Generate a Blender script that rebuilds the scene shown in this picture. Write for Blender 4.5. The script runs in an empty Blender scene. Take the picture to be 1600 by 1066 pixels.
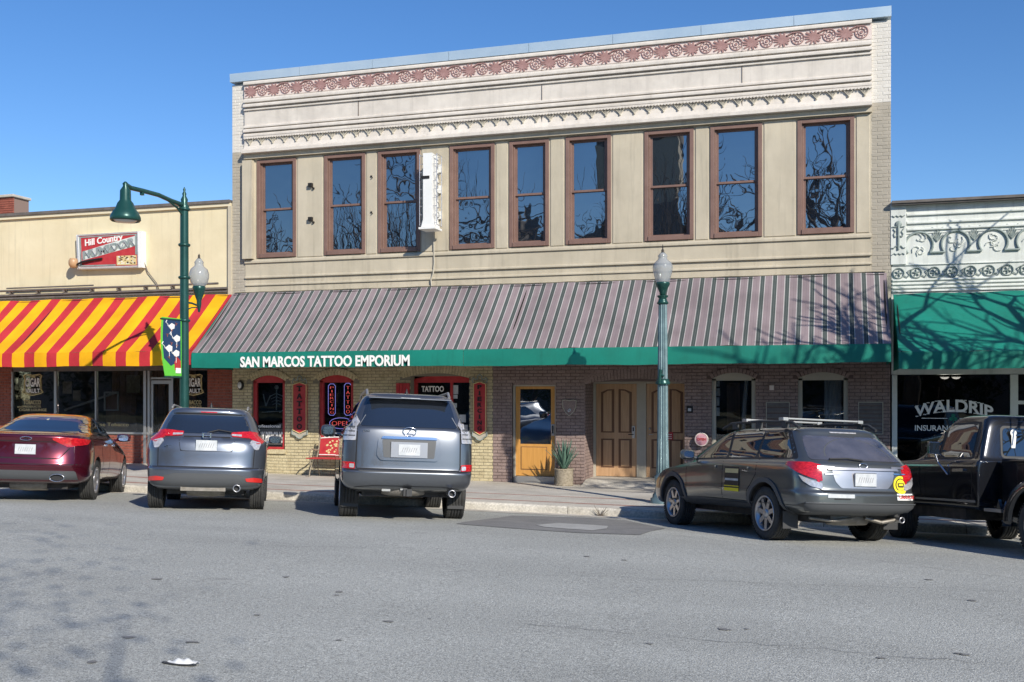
import bpy, bmesh, math, random
from math import sin, cos, pi, radians, atan2, sqrt
from mathutils import Vector, Matrix
from mathutils.bvhtree import BVHTree
random.seed(7)
S = bpy.context.scene
COL = S.collection

# ------------------------------------------------------------------ camera
F = 1620.0; TH = math.atan(F / 5278.0); CT, ST = cos(TH), sin(TH); HY = 616.0; CH = 1.95
cam_d = bpy.data.cameras.new('camera'); cam = bpy.data.objects.new('camera', cam_d); COL.objects.link(cam)
cam.location = (0, 0, CH); cam.rotation_euler = (pi / 2, 0, TH)
cam_d.sensor_width = 36; cam_d.lens = 36 * F / 1600; cam_d.shift_y = (HY - 533) / 1600.0
cam_d.clip_start = 0.1; cam_d.clip_end = 2000
S.camera = cam
S.render.resolution_x = 1024; S.render.resolution_y = 682

# ------------------------------------------------------------------ sky, sun, exposure
SUN = Vector((-1.05, 1.0, -0.85)).normalized()          # direction the light travels
EL = math.asin(-SUN.z); AZ = atan2(-SUN.x, -SUN.y)      # towards the sun, clockwise from +Y
W = bpy.data.worlds.new('World'); S.world = W; W.use_nodes = True
nt = W.node_tree; nt.nodes.clear()
sky = nt.nodes.new('ShaderNodeTexSky'); sky.sky_type = 'NISHITA'; sky.sun_disc = False
sky.sun_elevation = EL; sky.sun_rotation = AZ; sky.air_density = 1.0; sky.dust_density = 0.0; sky.ozone_density = 4.0; sky.altitude = 300
bg = nt.nodes.new('ShaderNodeBackground'); bg.inputs[1].default_value = 0.148
hs = nt.nodes.new('ShaderNodeHueSaturation'); hs.inputs['Saturation'].default_value = 1.2; hs.inputs['Value'].default_value = .76; hs.inputs['Hue'].default_value = .507
out = nt.nodes.new('ShaderNodeOutputWorld')
nt.links.new(sky.outputs[0], hs.inputs['Color']); nt.links.new(hs.outputs[0], bg.inputs[0]); nt.links.new(bg.outputs[0], out.inputs[0])
sun_d = bpy.data.lights.new('sun', 'SUN'); sun = bpy.data.objects.new('sun', sun_d); COL.objects.link(sun)
sun_d.energy = 4.4; sun_d.angle = radians(0.5); sun_d.color = (1.0, 0.93, 0.82)
sun.rotation_euler = SUN.to_track_quat('-Z', 'Y').to_euler(); sun.location = (20, -20, 25)
S.view_settings.view_transform = 'Standard'; S.view_settings.look = 'None'; S.view_settings.gamma = 1
S.view_settings.use_curve_mapping = False; S.view_settings.exposure = 0.33

# ------------------------------------------------------------------ measuring helpers (photo pixel -> place on a wall plane)
YW = F / 69.0 * CT + 35 / 69.0 * ST     # plane of the shop fronts, 22.59
def wx(px, Y=None):
    Y = YW if Y is None else Y
    r = (px - 800) / F
    return Y * (r * CT - ST) / (CT + r * ST)
def wz(px, py, Y=None):
    Y = YW if Y is None else Y
    D = Y * CT - wx(px, Y) * ST
    return CH - (py - HY) / F * D
def cam2w(L, D): return (L * CT - D * ST, L * ST + D * CT)

# ------------------------------------------------------------------ materials
def col(c): return (c[0], c[1], c[2], 1)
def mat(name, c, c2=None, scale=3.0, rough=0.7, metal=0.0, bump=0.0, bscale=60.0, spec=0.5, coat=0.0, emit=0.0, ior=None, detail=6, aniso=None, fine=0.0, world=False, streak=0.0):
    m = bpy.data.materials.new(name); m.use_nodes = True
    n = m.node_tree; b = n.nodes['Principled BSDF']
    b.inputs['Base Color'].default_value = col(c); b.inputs['Roughness'].default_value = rough; b.inputs['Metallic'].default_value = metal
    b.inputs['Specular IOR Level'].default_value = spec
    if ior: b.inputs['IOR'].default_value = ior
    if coat: b.inputs['Coat Weight'].default_value = coat; b.inputs['Coat Roughness'].default_value = 0.03
    if emit: b.inputs['Emission Color'].default_value = col(c); b.inputs['Emission Strength'].default_value = emit
    tc = n.nodes.new('ShaderNodeNewGeometry' if world else 'ShaderNodeTexCoord'); OC = tc.outputs['Position' if world else 'Object']
    last = None
    if c2:
        mp = n.nodes.new('ShaderNodeMapping'); n.links.new(OC, mp.inputs[0])
        if aniso: mp.inputs['Scale'].default_value = aniso
        no = n.nodes.new('ShaderNodeTexNoise'); no.inputs['Scale'].default_value = scale; no.inputs['Detail'].default_value = detail; no.inputs['Roughness'].default_value = 0.65
        n.links.new(mp.outputs[0], no.inputs['Vector'])
        rp = n.nodes.new('ShaderNodeValToRGB'); rp.color_ramp.elements[0].position = 0.33; rp.color_ramp.elements[1].position = 0.68
        rp.color_ramp.elements[0].color = col(c); rp.color_ramp.elements[1].color = col(c2)
        n.links.new(no.outputs['Fac'], rp.inputs[0]); last = rp.outputs[0]
    if fine and last:
        n2 = n.nodes.new('ShaderNodeTexNoise'); n2.inputs['Scale'].default_value = bscale; n2.inputs['Detail'].default_value = 3
        n.links.new(OC, n2.inputs['Vector'])
        mr = n.nodes.new('ShaderNodeMapRange'); mr.inputs[1].default_value = 0.3; mr.inputs[2].default_value = 0.7; mr.inputs[3].default_value = 1 - fine; mr.inputs[4].default_value = 1 + fine
        n.links.new(n2.outputs['Fac'], mr.inputs[0])
        vm = n.nodes.new('ShaderNodeVectorMath'); vm.operation = 'SCALE'; n.links.new(last, vm.inputs[0]); n.links.new(mr.outputs[0], vm.inputs['Scale']); last = vm.outputs[0]
    if streak and last:
        mp = n.nodes.new('ShaderNodeMapping'); mp.inputs['Scale'].default_value = (7, 7, .35); n.links.new(OC, mp.inputs[0])
        n4 = n.nodes.new('ShaderNodeTexNoise'); n4.inputs['Scale'].default_value = 1.0; n4.inputs['Detail'].default_value = 7; n4.inputs['Roughness'].default_value = .7; n.links.new(mp.outputs[0], n4.inputs['Vector'])
        mr = n.nodes.new('ShaderNodeMapRange'); mr.inputs[1].default_value = .52; mr.inputs[2].default_value = .78; mr.inputs[3].default_value = 1.0; mr.inputs[4].default_value = 1 - streak; n.links.new(n4.outputs['Fac'], mr.inputs[0])
        vm = n.nodes.new('ShaderNodeVectorMath'); vm.operation = 'SCALE'; n.links.new(last, vm.inputs[0]); n.links.new(mr.outputs[0], vm.inputs['Scale']); last = vm.outputs[0]
    if last: n.links.new(last, b.inputs['Base Color'])
    if bump:
        n3 = n.nodes.new('ShaderNodeTexNoise'); n3.inputs['Scale'].default_value = bscale; n3.inputs['Detail'].default_value = 4
        n.links.new(OC, n3.inputs['Vector'])
        bp = n.nodes.new('ShaderNodeBump'); bp.inputs['Strength'].default_value = bump; bp.inputs['Distance'].default_value = 0.01
        n.links.new(n3.outputs['Fac'], bp.inputs['Height']); n.links.new(bp.outputs[0], b.inputs['Normal'])
    return m
def stripes(name, period, off, stops, rough=0.8, sag=0.0):
    """woven stripes along world X; stops = [(pos, colour)]"""
    m = bpy.data.materials.new(name); m.use_nodes = True; n = m.node_tree; b = n.nodes['Principled BSDF']
    b.inputs['Roughness'].default_value = rough; b.inputs['Specular IOR Level'].default_value = 0.2
    g = n.nodes.new('ShaderNodeTexCoord'); sx = n.nodes.new('ShaderNodeSeparateXYZ'); n.links.new(g.outputs['Object'], sx.inputs[0])
    a = n.nodes.new('ShaderNodeMath'); a.operation = 'MULTIPLY_ADD'; a.inputs[1].default_value = 1 / period; a.inputs[2].default_value = 100 + off; n.links.new(sx.outputs[0], a.inputs[0])
    fr = n.nodes.new('ShaderNodeMath'); fr.operation = 'FRACT'; n.links.new(a.outputs[0], fr.inputs[0])
    rp = n.nodes.new('ShaderNodeValToRGB'); cr = rp.color_ramp; cr.interpolation = 'CONSTANT'
    while len(cr.elements) < len(stops): cr.elements.new(0.5)
    for e, (p, c) in zip(cr.elements, stops): e.position = p; e.color = col(c)
    n.links.new(fr.outputs[0], rp.inputs[0])
    no = n.nodes.new('ShaderNodeTexNoise'); no.inputs['Scale'].default_value = 1.3; no.inputs['Detail'].default_value = 8; n.links.new(g.outputs['Object'], no.inputs['Vector'])
    mr = n.nodes.new('ShaderNodeMapRange'); mr.inputs[1].default_value = .3; mr.inputs[2].default_value = .7; mr.inputs[3].default_value = .78; mr.inputs[4].default_value = 1.12
    n.links.new(no.outputs['Fac'], mr.inputs[0])
    vm = n.nodes.new('ShaderNodeVectorMath'); vm.operation = 'SCALE'; n.links.new(rp.outputs[0], vm.inputs[0]); n.links.new(mr.outputs[0], vm.inputs['Scale'])
    n.links.new(vm.outputs[0], b.inputs['Base Color'])
    nb = n.nodes.new('ShaderNodeTexNoise'); nb.inputs['Scale'].default_value = 2.5; n.links.new(g.outputs['Object'], nb.inputs['Vector'])
    bp = n.nodes.new('ShaderNodeBump'); bp.inputs['Strength'].default_value = 0.5; bp.inputs['Distance'].default_value = 0.03; n.links.new(nb.outputs['Fac'], bp.inputs['Height']); n.links.new(bp.outputs[0], b.inputs['Normal'])
    return m
def pane_mat(name, tint, f0ior=2.3, wav=0.35, wsc=2.2, rough=0.01):
    m = mat(name, tint, rough=rough, ior=f0ior)
    n = m.node_tree; b = n.nodes['Principled BSDF']
    tc = n.nodes.new('ShaderNodeTexCoord'); no = n.nodes.new('ShaderNodeTexNoise'); no.inputs['Scale'].default_value = wsc; no.inputs['Detail'].default_value = 2
    n.links.new(tc.outputs['Object'], no.inputs['Vector'])
    bp = n.nodes.new('ShaderNodeBump'); bp.inputs['Strength'].default_value = wav; bp.inputs['Distance'].default_value = 0.02
    n.links.new(no.outputs['Fac'], bp.inputs['Height']); n.links.new(bp.outputs[0], b.inputs['Normal'])
    return m
def clear_glass(name, refl=1.6, tint=(0.75, 0.8, 0.8)):
    m = bpy.data.materials.new(name); m.use_nodes = True; n = m.node_tree; n.nodes.clear()
    o = n.nodes.new('ShaderNodeOutputMaterial'); mx = n.nodes.new('ShaderNodeMixShader'); t = n.nodes.new('ShaderNodeBsdfTransparent'); g = n.nodes.new('ShaderNodeBsdfGlossy')
    t.inputs[0].default_value = col(tint); g.inputs['Roughness'].default_value = 0.01; g.inputs['Color'].default_value = (1, 1, 1, 1)
    fr = n.nodes.new('ShaderNodeFresnel'); fr.inputs[0].default_value = refl
    tc = n.nodes.new('ShaderNodeTexCoord'); no = n.nodes.new('ShaderNodeTexNoise'); no.inputs['Scale'].default_value = 1.2; n.links.new(tc.outputs['Object'], no.inputs['Vector'])
    bp = n.nodes.new('ShaderNodeBump'); bp.inputs['Strength'].default_value = 0.1; bp.inputs['Distance'].default_value = 0.02; n.links.new(no.outputs['Fac'], bp.inputs['Height'])
    n.links.new(bp.outputs[0], g.inputs['Normal'])
    n.links.new(fr.outputs[0], mx.inputs[0]); n.links.new(t.outputs[0], mx.inputs[1]); n.links.new(g.outputs[0], mx.inputs[2]); n.links.new(mx.outputs[0], o.inputs[0])
    return m
M = {}
M['asphalt'] = mat('asphalt', (.30, .295, .285), (.385, .378, .36), scale=.5, rough=.92, bump=1.0, bscale=75, fine=.42, detail=10)
def asphalt_nodes(m):
    n = m.node_tree; b = n.nodes['Principled BSDF']; g = n.nodes.new('ShaderNodeNewGeometry'); L = n.links.new
    def noise(sc, det, scale=(1, 1, 1), rough=.6):
        mp = n.nodes.new('ShaderNodeMapping'); mp.inputs['Scale'].default_value = scale; L(g.outputs['Position'], mp.inputs[0])
        q = n.nodes.new('ShaderNodeTexNoise'); q.inputs['Scale'].default_value = sc; q.inputs['Detail'].default_value = det; q.inputs['Roughness'].default_value = rough; L(mp.outputs[0], q.inputs['Vector']); return q.outputs['Fac']
    def rng(f, a, b_, c, d):
        r = n.nodes.new('ShaderNodeMapRange'); L(f, r.inputs[0])
        for i, v in enumerate((a, b_, c, d)): r.inputs[1 + i].default_value = v
        return r.outputs[0]
    def mul(x, y):
        q = n.nodes.new('ShaderNodeMath'); q.operation = 'MULTIPLY'; L(x, q.inputs[0]); L(y, q.inputs[1]); return q.outputs[0]
    v = mul(mul(rng(noise(.55, 5, (.12, 1, 1)), .35, .65, .90, 1.10), rng(noise(.35, 8), .3, .7, .90, 1.10)), mul(rng(noise(38, 3), .32, .68, .76, 1.24), rng(noise(110, 2), .34, .66, .55, 1.48)))
    st = rng(noise(1.7, 6, (1, 1, 1), .7), .62, .74, 1.0, .80)       # old oil and damp stains
    v = mul(v, st)
    vm = n.nodes.new('ShaderNodeVectorMath'); vm.operation = 'SCALE'; vm.inputs[0].default_value = (.355, .361, .335); L(v, vm.inputs['Scale']); L(vm.outputs[0], b.inputs['Base Color'])
asphalt_nodes(M['asphalt'])
M['asphalt_dark'] = mat('asphalt_dark', (.17, .17, .168), (.235, .232, .225), scale=2, rough=.9, bump=.5, bscale=120, fine=.25)
M['patch_light'] = mat('patch_light', (.33, .33, .32), (.42, .42, .40), scale=6, rough=.9, bump=.4, bscale=60, fine=.15)
M['concrete'] = mat('concrete', (.40, .37, .32), (.58, .55, .485), scale=1.1, rough=.9, bump=.4, bscale=50, fine=.2, world=True)
M['curb'] = mat('curb', (.38, .355, .30), (.64, .61, .54), scale=2.0, rough=.9, bump=.5, bscale=30, fine=.2, world=True)
M['band_brick'] = mat('band_brick', (.30, .16, .13), (.38, .24, .2), scale=9, rough=.9)
M['earth'] = mat('earth', (.05, .06, .028), (.09, .09, .05), scale=.4, rough=1)
M['joint'] = mat('joint', (.10, .095, .09), rough=1)
M['cornice'] = mat('cornice', (.59, .54, .475), (.67, .62, .55), scale=1.3, rough=.65, aniso=(1, 1, .22), fine=.07, bscale=5, streak=.2)
M['frieze'] = mat('frieze', (.66, .54, .49), (.74, .64, .58), scale=1.5, rough=.7)
M['maroon_relief'] = mat('maroon_relief', (.29, .155, .14), (.39, .235, .215), scale=7, rough=.7)
M['groove'] = mat('groove', (.10, .075, .06), rough=.9)
M['beige'] = mat('beige', (.44, .39, .29), (.54, .48, .365), scale=1.1, rough=.6, bump=.4, bscale=2.5, aniso=(1, 1, .3), fine=.06, streak=.28)
M['flashing'] = mat('flashing', (.42, .55, .66), (.55, .66, .74), scale=.7, rough=.45, metal=.35)
M['brick_white'] = mat('brick_white', (.60, .57, .51), (.68, .65, .59), scale=4, rough=.85)
M['brick_grey'] = mat('brick_grey', (.34, .31, .25), (.42, .38, .31), scale=4, rough=.85)
M['win_frame'] = mat('win_frame', (.175, .104, .082), (.225, .138, .11), scale=3, rough=.5)
M['pane'] = pane_mat('pane', (.006, .010, .018), 3.7, .17, 1.3)
M['cream_stucco'] = mat('cream_stucco', (.66, .57, .37), (.76, .67, .455), scale=.8, streak=.2, rough=.85, bump=.15, bscale=15)
M['cream_trim'] = mat('cream_trim', (.70, .62, .44), rough=.8)
M['dark_cap'] = mat('dark_cap', (.10, .09, .08), (.17, .15, .14), scale=5, rough=.8)
def brickmat(nm, a, b_): return mat(nm, a, b_, scale=5.5, rough=.85, bump=.5, bscale=45, fine=.18, world=True)
M['brick_cream'] = brickmat('brick_cream', (.44, .37, .22), (.62, .54, .34))
M['mortar_cream'] = mat('mortar_cream', (.22, .20, .155), rough=.95)
M['brick_maroon'] = brickmat('brick_maroon', (.225, .165, .148), (.32, .24, .215))
M['mortar_maroon'] = mat('mortar_maroon', (.135, .097, .086), rough=.95)
M['brick_red'] = brickmat('brick_red', (.22, .06, .04), (.33, .10, .065))
M['mortar_red'] = mat('mortar_red', (.24, .17, .14), rough=.95)
M['red_paint'] = mat('red_paint', (.42, .025, .03), (.52, .05, .05), scale=5, rough=.4)
M['shop_wood'] = mat('shop_wood', (.16, .09, .055), (.26, .15, .10), scale=3, rough=.6, aniso=(6, 6, .5))
M['curtain'] = mat('curtain', (.30, .32, .33), (.42, .44, .44), scale=4, rough=.9, aniso=(8, 1, .3))
M['black'] = mat('black', (.012, .012, .013), rough=.5)
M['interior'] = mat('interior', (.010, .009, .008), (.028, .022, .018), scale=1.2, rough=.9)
M['green_cloth'] = mat('green_cloth', (.0, .15, .108), (.0, .215, .158), streak=.25, scale=.9, rough=.7, bump=.6, bscale=2.2)
M['green_dark'] = mat('green_dark', (.006, .16, .11), rough=.7)
M['white_paint'] = mat('white_paint', (.74, .75, .72), (.80, .80, .78), scale=2, rough=.5)
M['white_letter'] = mat('white_letter', (.85, .84, .80), rough=.6)
M['pressed_white'] = mat('pressed_white', (.58, .61, .57), (.72, .75, .70), streak=.3, scale=2.2, rough=.5)
M['relief_dark'] = mat('relief_dark', (.20, .25, .235), (.32, .37, .35), scale=8, rough=.6)
M['wood'] = mat('wood', (.42, .25, .13), (.54, .345, .195), scale=3, rough=.42, aniso=(9, 9, .6))
M['wood_dark'] = mat('wood_dark', (.15, .075, .04), rough=.6)
M['wood_yellow'] = mat('wood_yellow', (.52, .255, .06), (.62, .32, .085), scale=3, rough=.4, aniso=(9, 9, .6))
M['taupe'] = mat('taupe', (.40, .37, .30), (.46, .43, .35), scale=2, rough=.6)
M['lamp_green'] = mat('lamp_green', (.012, .06, .052), (.02, .085, .075), scale=4, rough=.32, metal=.3)
M['lamp_patina'] = mat('lamp_patina', (.12, .19, .205), (.22, .31, .325), scale=5, rough=.38, metal=.4)
M['globe'] = mat('globe', (.72, .74, .74), (.82, .83, .82), scale=3, rough=.12, coat=.5)
M['globe'] = mat('globe_glass', (.38, .41, .43), rough=.08, coat=.6); M['globe'].node_tree.nodes['Principled BSDF'].inputs['Alpha'].default_value = .6
M['lamp_lit'] = mat('lamp_lit', (1, .95, .85), emit=2.0)
M['lens_white'] = mat('lens_white', (.7, .7, .68), rough=.3)
M['dusty_glass'] = mat('dusty_glass', (.055, .058, .075), (.10, .10, .125), scale=3, rough=.18, ior=1.7, coat=.6)
M['metal'] = mat('metal', (.5, .5, .5), rough=.3, metal=1)
M['dark_metal'] = mat('dark_metal', (.05, .045, .04), rough=.5, metal=.7)
M['alu'] = mat('alu', (.42, .42, .41), rough=.4, metal=.7)
M['rubber'] = mat('rubber', (.028, .028, .028), (.05, .05, .048), scale=12, rough=.85)
M['chrome'] = mat('chrome', (.75, .75, .76), rough=.12, metal=1)
M['rim_silver'] = mat('rim_silver', (.48, .48, .5), rough=.32, metal=.9)
M['plastic'] = mat('plastic', (.035, .036, .038), rough=.6)
M['plastic_grey'] = mat('plastic_grey', (.075, .08, .085), rough=.55)
M['under'] = mat('under', (.02, .02, .02), (.06, .055, .05), scale=8, rough=.8)
M['muffler'] = mat('muffler', (.20, .18, .15), (.32, .30, .27), scale=8, rough=.55, metal=.6)
M['lens_red'] = mat('lens_red', (.30, .004, .008), (.62, .02, .025), scale=26, rough=.12, coat=1, detail=2, aniso=(1, 1, 3))
M['lens_bright'] = mat('lens_bright', (.60, .03, .025), rough=.15, coat=1)
M['lens_clear'] = mat('lens_clear', (.62, .62, .64), (.35, .35, .37), scale=25, rough=.12, coat=1, metal=.3)
M['plate'] = mat('plate', (.42, .45, .47), (.62, .64, .65), scale=9, rough=.5)
M['car_glass'] = pane_mat('car_glass', (.012, .016, .02), 2.35, .05, 1.0)
M['car_glass_rear'] = pane_mat('car_glass_rear', (.015, .02, .03), 2.1, .03, 1.0)
M['seam'] = mat('seam', (.006, .006, .007), rough=.8)
M['yellow'] = mat('yellow', (.80, .66, .02), rough=.6)
M['tree_bark'] = mat('tree_bark', (.075, .058, .045), (.13, .105, .085), scale=8, rough=.95)
M['agave'] = mat('agave', (.05, .11, .085), (.10, .18, .13), scale=8, rough=.6)
M['pot'] = mat('pot', (.20, .17, .12), (.36, .31, .235), scale=22, rough=.9, bump=1, bscale=30)
M['neon_red'] = mat('neon_red', (1, .12, .10), emit=1.0)
M['neon_blue'] = mat('neon_blue', (.40, .34, 1), emit=.8)
M['gold'] = mat('gold', (.66, .54, .26), rough=.5)
def paint(name, c, c2, metal=.55, rough=.28): 
    m = mat(name, c, rough=rough, metal=metal, coat=1.0); return m

# ------------------------------------------------------------------ mesh helpers
class MB:
    def __init__(s): s.v = []; s.f = []; s.smooth = []
    def add(s, vs, fs, sm=False):
        b = len(s.v); s.v += [tuple(p) for p in vs]
        for f in fs: s.f.append(tuple(b + i for i in f)); s.smooth.append(sm)
        return s
    def box(s, x0, x1, y0, y1, z0, z1, bev=0):
        if x0 > x1: x0, x1 = x1, x0
        if y0 > y1: y0, y1 = y1, y0
        if z0 > z1: z0, z1 = z1, z0
        vs = [(x0,y0,z0),(x1,y0,z0),(x1,y1,z0),(x0,y1,z0),(x0,y0,z1),(x1,y0,z1),(x1,y1,z1),(x0,y1,z1)]
        return s.add(vs, [(0,3,2,1),(4,5,6,7),(0,1,5,4),(1,2,6,5),(2,3,7,6),(3,0,4,7)])
    def tube(s, a, b, r0, r1=None, n=10, caps=True):
        r1 = r0 if r1 is None else r1
        a = Vector(a); b = Vector(b); d = (b - a)
        if d.length < 1e-6: return s
        q = d.to_track_quat('Z', 'Y'); vs = []
        for p, r in ((a, r0), (b, r1)):
            for i in range(n):
                t = 2 * pi * i / n; vs.append(p + q @ Vector((r * cos(t), r * sin(t), 0)))
        fs = [(i, (i + 1) % n, n + (i + 1) % n, n + i) for i in range(n)]
        s.add(vs, fs, True)
        if caps: s.add(vs[:n], [tuple(range(n))[::-1]]); s.add(vs[n:], [tuple(range(n))])
        return s
    def path(s, pts, r, n=8):
        for a, b in zip(pts[:-1], pts[1:]): s.tube(a, b, r if not callable(r) else r(a), None, n)
        return s
    def lathe(s, prof, c=(0, 0, 0), n=20, axis='z', flute=0, closed=False, sm=True):
        c = Vector(c); vs = []
        for (r, h) in prof:
            for i in range(n):
                t = 2 * pi * i / n
                rr = r * (1 - (0.09 * flute if i % 2 else 0))
                if axis == 'z': vs.append(c + Vector((rr * cos(t), rr * sin(t), h)))
                elif axis == 'x': vs.append(c + Vector((h, rr * cos(t), rr * sin(t))))
                else: vs.append(c + Vector((rr * sin(t), h, rr * cos(t))))
        fs = []
        m = len(prof)
        for j in range(m - 1 + (1 if closed else 0)):
            for i in range(n):
                a = j * n + i; b_ = j * n + (i + 1) % n; k = ((j + 1) % m) * n
                fs.append((a, b_, k + (i + 1) % n, k + i))
        s.add(vs, fs, sm); return s
    def prism(s, poly, y0, y1, plane='xz'):
        """polygon (u,v) extruded; plane xz: y from y0 to y1; yz: x; xy: z"""
        n = len(poly)
        def P(u, v, w): return (u, w, v) if plane == 'xz' else ((w, u, v) if plane == 'yz' else (u, v, w))
        vs = [P(u, v, y0) for u, v in poly] + [P(u, v, y1) for u, v in poly]
        s.add(vs, [tuple(range(n)), tuple(range(n, 2 * n))[::-1]] + [(i, n + i, n + (i + 1) % n, (i + 1) % n) for i in range(n)])
        return s
    def mesh(s, name):
        me = bpy.data.meshes.new(name); me.from_pydata(s.v, [], s.f)
        me.polygons.foreach_set('use_smooth', s.smooth)
        bm = bmesh.new(); bm.from_mesh(me); bmesh.ops.recalc_face_normals(bm, faces=bm.faces); bm.to_mesh(me); bm.free()
        me.update(); return me
    def build(s, name, m, parent=None, bevel=0, **tags):
        me = s.mesh(name); me.materials.append(M[m] if isinstance(m, str) else m)
        return link(name, me, parent, bevel, **tags)
def link(name, me, parent=None, bevel=0, loc=None, **tags):
    o = bpy.data.objects.new(name, me); COL.objects.link(o)
    if parent:
        o.parent = parent
        if parent.name in WP: o.matrix_parent_inverse = Matrix.Translation(-parent.location)
    if loc is not None: o.location = loc
    if bevel:
        b = o.modifiers.new('bevel', 'BEVEL'); b.width = bevel; b.segments = 2; b.limit_method = 'ANGLE'
    for k, v in tags.items(): o[k] = v
    return o
WP = set()                     # things whose children are written in world coordinates
def thing(name, label, cat, loc=(0, 0, 0), rz=0, group=None, world=False):
    o = bpy.data.objects.new(name, None)
    if world: WP.add(o.name)
    COL.objects.link(o); o.location = loc; o.rotation_euler = (0, 0, rz)
    o['label'] = label; o['category'] = cat
    if group: o['group'] = group
    return o
def tag(o, label, cat, group=None):
    o['label'] = label; o['category'] = cat
    if group: o['group'] = group
    return o
def text_mb(body, h, depth=.01, sx=1.0, bold=0.0, sp=1.0, mb=None, x=0, y=0, z=0, align='LEFT', width=None, fn=None):
    """flat lettering facing -Y, baseline at z, height h for capitals; returns MB"""
    cu = bpy.data.curves.new('t', 'FONT'); cu.body = body; cu.size = 1; cu.offset = bold; cu.space_character = sp; cu.resolution_u = 3
    cu.fill_mode = 'BOTH' if hasattr(cu, 'fill_mode') else cu.fill_mode
    o = bpy.data.objects.new('t', cu); COL.objects.link(o)
    dg = bpy.context.evaluated_depsgraph_get(); me = o.evaluated_get(dg).to_mesh()
    k = h / 0.70
    vs = [(v.co.x, v.co.y) for v in me.vertices]
    if not vs: return mb or MB()
    x0 = min(v[0] for v in vs); x1 = max(v[0] for v in vs)
    kx = k * sx
    if width: kx = width / (x1 - x0)
    off = {'LEFT': -x0, 'CENTER': -(x0 + x1) / 2, 'RIGHT': -x1}[align]
    pts = [((u + off) * kx, v * k) for u, v in vs]
    if fn: pts = [fn(*p) for p in pts]
    bm = bmesh.new(); bm.from_mesh(me); bm.verts.ensure_lookup_table()
    be = [[v.index for v in e.verts] for e in bm.edges if len(e.link_faces) == 1]
    fs = [[v.index for v in f.verts] for f in bm.faces]; bm.free()
    o.evaluated_get(dg).to_mesh_clear(); bpy.data.objects.remove(o); bpy.data.curves.remove(cu)
    mb = mb or MB(); n = len(pts)
    mb.add([(x + p[0], y, z + p[1]) for p in pts] + [(x + p[0], y + depth, z + p[1]) for p in pts],
           fs + [(a, b_, b_ + n, a + n) for a, b_ in be])
    return mb

# ------------------------------------------------------------------ ground heights
def lerp(a, b_, t): return a + (b_ - a) * t
def hx(X): return -.015 * (max(-22, min(8, X)) + 9.5)
CY = 17.25                     # kerb line
HP = [(-40, .0), (-8, .02), (0, .2), (6, .29), (10, .285), (12, .25), (14.2, .165), (15.6, .06), (17.3, -.035), (60, -.035)]
def hy(Y):
    for (a, za), (b_, zb) in zip(HP[:-1], HP[1:]):
        if Y <= b_: 
            t = max(0, (Y - a) / (b_ - a)); return lerp(za, zb, t)
    return HP[-1][1]
def street_z(X, Y): return hy(Y) + hx(X)
def walk_z(X, Y):
    t = max(0, min(1, (Y - CY) / (YW - CY)))
    zc = street_z(X, CY) + .135
    zwl = -.055 - .01 * (max(-24, min(8, X)) + 7.5)
    if X < -14.2: zwl += .13 * min(1, (-14.2 - X) / 1.2)
    return lerp(zc, zwl, t)
# ================================================================== SETTING
def grid_mesh(name, xs, ys, zf, m, kind='structure', **t):
    vs = [(x, y, zf(x, y)) for y in ys for x in xs]; n = len(xs)
    fs = [(j * n + i, j * n + i + 1, (j + 1) * n + i + 1, (j + 1) * n + i) for j in range(len(ys) - 1) for i in range(n - 1)]
    me = bpy.data.meshes.new(name); me.from_pydata(vs, [], fs); me.polygons.foreach_set('use_smooth', [True] * len(fs)); me.materials.append(M[m])
    return link(name, me, kind=kind, **t)
def fr(a, b_, n): return [a + (b_ - a) * i / n for i in range(n + 1)]
grid_mesh('ground', [-400, -60, 40, 400], [-400, -60, 60, 400], lambda x, y: -1.0, 'earth')
grid_mesh('road', fr(-60, 40, 100), fr(-8, CY + .02, 50), street_z, 'asphalt')
grid_mesh('lawn', fr(-60, 40, 20), fr(-60, -8.2, 20), lambda x, y: street_z(x, -8) + .15, 'earth')
# gutter strip, kerb stones and paving slabs
gm = MB()
for i in range(40):
    xa = -40 + i * 1.6; xb = xa + 1.59
    gm.add([(xa, CY - .42, street_z(xa, CY - .42) + .005), (xb, CY - .42, street_z(xb, CY - .42) + .005), (xb, CY + .01, street_z(xb, CY) + .005), (xa, CY + .01, street_z(xa, CY) + .005)], [(0, 1, 2, 3)])
gm.build('gutter', 'concrete', kind='structure')
walk = bpy.data.objects.new('sidewalk', None); COL.objects.link(walk); walk['kind'] = 'structure'
grid_mesh('slab_bed', fr(-40, 24, 64), fr(CY + .1, YW + 1.2, 6), lambda x, y: walk_z(x, y) - .012, 'joint').parent = walk
bpy.data.objects['slab_bed'].pop('kind')
KX0, KX1 = wx(968, CY), wx(1065, CY)
x = -40.0; i = 0
while x < 24:
    L = 2.1 if x > -20 else 3.0
    xa, xb = x + .006, x + L - .006
    mb = MB(); za, zb = street_z(xa, CY), street_z(xb, CY)
    prof = lambda zz: [(CY, zz - .25), (CY + .012, zz + .105), (CY + .04, zz + .135), (CY + .17, zz + .137), (CY + .17, zz - .25)]
    pa, pb = prof(za), prof(zb); n = 5
    mb.add([(xa, y, z) for y, z in pa] + [(xb, y, z) for y, z in pb], [(0,1,2,3,4)[::-1], (5,6,7,8,9)] + [(k, (k + 1) % n, n + (k + 1) % n, n + k) for k in range(n)])
    mb.build('curb_stone', 'curb', walk)
    x += L; i += 1
rows = [CY + .178, CY + .62, CY + .80, CY + 1.9, CY + 2.08, CY + 3.7, YW + .002]
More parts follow.
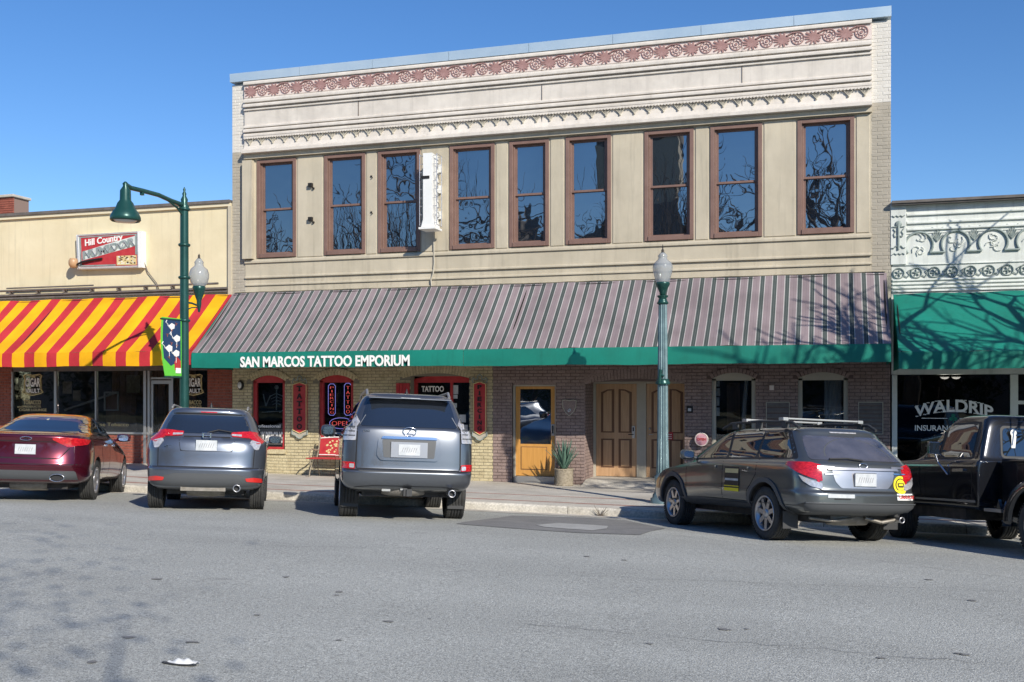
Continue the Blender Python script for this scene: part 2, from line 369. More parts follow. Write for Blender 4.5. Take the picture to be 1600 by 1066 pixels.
for r, (ya, yb) in enumerate(zip(rows[:-1], rows[1:])):
    band = r in (1, 3)
    x = -26.0 if not band else -26.0
    L = 1.55 if not band else 4.65
    while x < 8:
        xa, xb = x + .004, x + L - .004
        e = [(xa, ya + .004), (xb, ya + .004), (xb, yb - .004), (xa, yb - .004)]
        lift = random.uniform(0, .004)
        mb = MB().add([(a, b_, walk_z(a, b_) + lift) for a, b_ in e] + [(a, b_, walk_z(a, b_) - .05) for a, b_ in e], [(0, 1, 2, 3), (0, 4, 5, 1), (1, 5, 6, 2), (2, 6, 7, 3), (3, 7, 4, 0)])
        mb.build('band_strip' if band else 'slab', 'band_brick' if band else 'concrete', walk)
        x += L
# repaired asphalt and manhole-like light patch in front of the kerb
def drape(name, pts, m, lift, n=10, **t):
    bm = bmesh.new(); bm.faces.new([bm.verts.new((p[0], p[1], 0)) for p in pts])
    x0, x1 = min(p[0] for p in pts), max(p[0] for p in pts); y0, y1 = min(p[1] for p in pts), max(p[1] for p in pts)
    for ax, a, b_ in ((0, x0, x1), (1, y0, y1)):
        k = max(2, int((b_ - a) / .3))
        for i in range(1, k):
            co = [0, 0, 0]; no = [0, 0, 0]; co[ax] = a + (b_ - a) * i / k; no[ax] = 1
            bmesh.ops.bisect_plane(bm, geom=bm.verts[:] + bm.edges[:] + bm.faces[:], plane_co=co, plane_no=no)
    for v in bm.verts: v.co.z = street_z(v.co.x, v.co.y) + lift
    bmesh.ops.recalc_face_normals(bm, faces=bm.faces)
    me = bpy.data.meshes.new(name); bm.to_mesh(me); bm.free(); me.materials.append(M[m]); me.polygons.foreach_set('use_smooth', [True] * len(me.polygons))
    return link(name, me, **t)
def gpt(px, py, dz=0):
    z = 0.05
    for _ in range(12):
        D = (CH - z - dz) * F / (py - HY); X, Y = cam2w((px - 800) / F * D, D); z = street_z(X, Y)
    return (X, Y)
drape('asphalt_repair', [gpt(*p) for p in ((712, 819), (800, 806), (905, 809), (975, 813), (1040, 826), (1000, 836.5), (900, 833), (800, 826))], 'asphalt_dark', .006, kind='structure')
pl = [gpt(*p) for p in ((838, 821.5), (870, 818.5), (905, 820), (950, 823), (948, 827), (925, 830), (880, 827), (850, 824.5))]
drape('concrete_patch', pl, 'patch_light', .011, kind='structure')
random.seed(3)
for i in range(22):                                   # tar spots and worn dabs on the road
    px, py = random.uniform(40, 1560), random.uniform(868, 1040)
    cx_, cy_ = gpt(px, py); r = random.uniform(.012, .04)
    drape('tar_spot', [(cx_ + r * random.uniform(.7, 1.9) * cos(a), cy_ + r * random.uniform(.6, 1.2) * sin(a)) for a in [k * pi / 4 for k in range(8)]], 'asphalt_dark', .006, kind='structure')
# long hairline cracks
for (pa, pb, w_) in (((380, 852), (860, 862), .008), ((690, 893), (1580, 925), .006), ((820, 975), (1580, 1040), .008), ((1040, 835), (1590, 905), .01)):
    a = gpt(*pa); b_ = gpt(*pb); n = 26; P1 = []; P2 = []
    for k in range(n + 1):
        t = k / n; X_ = lerp(a[0], b_[0], t) + random.uniform(-.03, .03); Y_ = lerp(a[1], b_[1], t) + random.uniform(-.05, .05)
        P1.append((X_, Y_)); P2.append((X_, Y_ + w_ * random.uniform(.2, 1.2)))
    vs = [(x, y, street_z(x, y) + .005) for x, y in P1 + P2]
    MB().add(vs, [(k, k + 1, n + 2 + k, n + 1 + k) for k in range(n)]).build('road_crack', 'asphalt_dark', kind='structure')

# ================================================================== BRICKWORK
BL, BH, BJ = .205, .062, .011
def brick_cells(x0, x1, z0, z1, block, bl=BL, bh=BH, bj=BJ):
    out = []; r = 0; z = z0
    while z < z1 - .02:
        za, zb = z, min(z + bh, z1)
        x = x0 - (0 if r % 2 == 0 else (bl + bj) / 2)
        holes = sorted(h for h in (b_((za + zb) / 2) for b_ in block) if h)
        while x < x1:
            segs = [(max(x, x0), min(x + bl, x1))]
            for ha, hb in holes:
                ns = []
                for a, b_ in segs:
                    if hb <= a or ha >= b_: ns.append((a, b_))
                    else:
                        if ha > a: ns.append((a, ha))
                        if hb < b_: ns.append((hb, b_))
                segs = ns
            for a, b_ in segs:
                if b_ - a > .02: out.append((a, b_, za, zb, abs(b_ - a - bl) < 1e-4 and abs(zb - za - bh) < 1e-4))
            x += bl + bj
        z += bh + bj; r += 1
    return out
def brickwork(parent, name, cells, y, m, singles=300, key=None, depth=.03):
    """bricks face -Y at plane y; the first `singles` full ones (by key) are objects sharing a mesh"""
    full = [c for c in cells if c[4]]
    if key: full.sort(key=key)
    solo = full[:singles]; ids = set(map(id, solo))
    h = .004
    def shape(w, hh): 
        return [(h, 0, h), (w - h, 0, h), (w - h, 0, hh - h), (h, 0, hh - h), (0, h, 0), (w, h, 0), (w, h, hh), (0, h, hh), (0, depth, 0), (w, depth, 0), (w, depth, hh), (0, depth, hh)], \
               [(0, 1, 2, 3), (0, 4, 5, 1), (1, 5, 6, 2), (2, 6, 7, 3), (3, 7, 4, 0), (4, 8, 9, 5), (5, 9, 10, 6), (6, 10, 11, 7), (7, 11, 8, 4)]
    v, f = shape(BL, BH); sh = MB().add(v, f).mesh(name) if solo else None
    if sh: sh.materials.append(M[m])
    for c in solo: link(name, sh, parent, loc=(c[0], y + random.uniform(-.003, .003), c[2]))
    rest = MB()
    for c in cells:
        if id(c) in ids: continue
        v, f = shape(c[1] - c[0], c[3] - c[2]); dy = y + random.uniform(-.003, .003)
        rest.add([(c[0] + p[0], dy + p[1], c[2] + p[2]) for p in v], f)
    if rest.v: rest.build('brick_course', m, parent, kind='stuff')
def rect_block(a, b_, za, zb): return lambda z: (a, b_) if za < z < zb else None
def arch_block(a, b_, za, zs, rise):
    w = (b_ - a) / 2; R = (w * w + rise * rise) / (2 * rise); zc = zs + rise - R; c = (a + b_) / 2
    def f(z):
        if za < z <= zs: return (a, b_)
        if zs < z < zs + rise:
            hw = sqrt(max(0, R * R - (z - zc) ** 2)); return (c - hw, c + hw)
        return None
    return f
def arc_pts(a, b_, zs, rise, n=12):
    w = (b_ - a) / 2; R = (w * w + rise * rise) / (2 * rise); zc = zs + rise - R; c = (a + b_) / 2; t0 = math.asin(w / R)
    return [(c + R * sin(-t0 + 2 * t0 * i / n), zc + R * cos(-t0 + 2 * t0 * i / n)) for i in range(n + 1)]
def wall_holes(mb, x0, x1, z0, z1, holes, y0, y1):
    """box wall with rectangular openings (xa,xb,za,zb), sorted in x"""
    x = x0
    for (a, b_, c, d) in sorted(holes):
        if a > x: mb.box(x, a, y0, y1, z0, z1)
        if c > z0: mb.box(a, b_, y0, y1, z0, c)
        if d < z1: mb.box(a, b_, y0, y1, d, z1)
        x = b_
    if x < x1: mb.box(x, x1, y0, y1, z0, z1)
    return mb
def soldier_arch(parent, a, b_, zs, rise, th, y, m, name='brick', proud=0.0):
    w = (b_ - a) / 2; R = (w * w + rise * rise) / (2 * rise); zc = zs + rise - R; c = (a + b_) / 2; t0 = math.asin(min(1, w / R))
    n = max(6, int(2 * t0 * R / (BH + BJ)))
    for i in range(n):
        ta = -t0 + 2 * t0 * (i + .08) / n; tb = -t0 + 2 * t0 * (i + .92) / n
        P = lambda t, r: (c + r * sin(t), zc + r * cos(t))
        MB().prism([P(ta, R), P(tb, R), P(tb, R + th), P(ta, R + th)], y - proud, y + .03).build(name, m, parent)

# ================================================================== MAIN BUILDING
XL, XR = wx(363), wx(1392)
IL, IR = wx(384), wx(1362)
b = main = thing('commercial_building', 'two storey commercial building with cream pressed metal cornice, nine tall sash windows and brick shopfronts', 'building', ((XL + XR) / 2, YW, 0), world=True)
Zc = 9.87
# upper structural wall with window openings
WN = [(402, 463), (507, 571), (591, 657), (703, 773), (796, 858), (884, 955), (1007, 1084), (1110, 1191), (1246, 1335)]
WT, WB = 7.72, 5.29
holes = [(wx(a), wx(c), WB, WT) for a, c in WN]
wm = MB(); wall_holes(wm, XL + .35, XR - .36, 2.7, 9.6, holes, YW + .0, YW + .30)
wm.build('upper_wall', 'beige', main)
bk = MB().box(XL, XR, YW + 2.2, YW + 14, -.3, 9.3).box(XL, XL + .3, YW + .31, YW + 2.19, -.3, 9.6).box(XR - .3, XR, YW + .31, YW + 2.19, -.3, 9.6).box(XL+.3, XR-.3, YW + .31, YW + 2.19, 7.9, 9.3)
bk.build('building_mass', 'brick_grey', main)
# brick end piers, whitewashed above
for side, (a, c, pb) in (('l', (XL, IL, -.12)), ('r', (IR, XR, -.12))):
    MB().box(a, c, YW + .001, YW + .3, 2.87, 7.942).build('pier', 'brick_grey', main); MB().box(a, c, YW + .001, YW + .3, 7.943, 9.62).build('pier', 'brick_white', main)
    for lo, hi, m in ((2.9, 7.94, 'brick_grey'), (7.945, 9.62, 'brick_white')):
        cells = brick_cells(a, c, lo, hi, []); random.seed(5)
        brickwork(main, 'pier_brick', cells, YW - .004, m, singles=60, depth=.02)
# pressed metal front
def mold(z0, z1, p, m='cornice', x0=None, x1=None, y=YW, name='cornice_moulding', par=main):
    x0 = IL if x0 is None else x0; x1 = IR if x1 is None else x1; h = z1 - z0
    p *= .85
    MB().prism([(y, z0 + .22 * h), (y - p * .5, z0 + .10 * h), (y - p * .85, z0), (y - p, z0 + .10 * h), (y - p, z0 + .5 * h), (y - p * .75, z0 + .8 * h), (y, z1)], x0, x1, 'yz').build(name, m, par)
def flat(z0, z1, p, m, name, x0=None, x1=None, y=YW, par=main):
    MB().box(IL if x0 is None else x0, IR if x1 is None else x1, y - p, y + .001, z0, z1).build(name, m, par)
flat(7.93, 9.62, .06, 'cornice', 'cornice_panel')
Yc = YW - .06
mold(9.56, 9.665, .07, y=Yc)
flat(9.25, 9.555, .012, 'frieze', 'frieze_band', y=Yc)
mold(9.12, 9.235, .07, y=Yc); mold(9.0, 9.105, .10, y=Yc); mold(8.93, 8.99, .045, y=Yc)
for xs_ in (562, 848, 1160): MB().box(wx(xs_) - .004, wx(xs_) + .004, Yc - .016, Yc, 7.95, 9.55).build('panel_seam', 'groove', main)
mold(8.50, 8.575, .05, y=Yc); mold(8.385, 8.49, .09, y=Yc); mold(8.285, 8.375, .06, y=Yc)
flat(8.24, 8.28, .05, 'cornice', 'dentil_band', y=Yc)
md = MB(); x = IL + .02
while x < IR - .03: md.box(x, x + .035, Yc - .062, Yc - .045, 8.225, 8.255); x += .07
md.build('dentil_course', 'cornice', main, kind='stuff')
# cove and lower fascia
MB().prism([(YW, 7.85), (YW - .22, 7.86), (YW - .22, 7.925), (YW - .19, 7.935), (YW - .12, 7.98), (YW - .08, 8.06), (YW - .059, 8.16), (YW - .059, 7.93), (YW, 7.93)], IL, IR, 'yz').build('cornice_cove', 'cornice', main)
MB().box(IL, IR, YW - .10, YW - .001, 7.745, 7.849).build('window_head_band', 'beige', main)
# parapet flashing
n = 8
for i in range(n):
    xa, xb = lerp(XL - .01, XR + .01, i / n) + .004, lerp(XL - .01, XR + .01, (i + 1) / n) - .004
    MB().prism([(YW - .10, 9.665 + .004), (YW - .11, 9.875), (YW + .5, 9.89), (YW + .5, 9.669)], xa, xb, 'yz').build('flashing_sheet', 'flashing', main)
# frieze ornaments
def leaf_mesh():
    mb = MB(); pts = []
    angs = [(-168, .13), (-140, .15), (-112, .135), (-82, .13), (-52, .12), (-20, .10), (15, .12), (48, .12), (80, .125), (112, .135), (143, .15), (170, .15)]
    for k, (a, r) in enumerate(angs):
        a0 = radians(a); pts.append((r * 1.12 * cos(a0 - .1), r * sin(a0 - .1))); pts.append((r * 1.12 * cos(a0 + .08), r * sin(a0 + .08) * .97))
        a1 = radians((a + (angs[(k + 1) % len(angs)][0] if k < len(angs) - 1 else 192)) / 2); pts.append((.072 * cos(a1), .075 * sin(a1)))
    mb.prism([(u * 1.28, v * 1.12) for u, v in pts], 0, .022)
    mb.tube((.08, -.004, .07), (.19, -.004, .125), .018, n=6).tube((.19, -.004, .125), (.28, -.004, .12), .014, n=6)
    me = mb.mesh('leaf_ornament'); me.materials.append(M['maroon_relief']); return me
def ring_mesh():
    mb = MB()
    N = 22
    for (r, w_) in ((.118, .017), (.062, .010)):
        pr = []
        for i in range(N):
            a = 2 * pi * i / N; a2 = 2 * pi * (i + 1) / N
            mb.add([(r * cos(a), 0, r * sin(a)), ((r + w_) * cos(a), 0, (r + w_) * sin(a)), ((r + w_) * cos(a2), 0, (r + w_) * sin(a2)), (r * cos(a2), 0, r * sin(a2)),
                    (r * cos(a), .02, r * sin(a)), ((r + w_) * cos(a), .02, (r + w_) * sin(a)), ((r + w_) * cos(a2), .02, (r + w_) * sin(a2)), (r * cos(a2), .02, r * sin(a2))], [(0, 1, 2, 3), (0, 4, 5, 1), (1, 5, 6, 2), (2, 6, 7, 3), (3, 7, 4, 0)])
    for i in range(9):
        a = 2 * pi * i / 9; mb.prism([(.093 * cos(a) + .012 * cos(t), .093 * sin(a) + .012 * sin(t)) for t in (0, 1.05, 2.1, 3.14, 4.2, 5.2)], 0, .02)
    mb.prism([(.03 * cos(t), .03 * sin(t)) for t in [k * pi / 4 for k in range(8)]], 0, .02)
    me = mb.mesh('rosette_ornament'); me.materials.append(M['maroon_relief']); return me
lm, rm = leaf_mesh(), ring_mesh()
NU = 23; pit = (IR - IL - .08) / NU
for i in range(NU):
    x = IL + .04 + i * pit
    link('leaf_ornament', lm, main, loc=(x + .175, Yc - .030, 9.40)); link('rosette_ornament', rm, main, loc=(x + .475, Yc - .030, 9.405))
def fan_mesh():
    mb = MB(); mb.tube((-.12, 0, .07), (0, -.005, -.05), .010, n=6).tube((.12, 0, .07), (0, -.005, -.05), .010, n=6)
    for k in (-.06, -.02, .02, .06): mb.tube((k, 0, .065), (0, -.004, -.04), .005, n=4)
    mb.lathe([(0, -.024), (.02, -.018), (.027, 0), (.02, .012), (0, .018)], (0, 0, -.055), 8, 'y')
    mb.v = [(x * .92, y * 1.6 - .01, z * 1.15) for x, y, z in mb.v]
    me = mb.mesh('fan_ornament'); me.materials.append(M['taupe']); return me
fm = fan_mesh()
for i in range(46): link('fan_ornament', fm, main, loc=(IL + .16 + i * (IR - IL - .3) / 45, Yc - .012, 8.165))
# window band below and pilasters
mold(5.17, 5.275, .07, 'beige', name='sill_moulding')
mold(4.80, 4.87, .06, 'beige', name='sill_moulding'); flat(4.81, 5.17, .02, 'beige', 'spandrel_panel')
mold(4.62, 4.68, .04, 'beige', name='sill_moulding')
MB().box(wx(383), wx(398), YW - .14, YW - .001, 5.28, 7.70).build('pilaster', 'beige', main)
for a, c in ((463, 507), (773, 796), (858, 884), (955, 1007), (1084, 1110), (1191, 1246), (571, 591), (657, 703), (1335, 1362)):
    xa, xb = wx(a) + .04, wx(c) - .04
    if xb - xa > .12: MB().box(xa, xb, YW - .018, YW - .001, 5.285, 7.735).build('pilaster', 'beige', main, bevel=.008)
# sash windows
def sash_window(x0, x1, z0, z1):
    fwd = .0
    w = MB()
    t = .085
    y0, y1 = YW - .03, YW + .16
    w.box(x0, x0 + t, y0, y1, z0, z1).box(x1 - t, x1, y0, y1, z0, z1).box(x0 + t, x1 - t, y0, y1, z1 - t, z1).box(x0 + t, x1 - t, y0 - .02, y1, z0, z0 + .10)
    t2 = t + .035
    w.box(x0 + t, x0 + t2, YW + .03, y1, z0 + .1, z1 - t).box(x1 - t2, x1 - t, YW + .03, y1, z0 + .1, z1 - t)
    o = w.build('window', 'win_frame', main, bevel=.006)
    zm = (z0 + z1) / 2 - .02
    for (za, zb, yy, nm) in ((zm - .01, z1 - t, YW + .07, 'upper_sash'), (z0 + .1, zm + .035, YW + .11, 'lower_sash')):
        a, c = x0 + t2, x1 - t2; s = .045
        MB().box(a, a + s, yy, yy + .035, za, zb).box(c - s, c, yy, yy + .035, za, zb).box(a + s, c - s, yy, yy + .035, za, za + s).box(a + s, c - s, yy, yy + .035, zb - s, zb).build(nm, 'win_frame', o)
        # slightly uneven old glass: a shallow bowed sheet
        n = 6; vs = []; fs = []
        bow = random.uniform(-.006, .006); tlt = random.uniform(-.004, .004)
        for j in range(n + 1):
            for i in range(n + 1):
                u, v = i / n, j / n
                vs.append((lerp(a + s - .005, c - s + .005, u), yy + .02 + bow * (1 - (2 * u - 1) ** 2) + tlt * (u - .5), lerp(za + s - .005, zb - s + .005, v)))
        fs = [(j * (n + 1) + i, j * (n + 1) + i + 1, (j + 1) * (n + 1) + i + 1, (j + 1) * (n + 1) + i) for j in range(n) for i in range(n)]
        pm = MB().add(vs, fs, True); pm.box(a + s - .005, c - s + .005, yy + .030, yy + .033, za + s - .005, zb - s + .005); pm.build('pane', 'pane', o)
random.seed(11)
for (a, c) in WN: sash_window(wx(a), wx(c), WB + .01, WT - .01)
# gas pipe brackets between the first windows
for px, py in ((487, 290), (487, 343), (597 - 16, 276), (597 - 16, 332)):
    X, Z = wx(px), wz(px, py)
    s = 1 if px < 500 else .4
    MB().box(X - .05 * s, X + .05 * s, YW - .10 * s, YW - .019, Z - .045 * s, Z + .045 * s).box(X + .05 * s, X + .09 * s, YW - .07, YW - .019, Z - .1 * s, Z - .06 * s).build('bracket', 'dark_metal', main)
# roof edge bit and wiring along the awning top
rnd = random.Random(9)
pts = []
for i in range(60): pts.append((lerp(XL + .1, XR - .1, i / 59), YW - .03, 4.475 + rnd.uniform(-.006, .006)))
MB().path(pts, .012, 5).build('cable', 'beige', main)

# ---------------- ground floor, tattoo shop half (cream brick)
GX0, GX1 = XL, wx(770)
ZB = -.35; ZT = 2.86
T1 = (wx(394), wx(445)); T2 = (wx(498), wx(552)); T3 = (wx(641), wx(733))
z_at = lambda px, py: wz(px, py)
za1 = z_at(420, 703); za2 = z_at(520, 700); sp = 2.27; ri = .14
zd = walk_z(T3[0], YW)
mort = MB(); wall_holes(mort, GX0, GX1, ZB, ZT, [(T1[0], T1[1], za1, sp + ri), (T2[0], T2[1], za2 - .75 + .75, sp + ri), (T3[0], T3[1], zd - .1, sp + .10)], YW + .012, YW + .3)
mort.build('shop_wall', 'mortar_cream', main)
blk = [arch_block(T1[0], T1[1], za1, sp, ri), arch_block(T2[0], T2[1], za2, sp, ri), arch_block(T3[0], T3[1], -1, sp + .03, .10),
       arch_block(T1[0] - .16, T1[1] + .16, sp - .06, sp - .02, ri + .21), arch_block(T2[0] - .16, T2[1] + .16, sp - .06, sp - .02, ri + .21), arch_block(T3[0] - .28, T3[1] + .05, sp + .0, sp + .03, .42)]
cells = brick_cells(GX0, GX1, -.05, ZT, blk)
cells = [c for c in cells if not (c[2] < walk_z(c[0], YW) - .09)]
brickwork(main, 'brick', cells, YW, 'brick_cream', 300, key=lambda c: (0 if -12.3 < c[0] < -10.7 or c[0] > wx(735) else 1, c[2]))
for (a, c_) in (T1, T2): soldier_arch(main, a - .02, c_ + .02, sp, ri, .115, YW, 'brick_cream', 'arch_brick', .006); soldier_arch(main, a - .10, c_ + .10, sp + .04, ri + .06, .06, YW, 'brick_cream', 'arch_brick', .025)
soldier_arch(main, T3[0] - .2, T3[1], sp + .05, .12, .27, YW, 'brick_cream', 'arch_brick', .0)
M['tglass'] = clear_glass('tglass', 1.5); M['tglass2'] = clear_glass('tglass2', 1.6, (.85, .86, .86))
def arched_window(T, za, zs, rise, frame_m, par=main, fw=.09, glass='tglass', depth=.10, sill=True, top_fill=True, room=1.6, name='window', y=YW):
    a, c_ = T; top = arc_pts(a, c_, zs, rise)
    w = MB(); yy = y + depth
    w.box(a, a + fw, yy - .04, yy + .06, za, zs).box(c_ - fw, c_, yy - .04, yy + .06, za, zs)
    w.prism([(a, zs - .04)] + top + [(c_, zs - .04)], yy - .04, yy + .06)
    w.box(a + fw, c_ - fw, yy - .04, yy + .06, za, za + .07)
    o = w.build(name, frame_m, par)
    MB().box(a + fw - .004, c_ - fw + .004, yy + .01, yy + .016, za + .066, zs - .036).build('pane', glass, o)
    if sill: MB().box(a - .04, c_ + .04, y - .05, yy - .041, za - .09, za - .002).build('sill', 'brick_cream' if frame_m == 'red_paint' else 'taupe', o)
    # dark room behind
    r = MB(); xa, xb, ya, yb, z0, z1 = a - .1, c_ + .1, yy + .07, yy + room, za - .1, zs + .05
    r.box(xa, xb, yb, yb + .05, z0, z1).box(xa - .05, xa, ya, yb, z0, z1).box(xb, xb + .05, ya, yb, z0, z1).box(xa, xb, ya, yb, z0 - .05, z0).box(xa, xb, ya, yb, z1, z1 + .05)
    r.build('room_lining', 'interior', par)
    return o
w1 = arched_window(T1, za1, sp, ri, 'red_paint'); w2 = arched_window(T2, za2, sp, ri, 'red_paint')
# shop door and side light (mostly hidden by the parked vehicle)
a, c_ = T3; yy = YW + .3
dm = MB(); top = arc_pts(a, c_, sp + .03, .10)
dm.prism([(a, sp - .05)] + top + [(c_, sp - .05)], yy - .06, yy + .04).box(a, a + .07, yy - .06, yy + .04, zd, sp - .05).box(c_ - .07, c_, yy - .06, yy + .04, zd, sp - .05).box(lerp(a, c_, .62), lerp(a, c_, .62) + .06, yy - .05, yy + .04, zd, sp - .05)
do = dm.build('shop_door_frame', 'red_paint', main)
MB().box(a + .07, lerp(a, c_, .62), yy, yy + .01, zd + .1, sp - .05).box(lerp(a, c_, .62) + .06, c_ - .07, yy, yy + .01, zd + .1, sp - .05).build('pane', 'tglass', do)
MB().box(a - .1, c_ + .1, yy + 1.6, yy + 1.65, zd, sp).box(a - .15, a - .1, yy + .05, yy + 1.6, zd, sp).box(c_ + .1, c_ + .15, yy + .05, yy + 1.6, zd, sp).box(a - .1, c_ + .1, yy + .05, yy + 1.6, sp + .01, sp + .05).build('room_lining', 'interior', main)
# window lettering and pictures belong to the panes
def glass_text(par, body, px, py, hpx, Y, m='white_letter', align='CENTER', wpx=None, bold=.0, sx=1.0, name='lettering', fn=None, depth=.004):
    X = wx(px, Y); Z = wz(px, py, Y); k = (Y * CT - X * ST) / F
    width = abs(wx(px + wpx / 2, Y) - wx(px - wpx / 2, Y)) if wpx else None
    return text_mb(body, hpx * k, depth, sx, bold, x=X, y=Y, z=Z, align=align, width=width, fn=fn).build(name, m, par)
Yg = YW + .10
glass_text(w1, 'Professional', 417, 668, 4.5, Yg, bold=.02, wpx=42)
MB().box(T1[0] + .1, T1[1] - .1, Yg + .004, Yg + .008, wz(420, 694.5, Yg), wz(420, 671, Yg)).build('window_banner', 'plastic_grey', w1)
glass_text(w1, 'BODY PIERCING', 419, 691, 16, Yg - .006, bold=.03, wpx=46)
rnd = random.Random(21)
# skeleton-like poster figure in the window: abstract pale shapes
fig = MB()
cxw = (T1[0] + T1[1]) / 2 + .1
fig.lathe([(0, -.01), (.05, -.006), (.06, 0), (.05, .006), (0, .01)], (cxw, Yg + .12, 2.12), 12, 'y')
fig.path([(cxw, Yg + .12, 2.05), (cxw, Yg + .12, 1.55)], .018)
for k in range(4): fig.path([(cxw - .17 + .02 * k, Yg + .12, 1.9 - .07 * k), (cxw, Yg + .1, 1.97 - .08 * k), (cxw + .17 - .02 * k, Yg + .12, 1.9 - .07 * k)], .011)
fig.path([(cxw - .17, Yg + .12, 1.92), (cxw - .3, Yg + .12, 1.65), (cxw - .36, Yg + .1, 1.95)], .014).path([(cxw + .17, Yg + .12, 1.92), (cxw + .26, Yg + .12, 1.6), (cxw + .1, Yg + .08, 1.5)], .014)
fig.path([(cxw - .4, Yg + .1, 1.5), (cxw + .25, Yg + .1, 1.54)], .012)
tag(fig.build('window_figure', 'lens_clear'), 'pale skeleton figure with raised arm hanging behind the leftmost red arched window', 'figure')
def arr(px, py, Y): return (wx(px, Y), Y, wz(px, py, Y))
# ---------------- maroon half
MX0, MX1 = wx(770), wx(1391)
D1 = (wx(800), wx(868)); AL = (wx(914), wx(1069.5)); A1 = (wx(1112), wx(1180.5)); A2 = (wx(1247), wx(1325))
zs_m = wz(1146, 594) ; 
spr = wz(1112, 592); rise_m = wz(1146, 582.5) - spr
mort = MB(); wall_holes(mort, MX0 + .001, MX1, ZB, ZT, [(D1[0], D1[1], ZB, wz(835, 597)), (AL[0], AL[1], ZB, wz(1000, 596)), (A1[0], A1[1], .55, spr + rise_m), (A2[0], A2[1], .55, spr + rise_m)], YW + .012, YW + .3)
mort.build('shop_wall', 'mortar_maroon', main)
zal = wz(925, 597); 
blk = [rect_block(D1[0], D1[1], -1, wz(835, 597)), arch_block(AL[0], AL[1], -1, zal - .05, .16), arch_block(A1[0], A1[1], .55, spr, rise_m), arch_block(A2[0], A2[1], .55, spr, rise_m),
       arch_block(A1[0] - .14, A1[1] + .14, spr - .02, spr, rise_m + .12), arch_block(A2[0] - .14, A2[1] + .14, spr - .02, spr, rise_m + .12), arch_block(AL[0] + .0, AL[1], zal - .06, zal - .05, .36)]
cells = [c for c in brick_cells(MX0 + .004, MX1, -.2, ZT, blk) if c[2] > walk_z(c[0], YW) - .09]
brickwork(main, 'painted_brick', cells, YW, 'brick_maroon', 300, key=lambda c: (c[0] > wx(925), -c[2] if c[0] > wx(1030) else c[2]))
for (a, c_) in (A1, A2): soldier_arch(main, a, c_, spr, rise_m, .10, YW, 'brick_maroon', 'arch_brick', .03)
soldier_arch(main, AL[0] + .01, AL[1] - .01, zal - .05, .12, .22, YW, 'brick_maroon', 'arch_brick', .0)
for (T) in (A1, A2): 
    o = arched_window(T, .6, spr, rise_m, 'taupe', glass='tglass2', fw=.085, depth=.09)
# notices, curtains and a modelled reflection behind the two taupe windows
Yq = YW + .14
for (pa, pb, t_, b__) in ((1117.5, 1124.5, 596, 604), (1118, 1125, 607, 619), (1117.5, 1124, 621, 634), (1118, 1124.5, 637, 650)):
    MB().box(wx(pa, Yq), wx(pb, Yq), Yq, Yq + .004, wz(1120, b__, Yq), wz(1120, t_, Yq)).build('paper_notice', 'plate', main)
MB().path([(wx(1166, Yq), Yq + .1, 2.25), (wx(1163, Yq), Yq + .1, 1.8), (wx(1161, Yq), Yq + .1, 1.2)], .05, 7).build('glass_reflection', 'curtain', main)  # solid pale tube standing in for the vertical reflection in the glass
for k in range(9):
    a_ = lerp(wx(1290, Yq), wx(1316, Yq), k / 9); MB().tube((a_, Yq + .15 + .02 * (k % 2), .7), (a_, Yq + .15 + .02 * (k % 2), 2.3), .028).build('curtain_fold', 'curtain', main)
for k in range(5):
    a_ = lerp(wx(1130, Yq), wx(1150, Yq), k / 5); MB().box(a_, a_ + .07, Yq + .8, Yq + .82, .7, 2.2).build('back_panel', 'shop_wood', main)
# deep alcove with double doors
YD = YW + .86; zt = wz(960, 744, YD) - .015
al = MB().box(AL[0] - .3, AL[0], YW + .3, YD + .1, ZB, ZT).box(AL[1], AL[1] + .3, YW + .3, YD + .1, ZB, ZT).box(AL[0], AL[1], YW + .3, YD + .1, zal + .12, ZT)
al.build('alcove_wall', 'mortar_maroon', main)
# brick jamb of the alcove, on its left side, facing right
jb = MB()
for c in brick_cells(YW + .01, YD, -.1, zal + .1, []):
    jb.box(AL[0] - .02, AL[0] + .006 + random.uniform(0, .003), c[0], c[1], c[2], c[3])
jb.build('jamb_brick', 'brick_maroon', main, kind='stuff')
st = MB().add([(AL[0] + .01, YW - .45, walk_z(AL[0], YW - .45) + .004), (AL[1] - .01, YW - .45, walk_z(AL[1], YW) + .004), (AL[1] - .01, YW + .02, zt - .01), (AL[0] + .01, YW + .02, zt - .01), (AL[1] - .01, YD + .05, zt), (AL[0] + .01, YD + .05, zt),
     (AL[0] + .01, YW - .45, -.4), (AL[1] - .01, YW - .45, -.4), (AL[1] - .01, YD + .05, -.4), (AL[0] + .01, YD + .05, -.4)], [(0, 1, 2, 3), (3, 2, 4, 5), (0, 6, 7, 1), (1, 7, 8, 4, 2), (0, 3, 5, 9, 6)])
st.build('entrance_step', 'concrete', main)
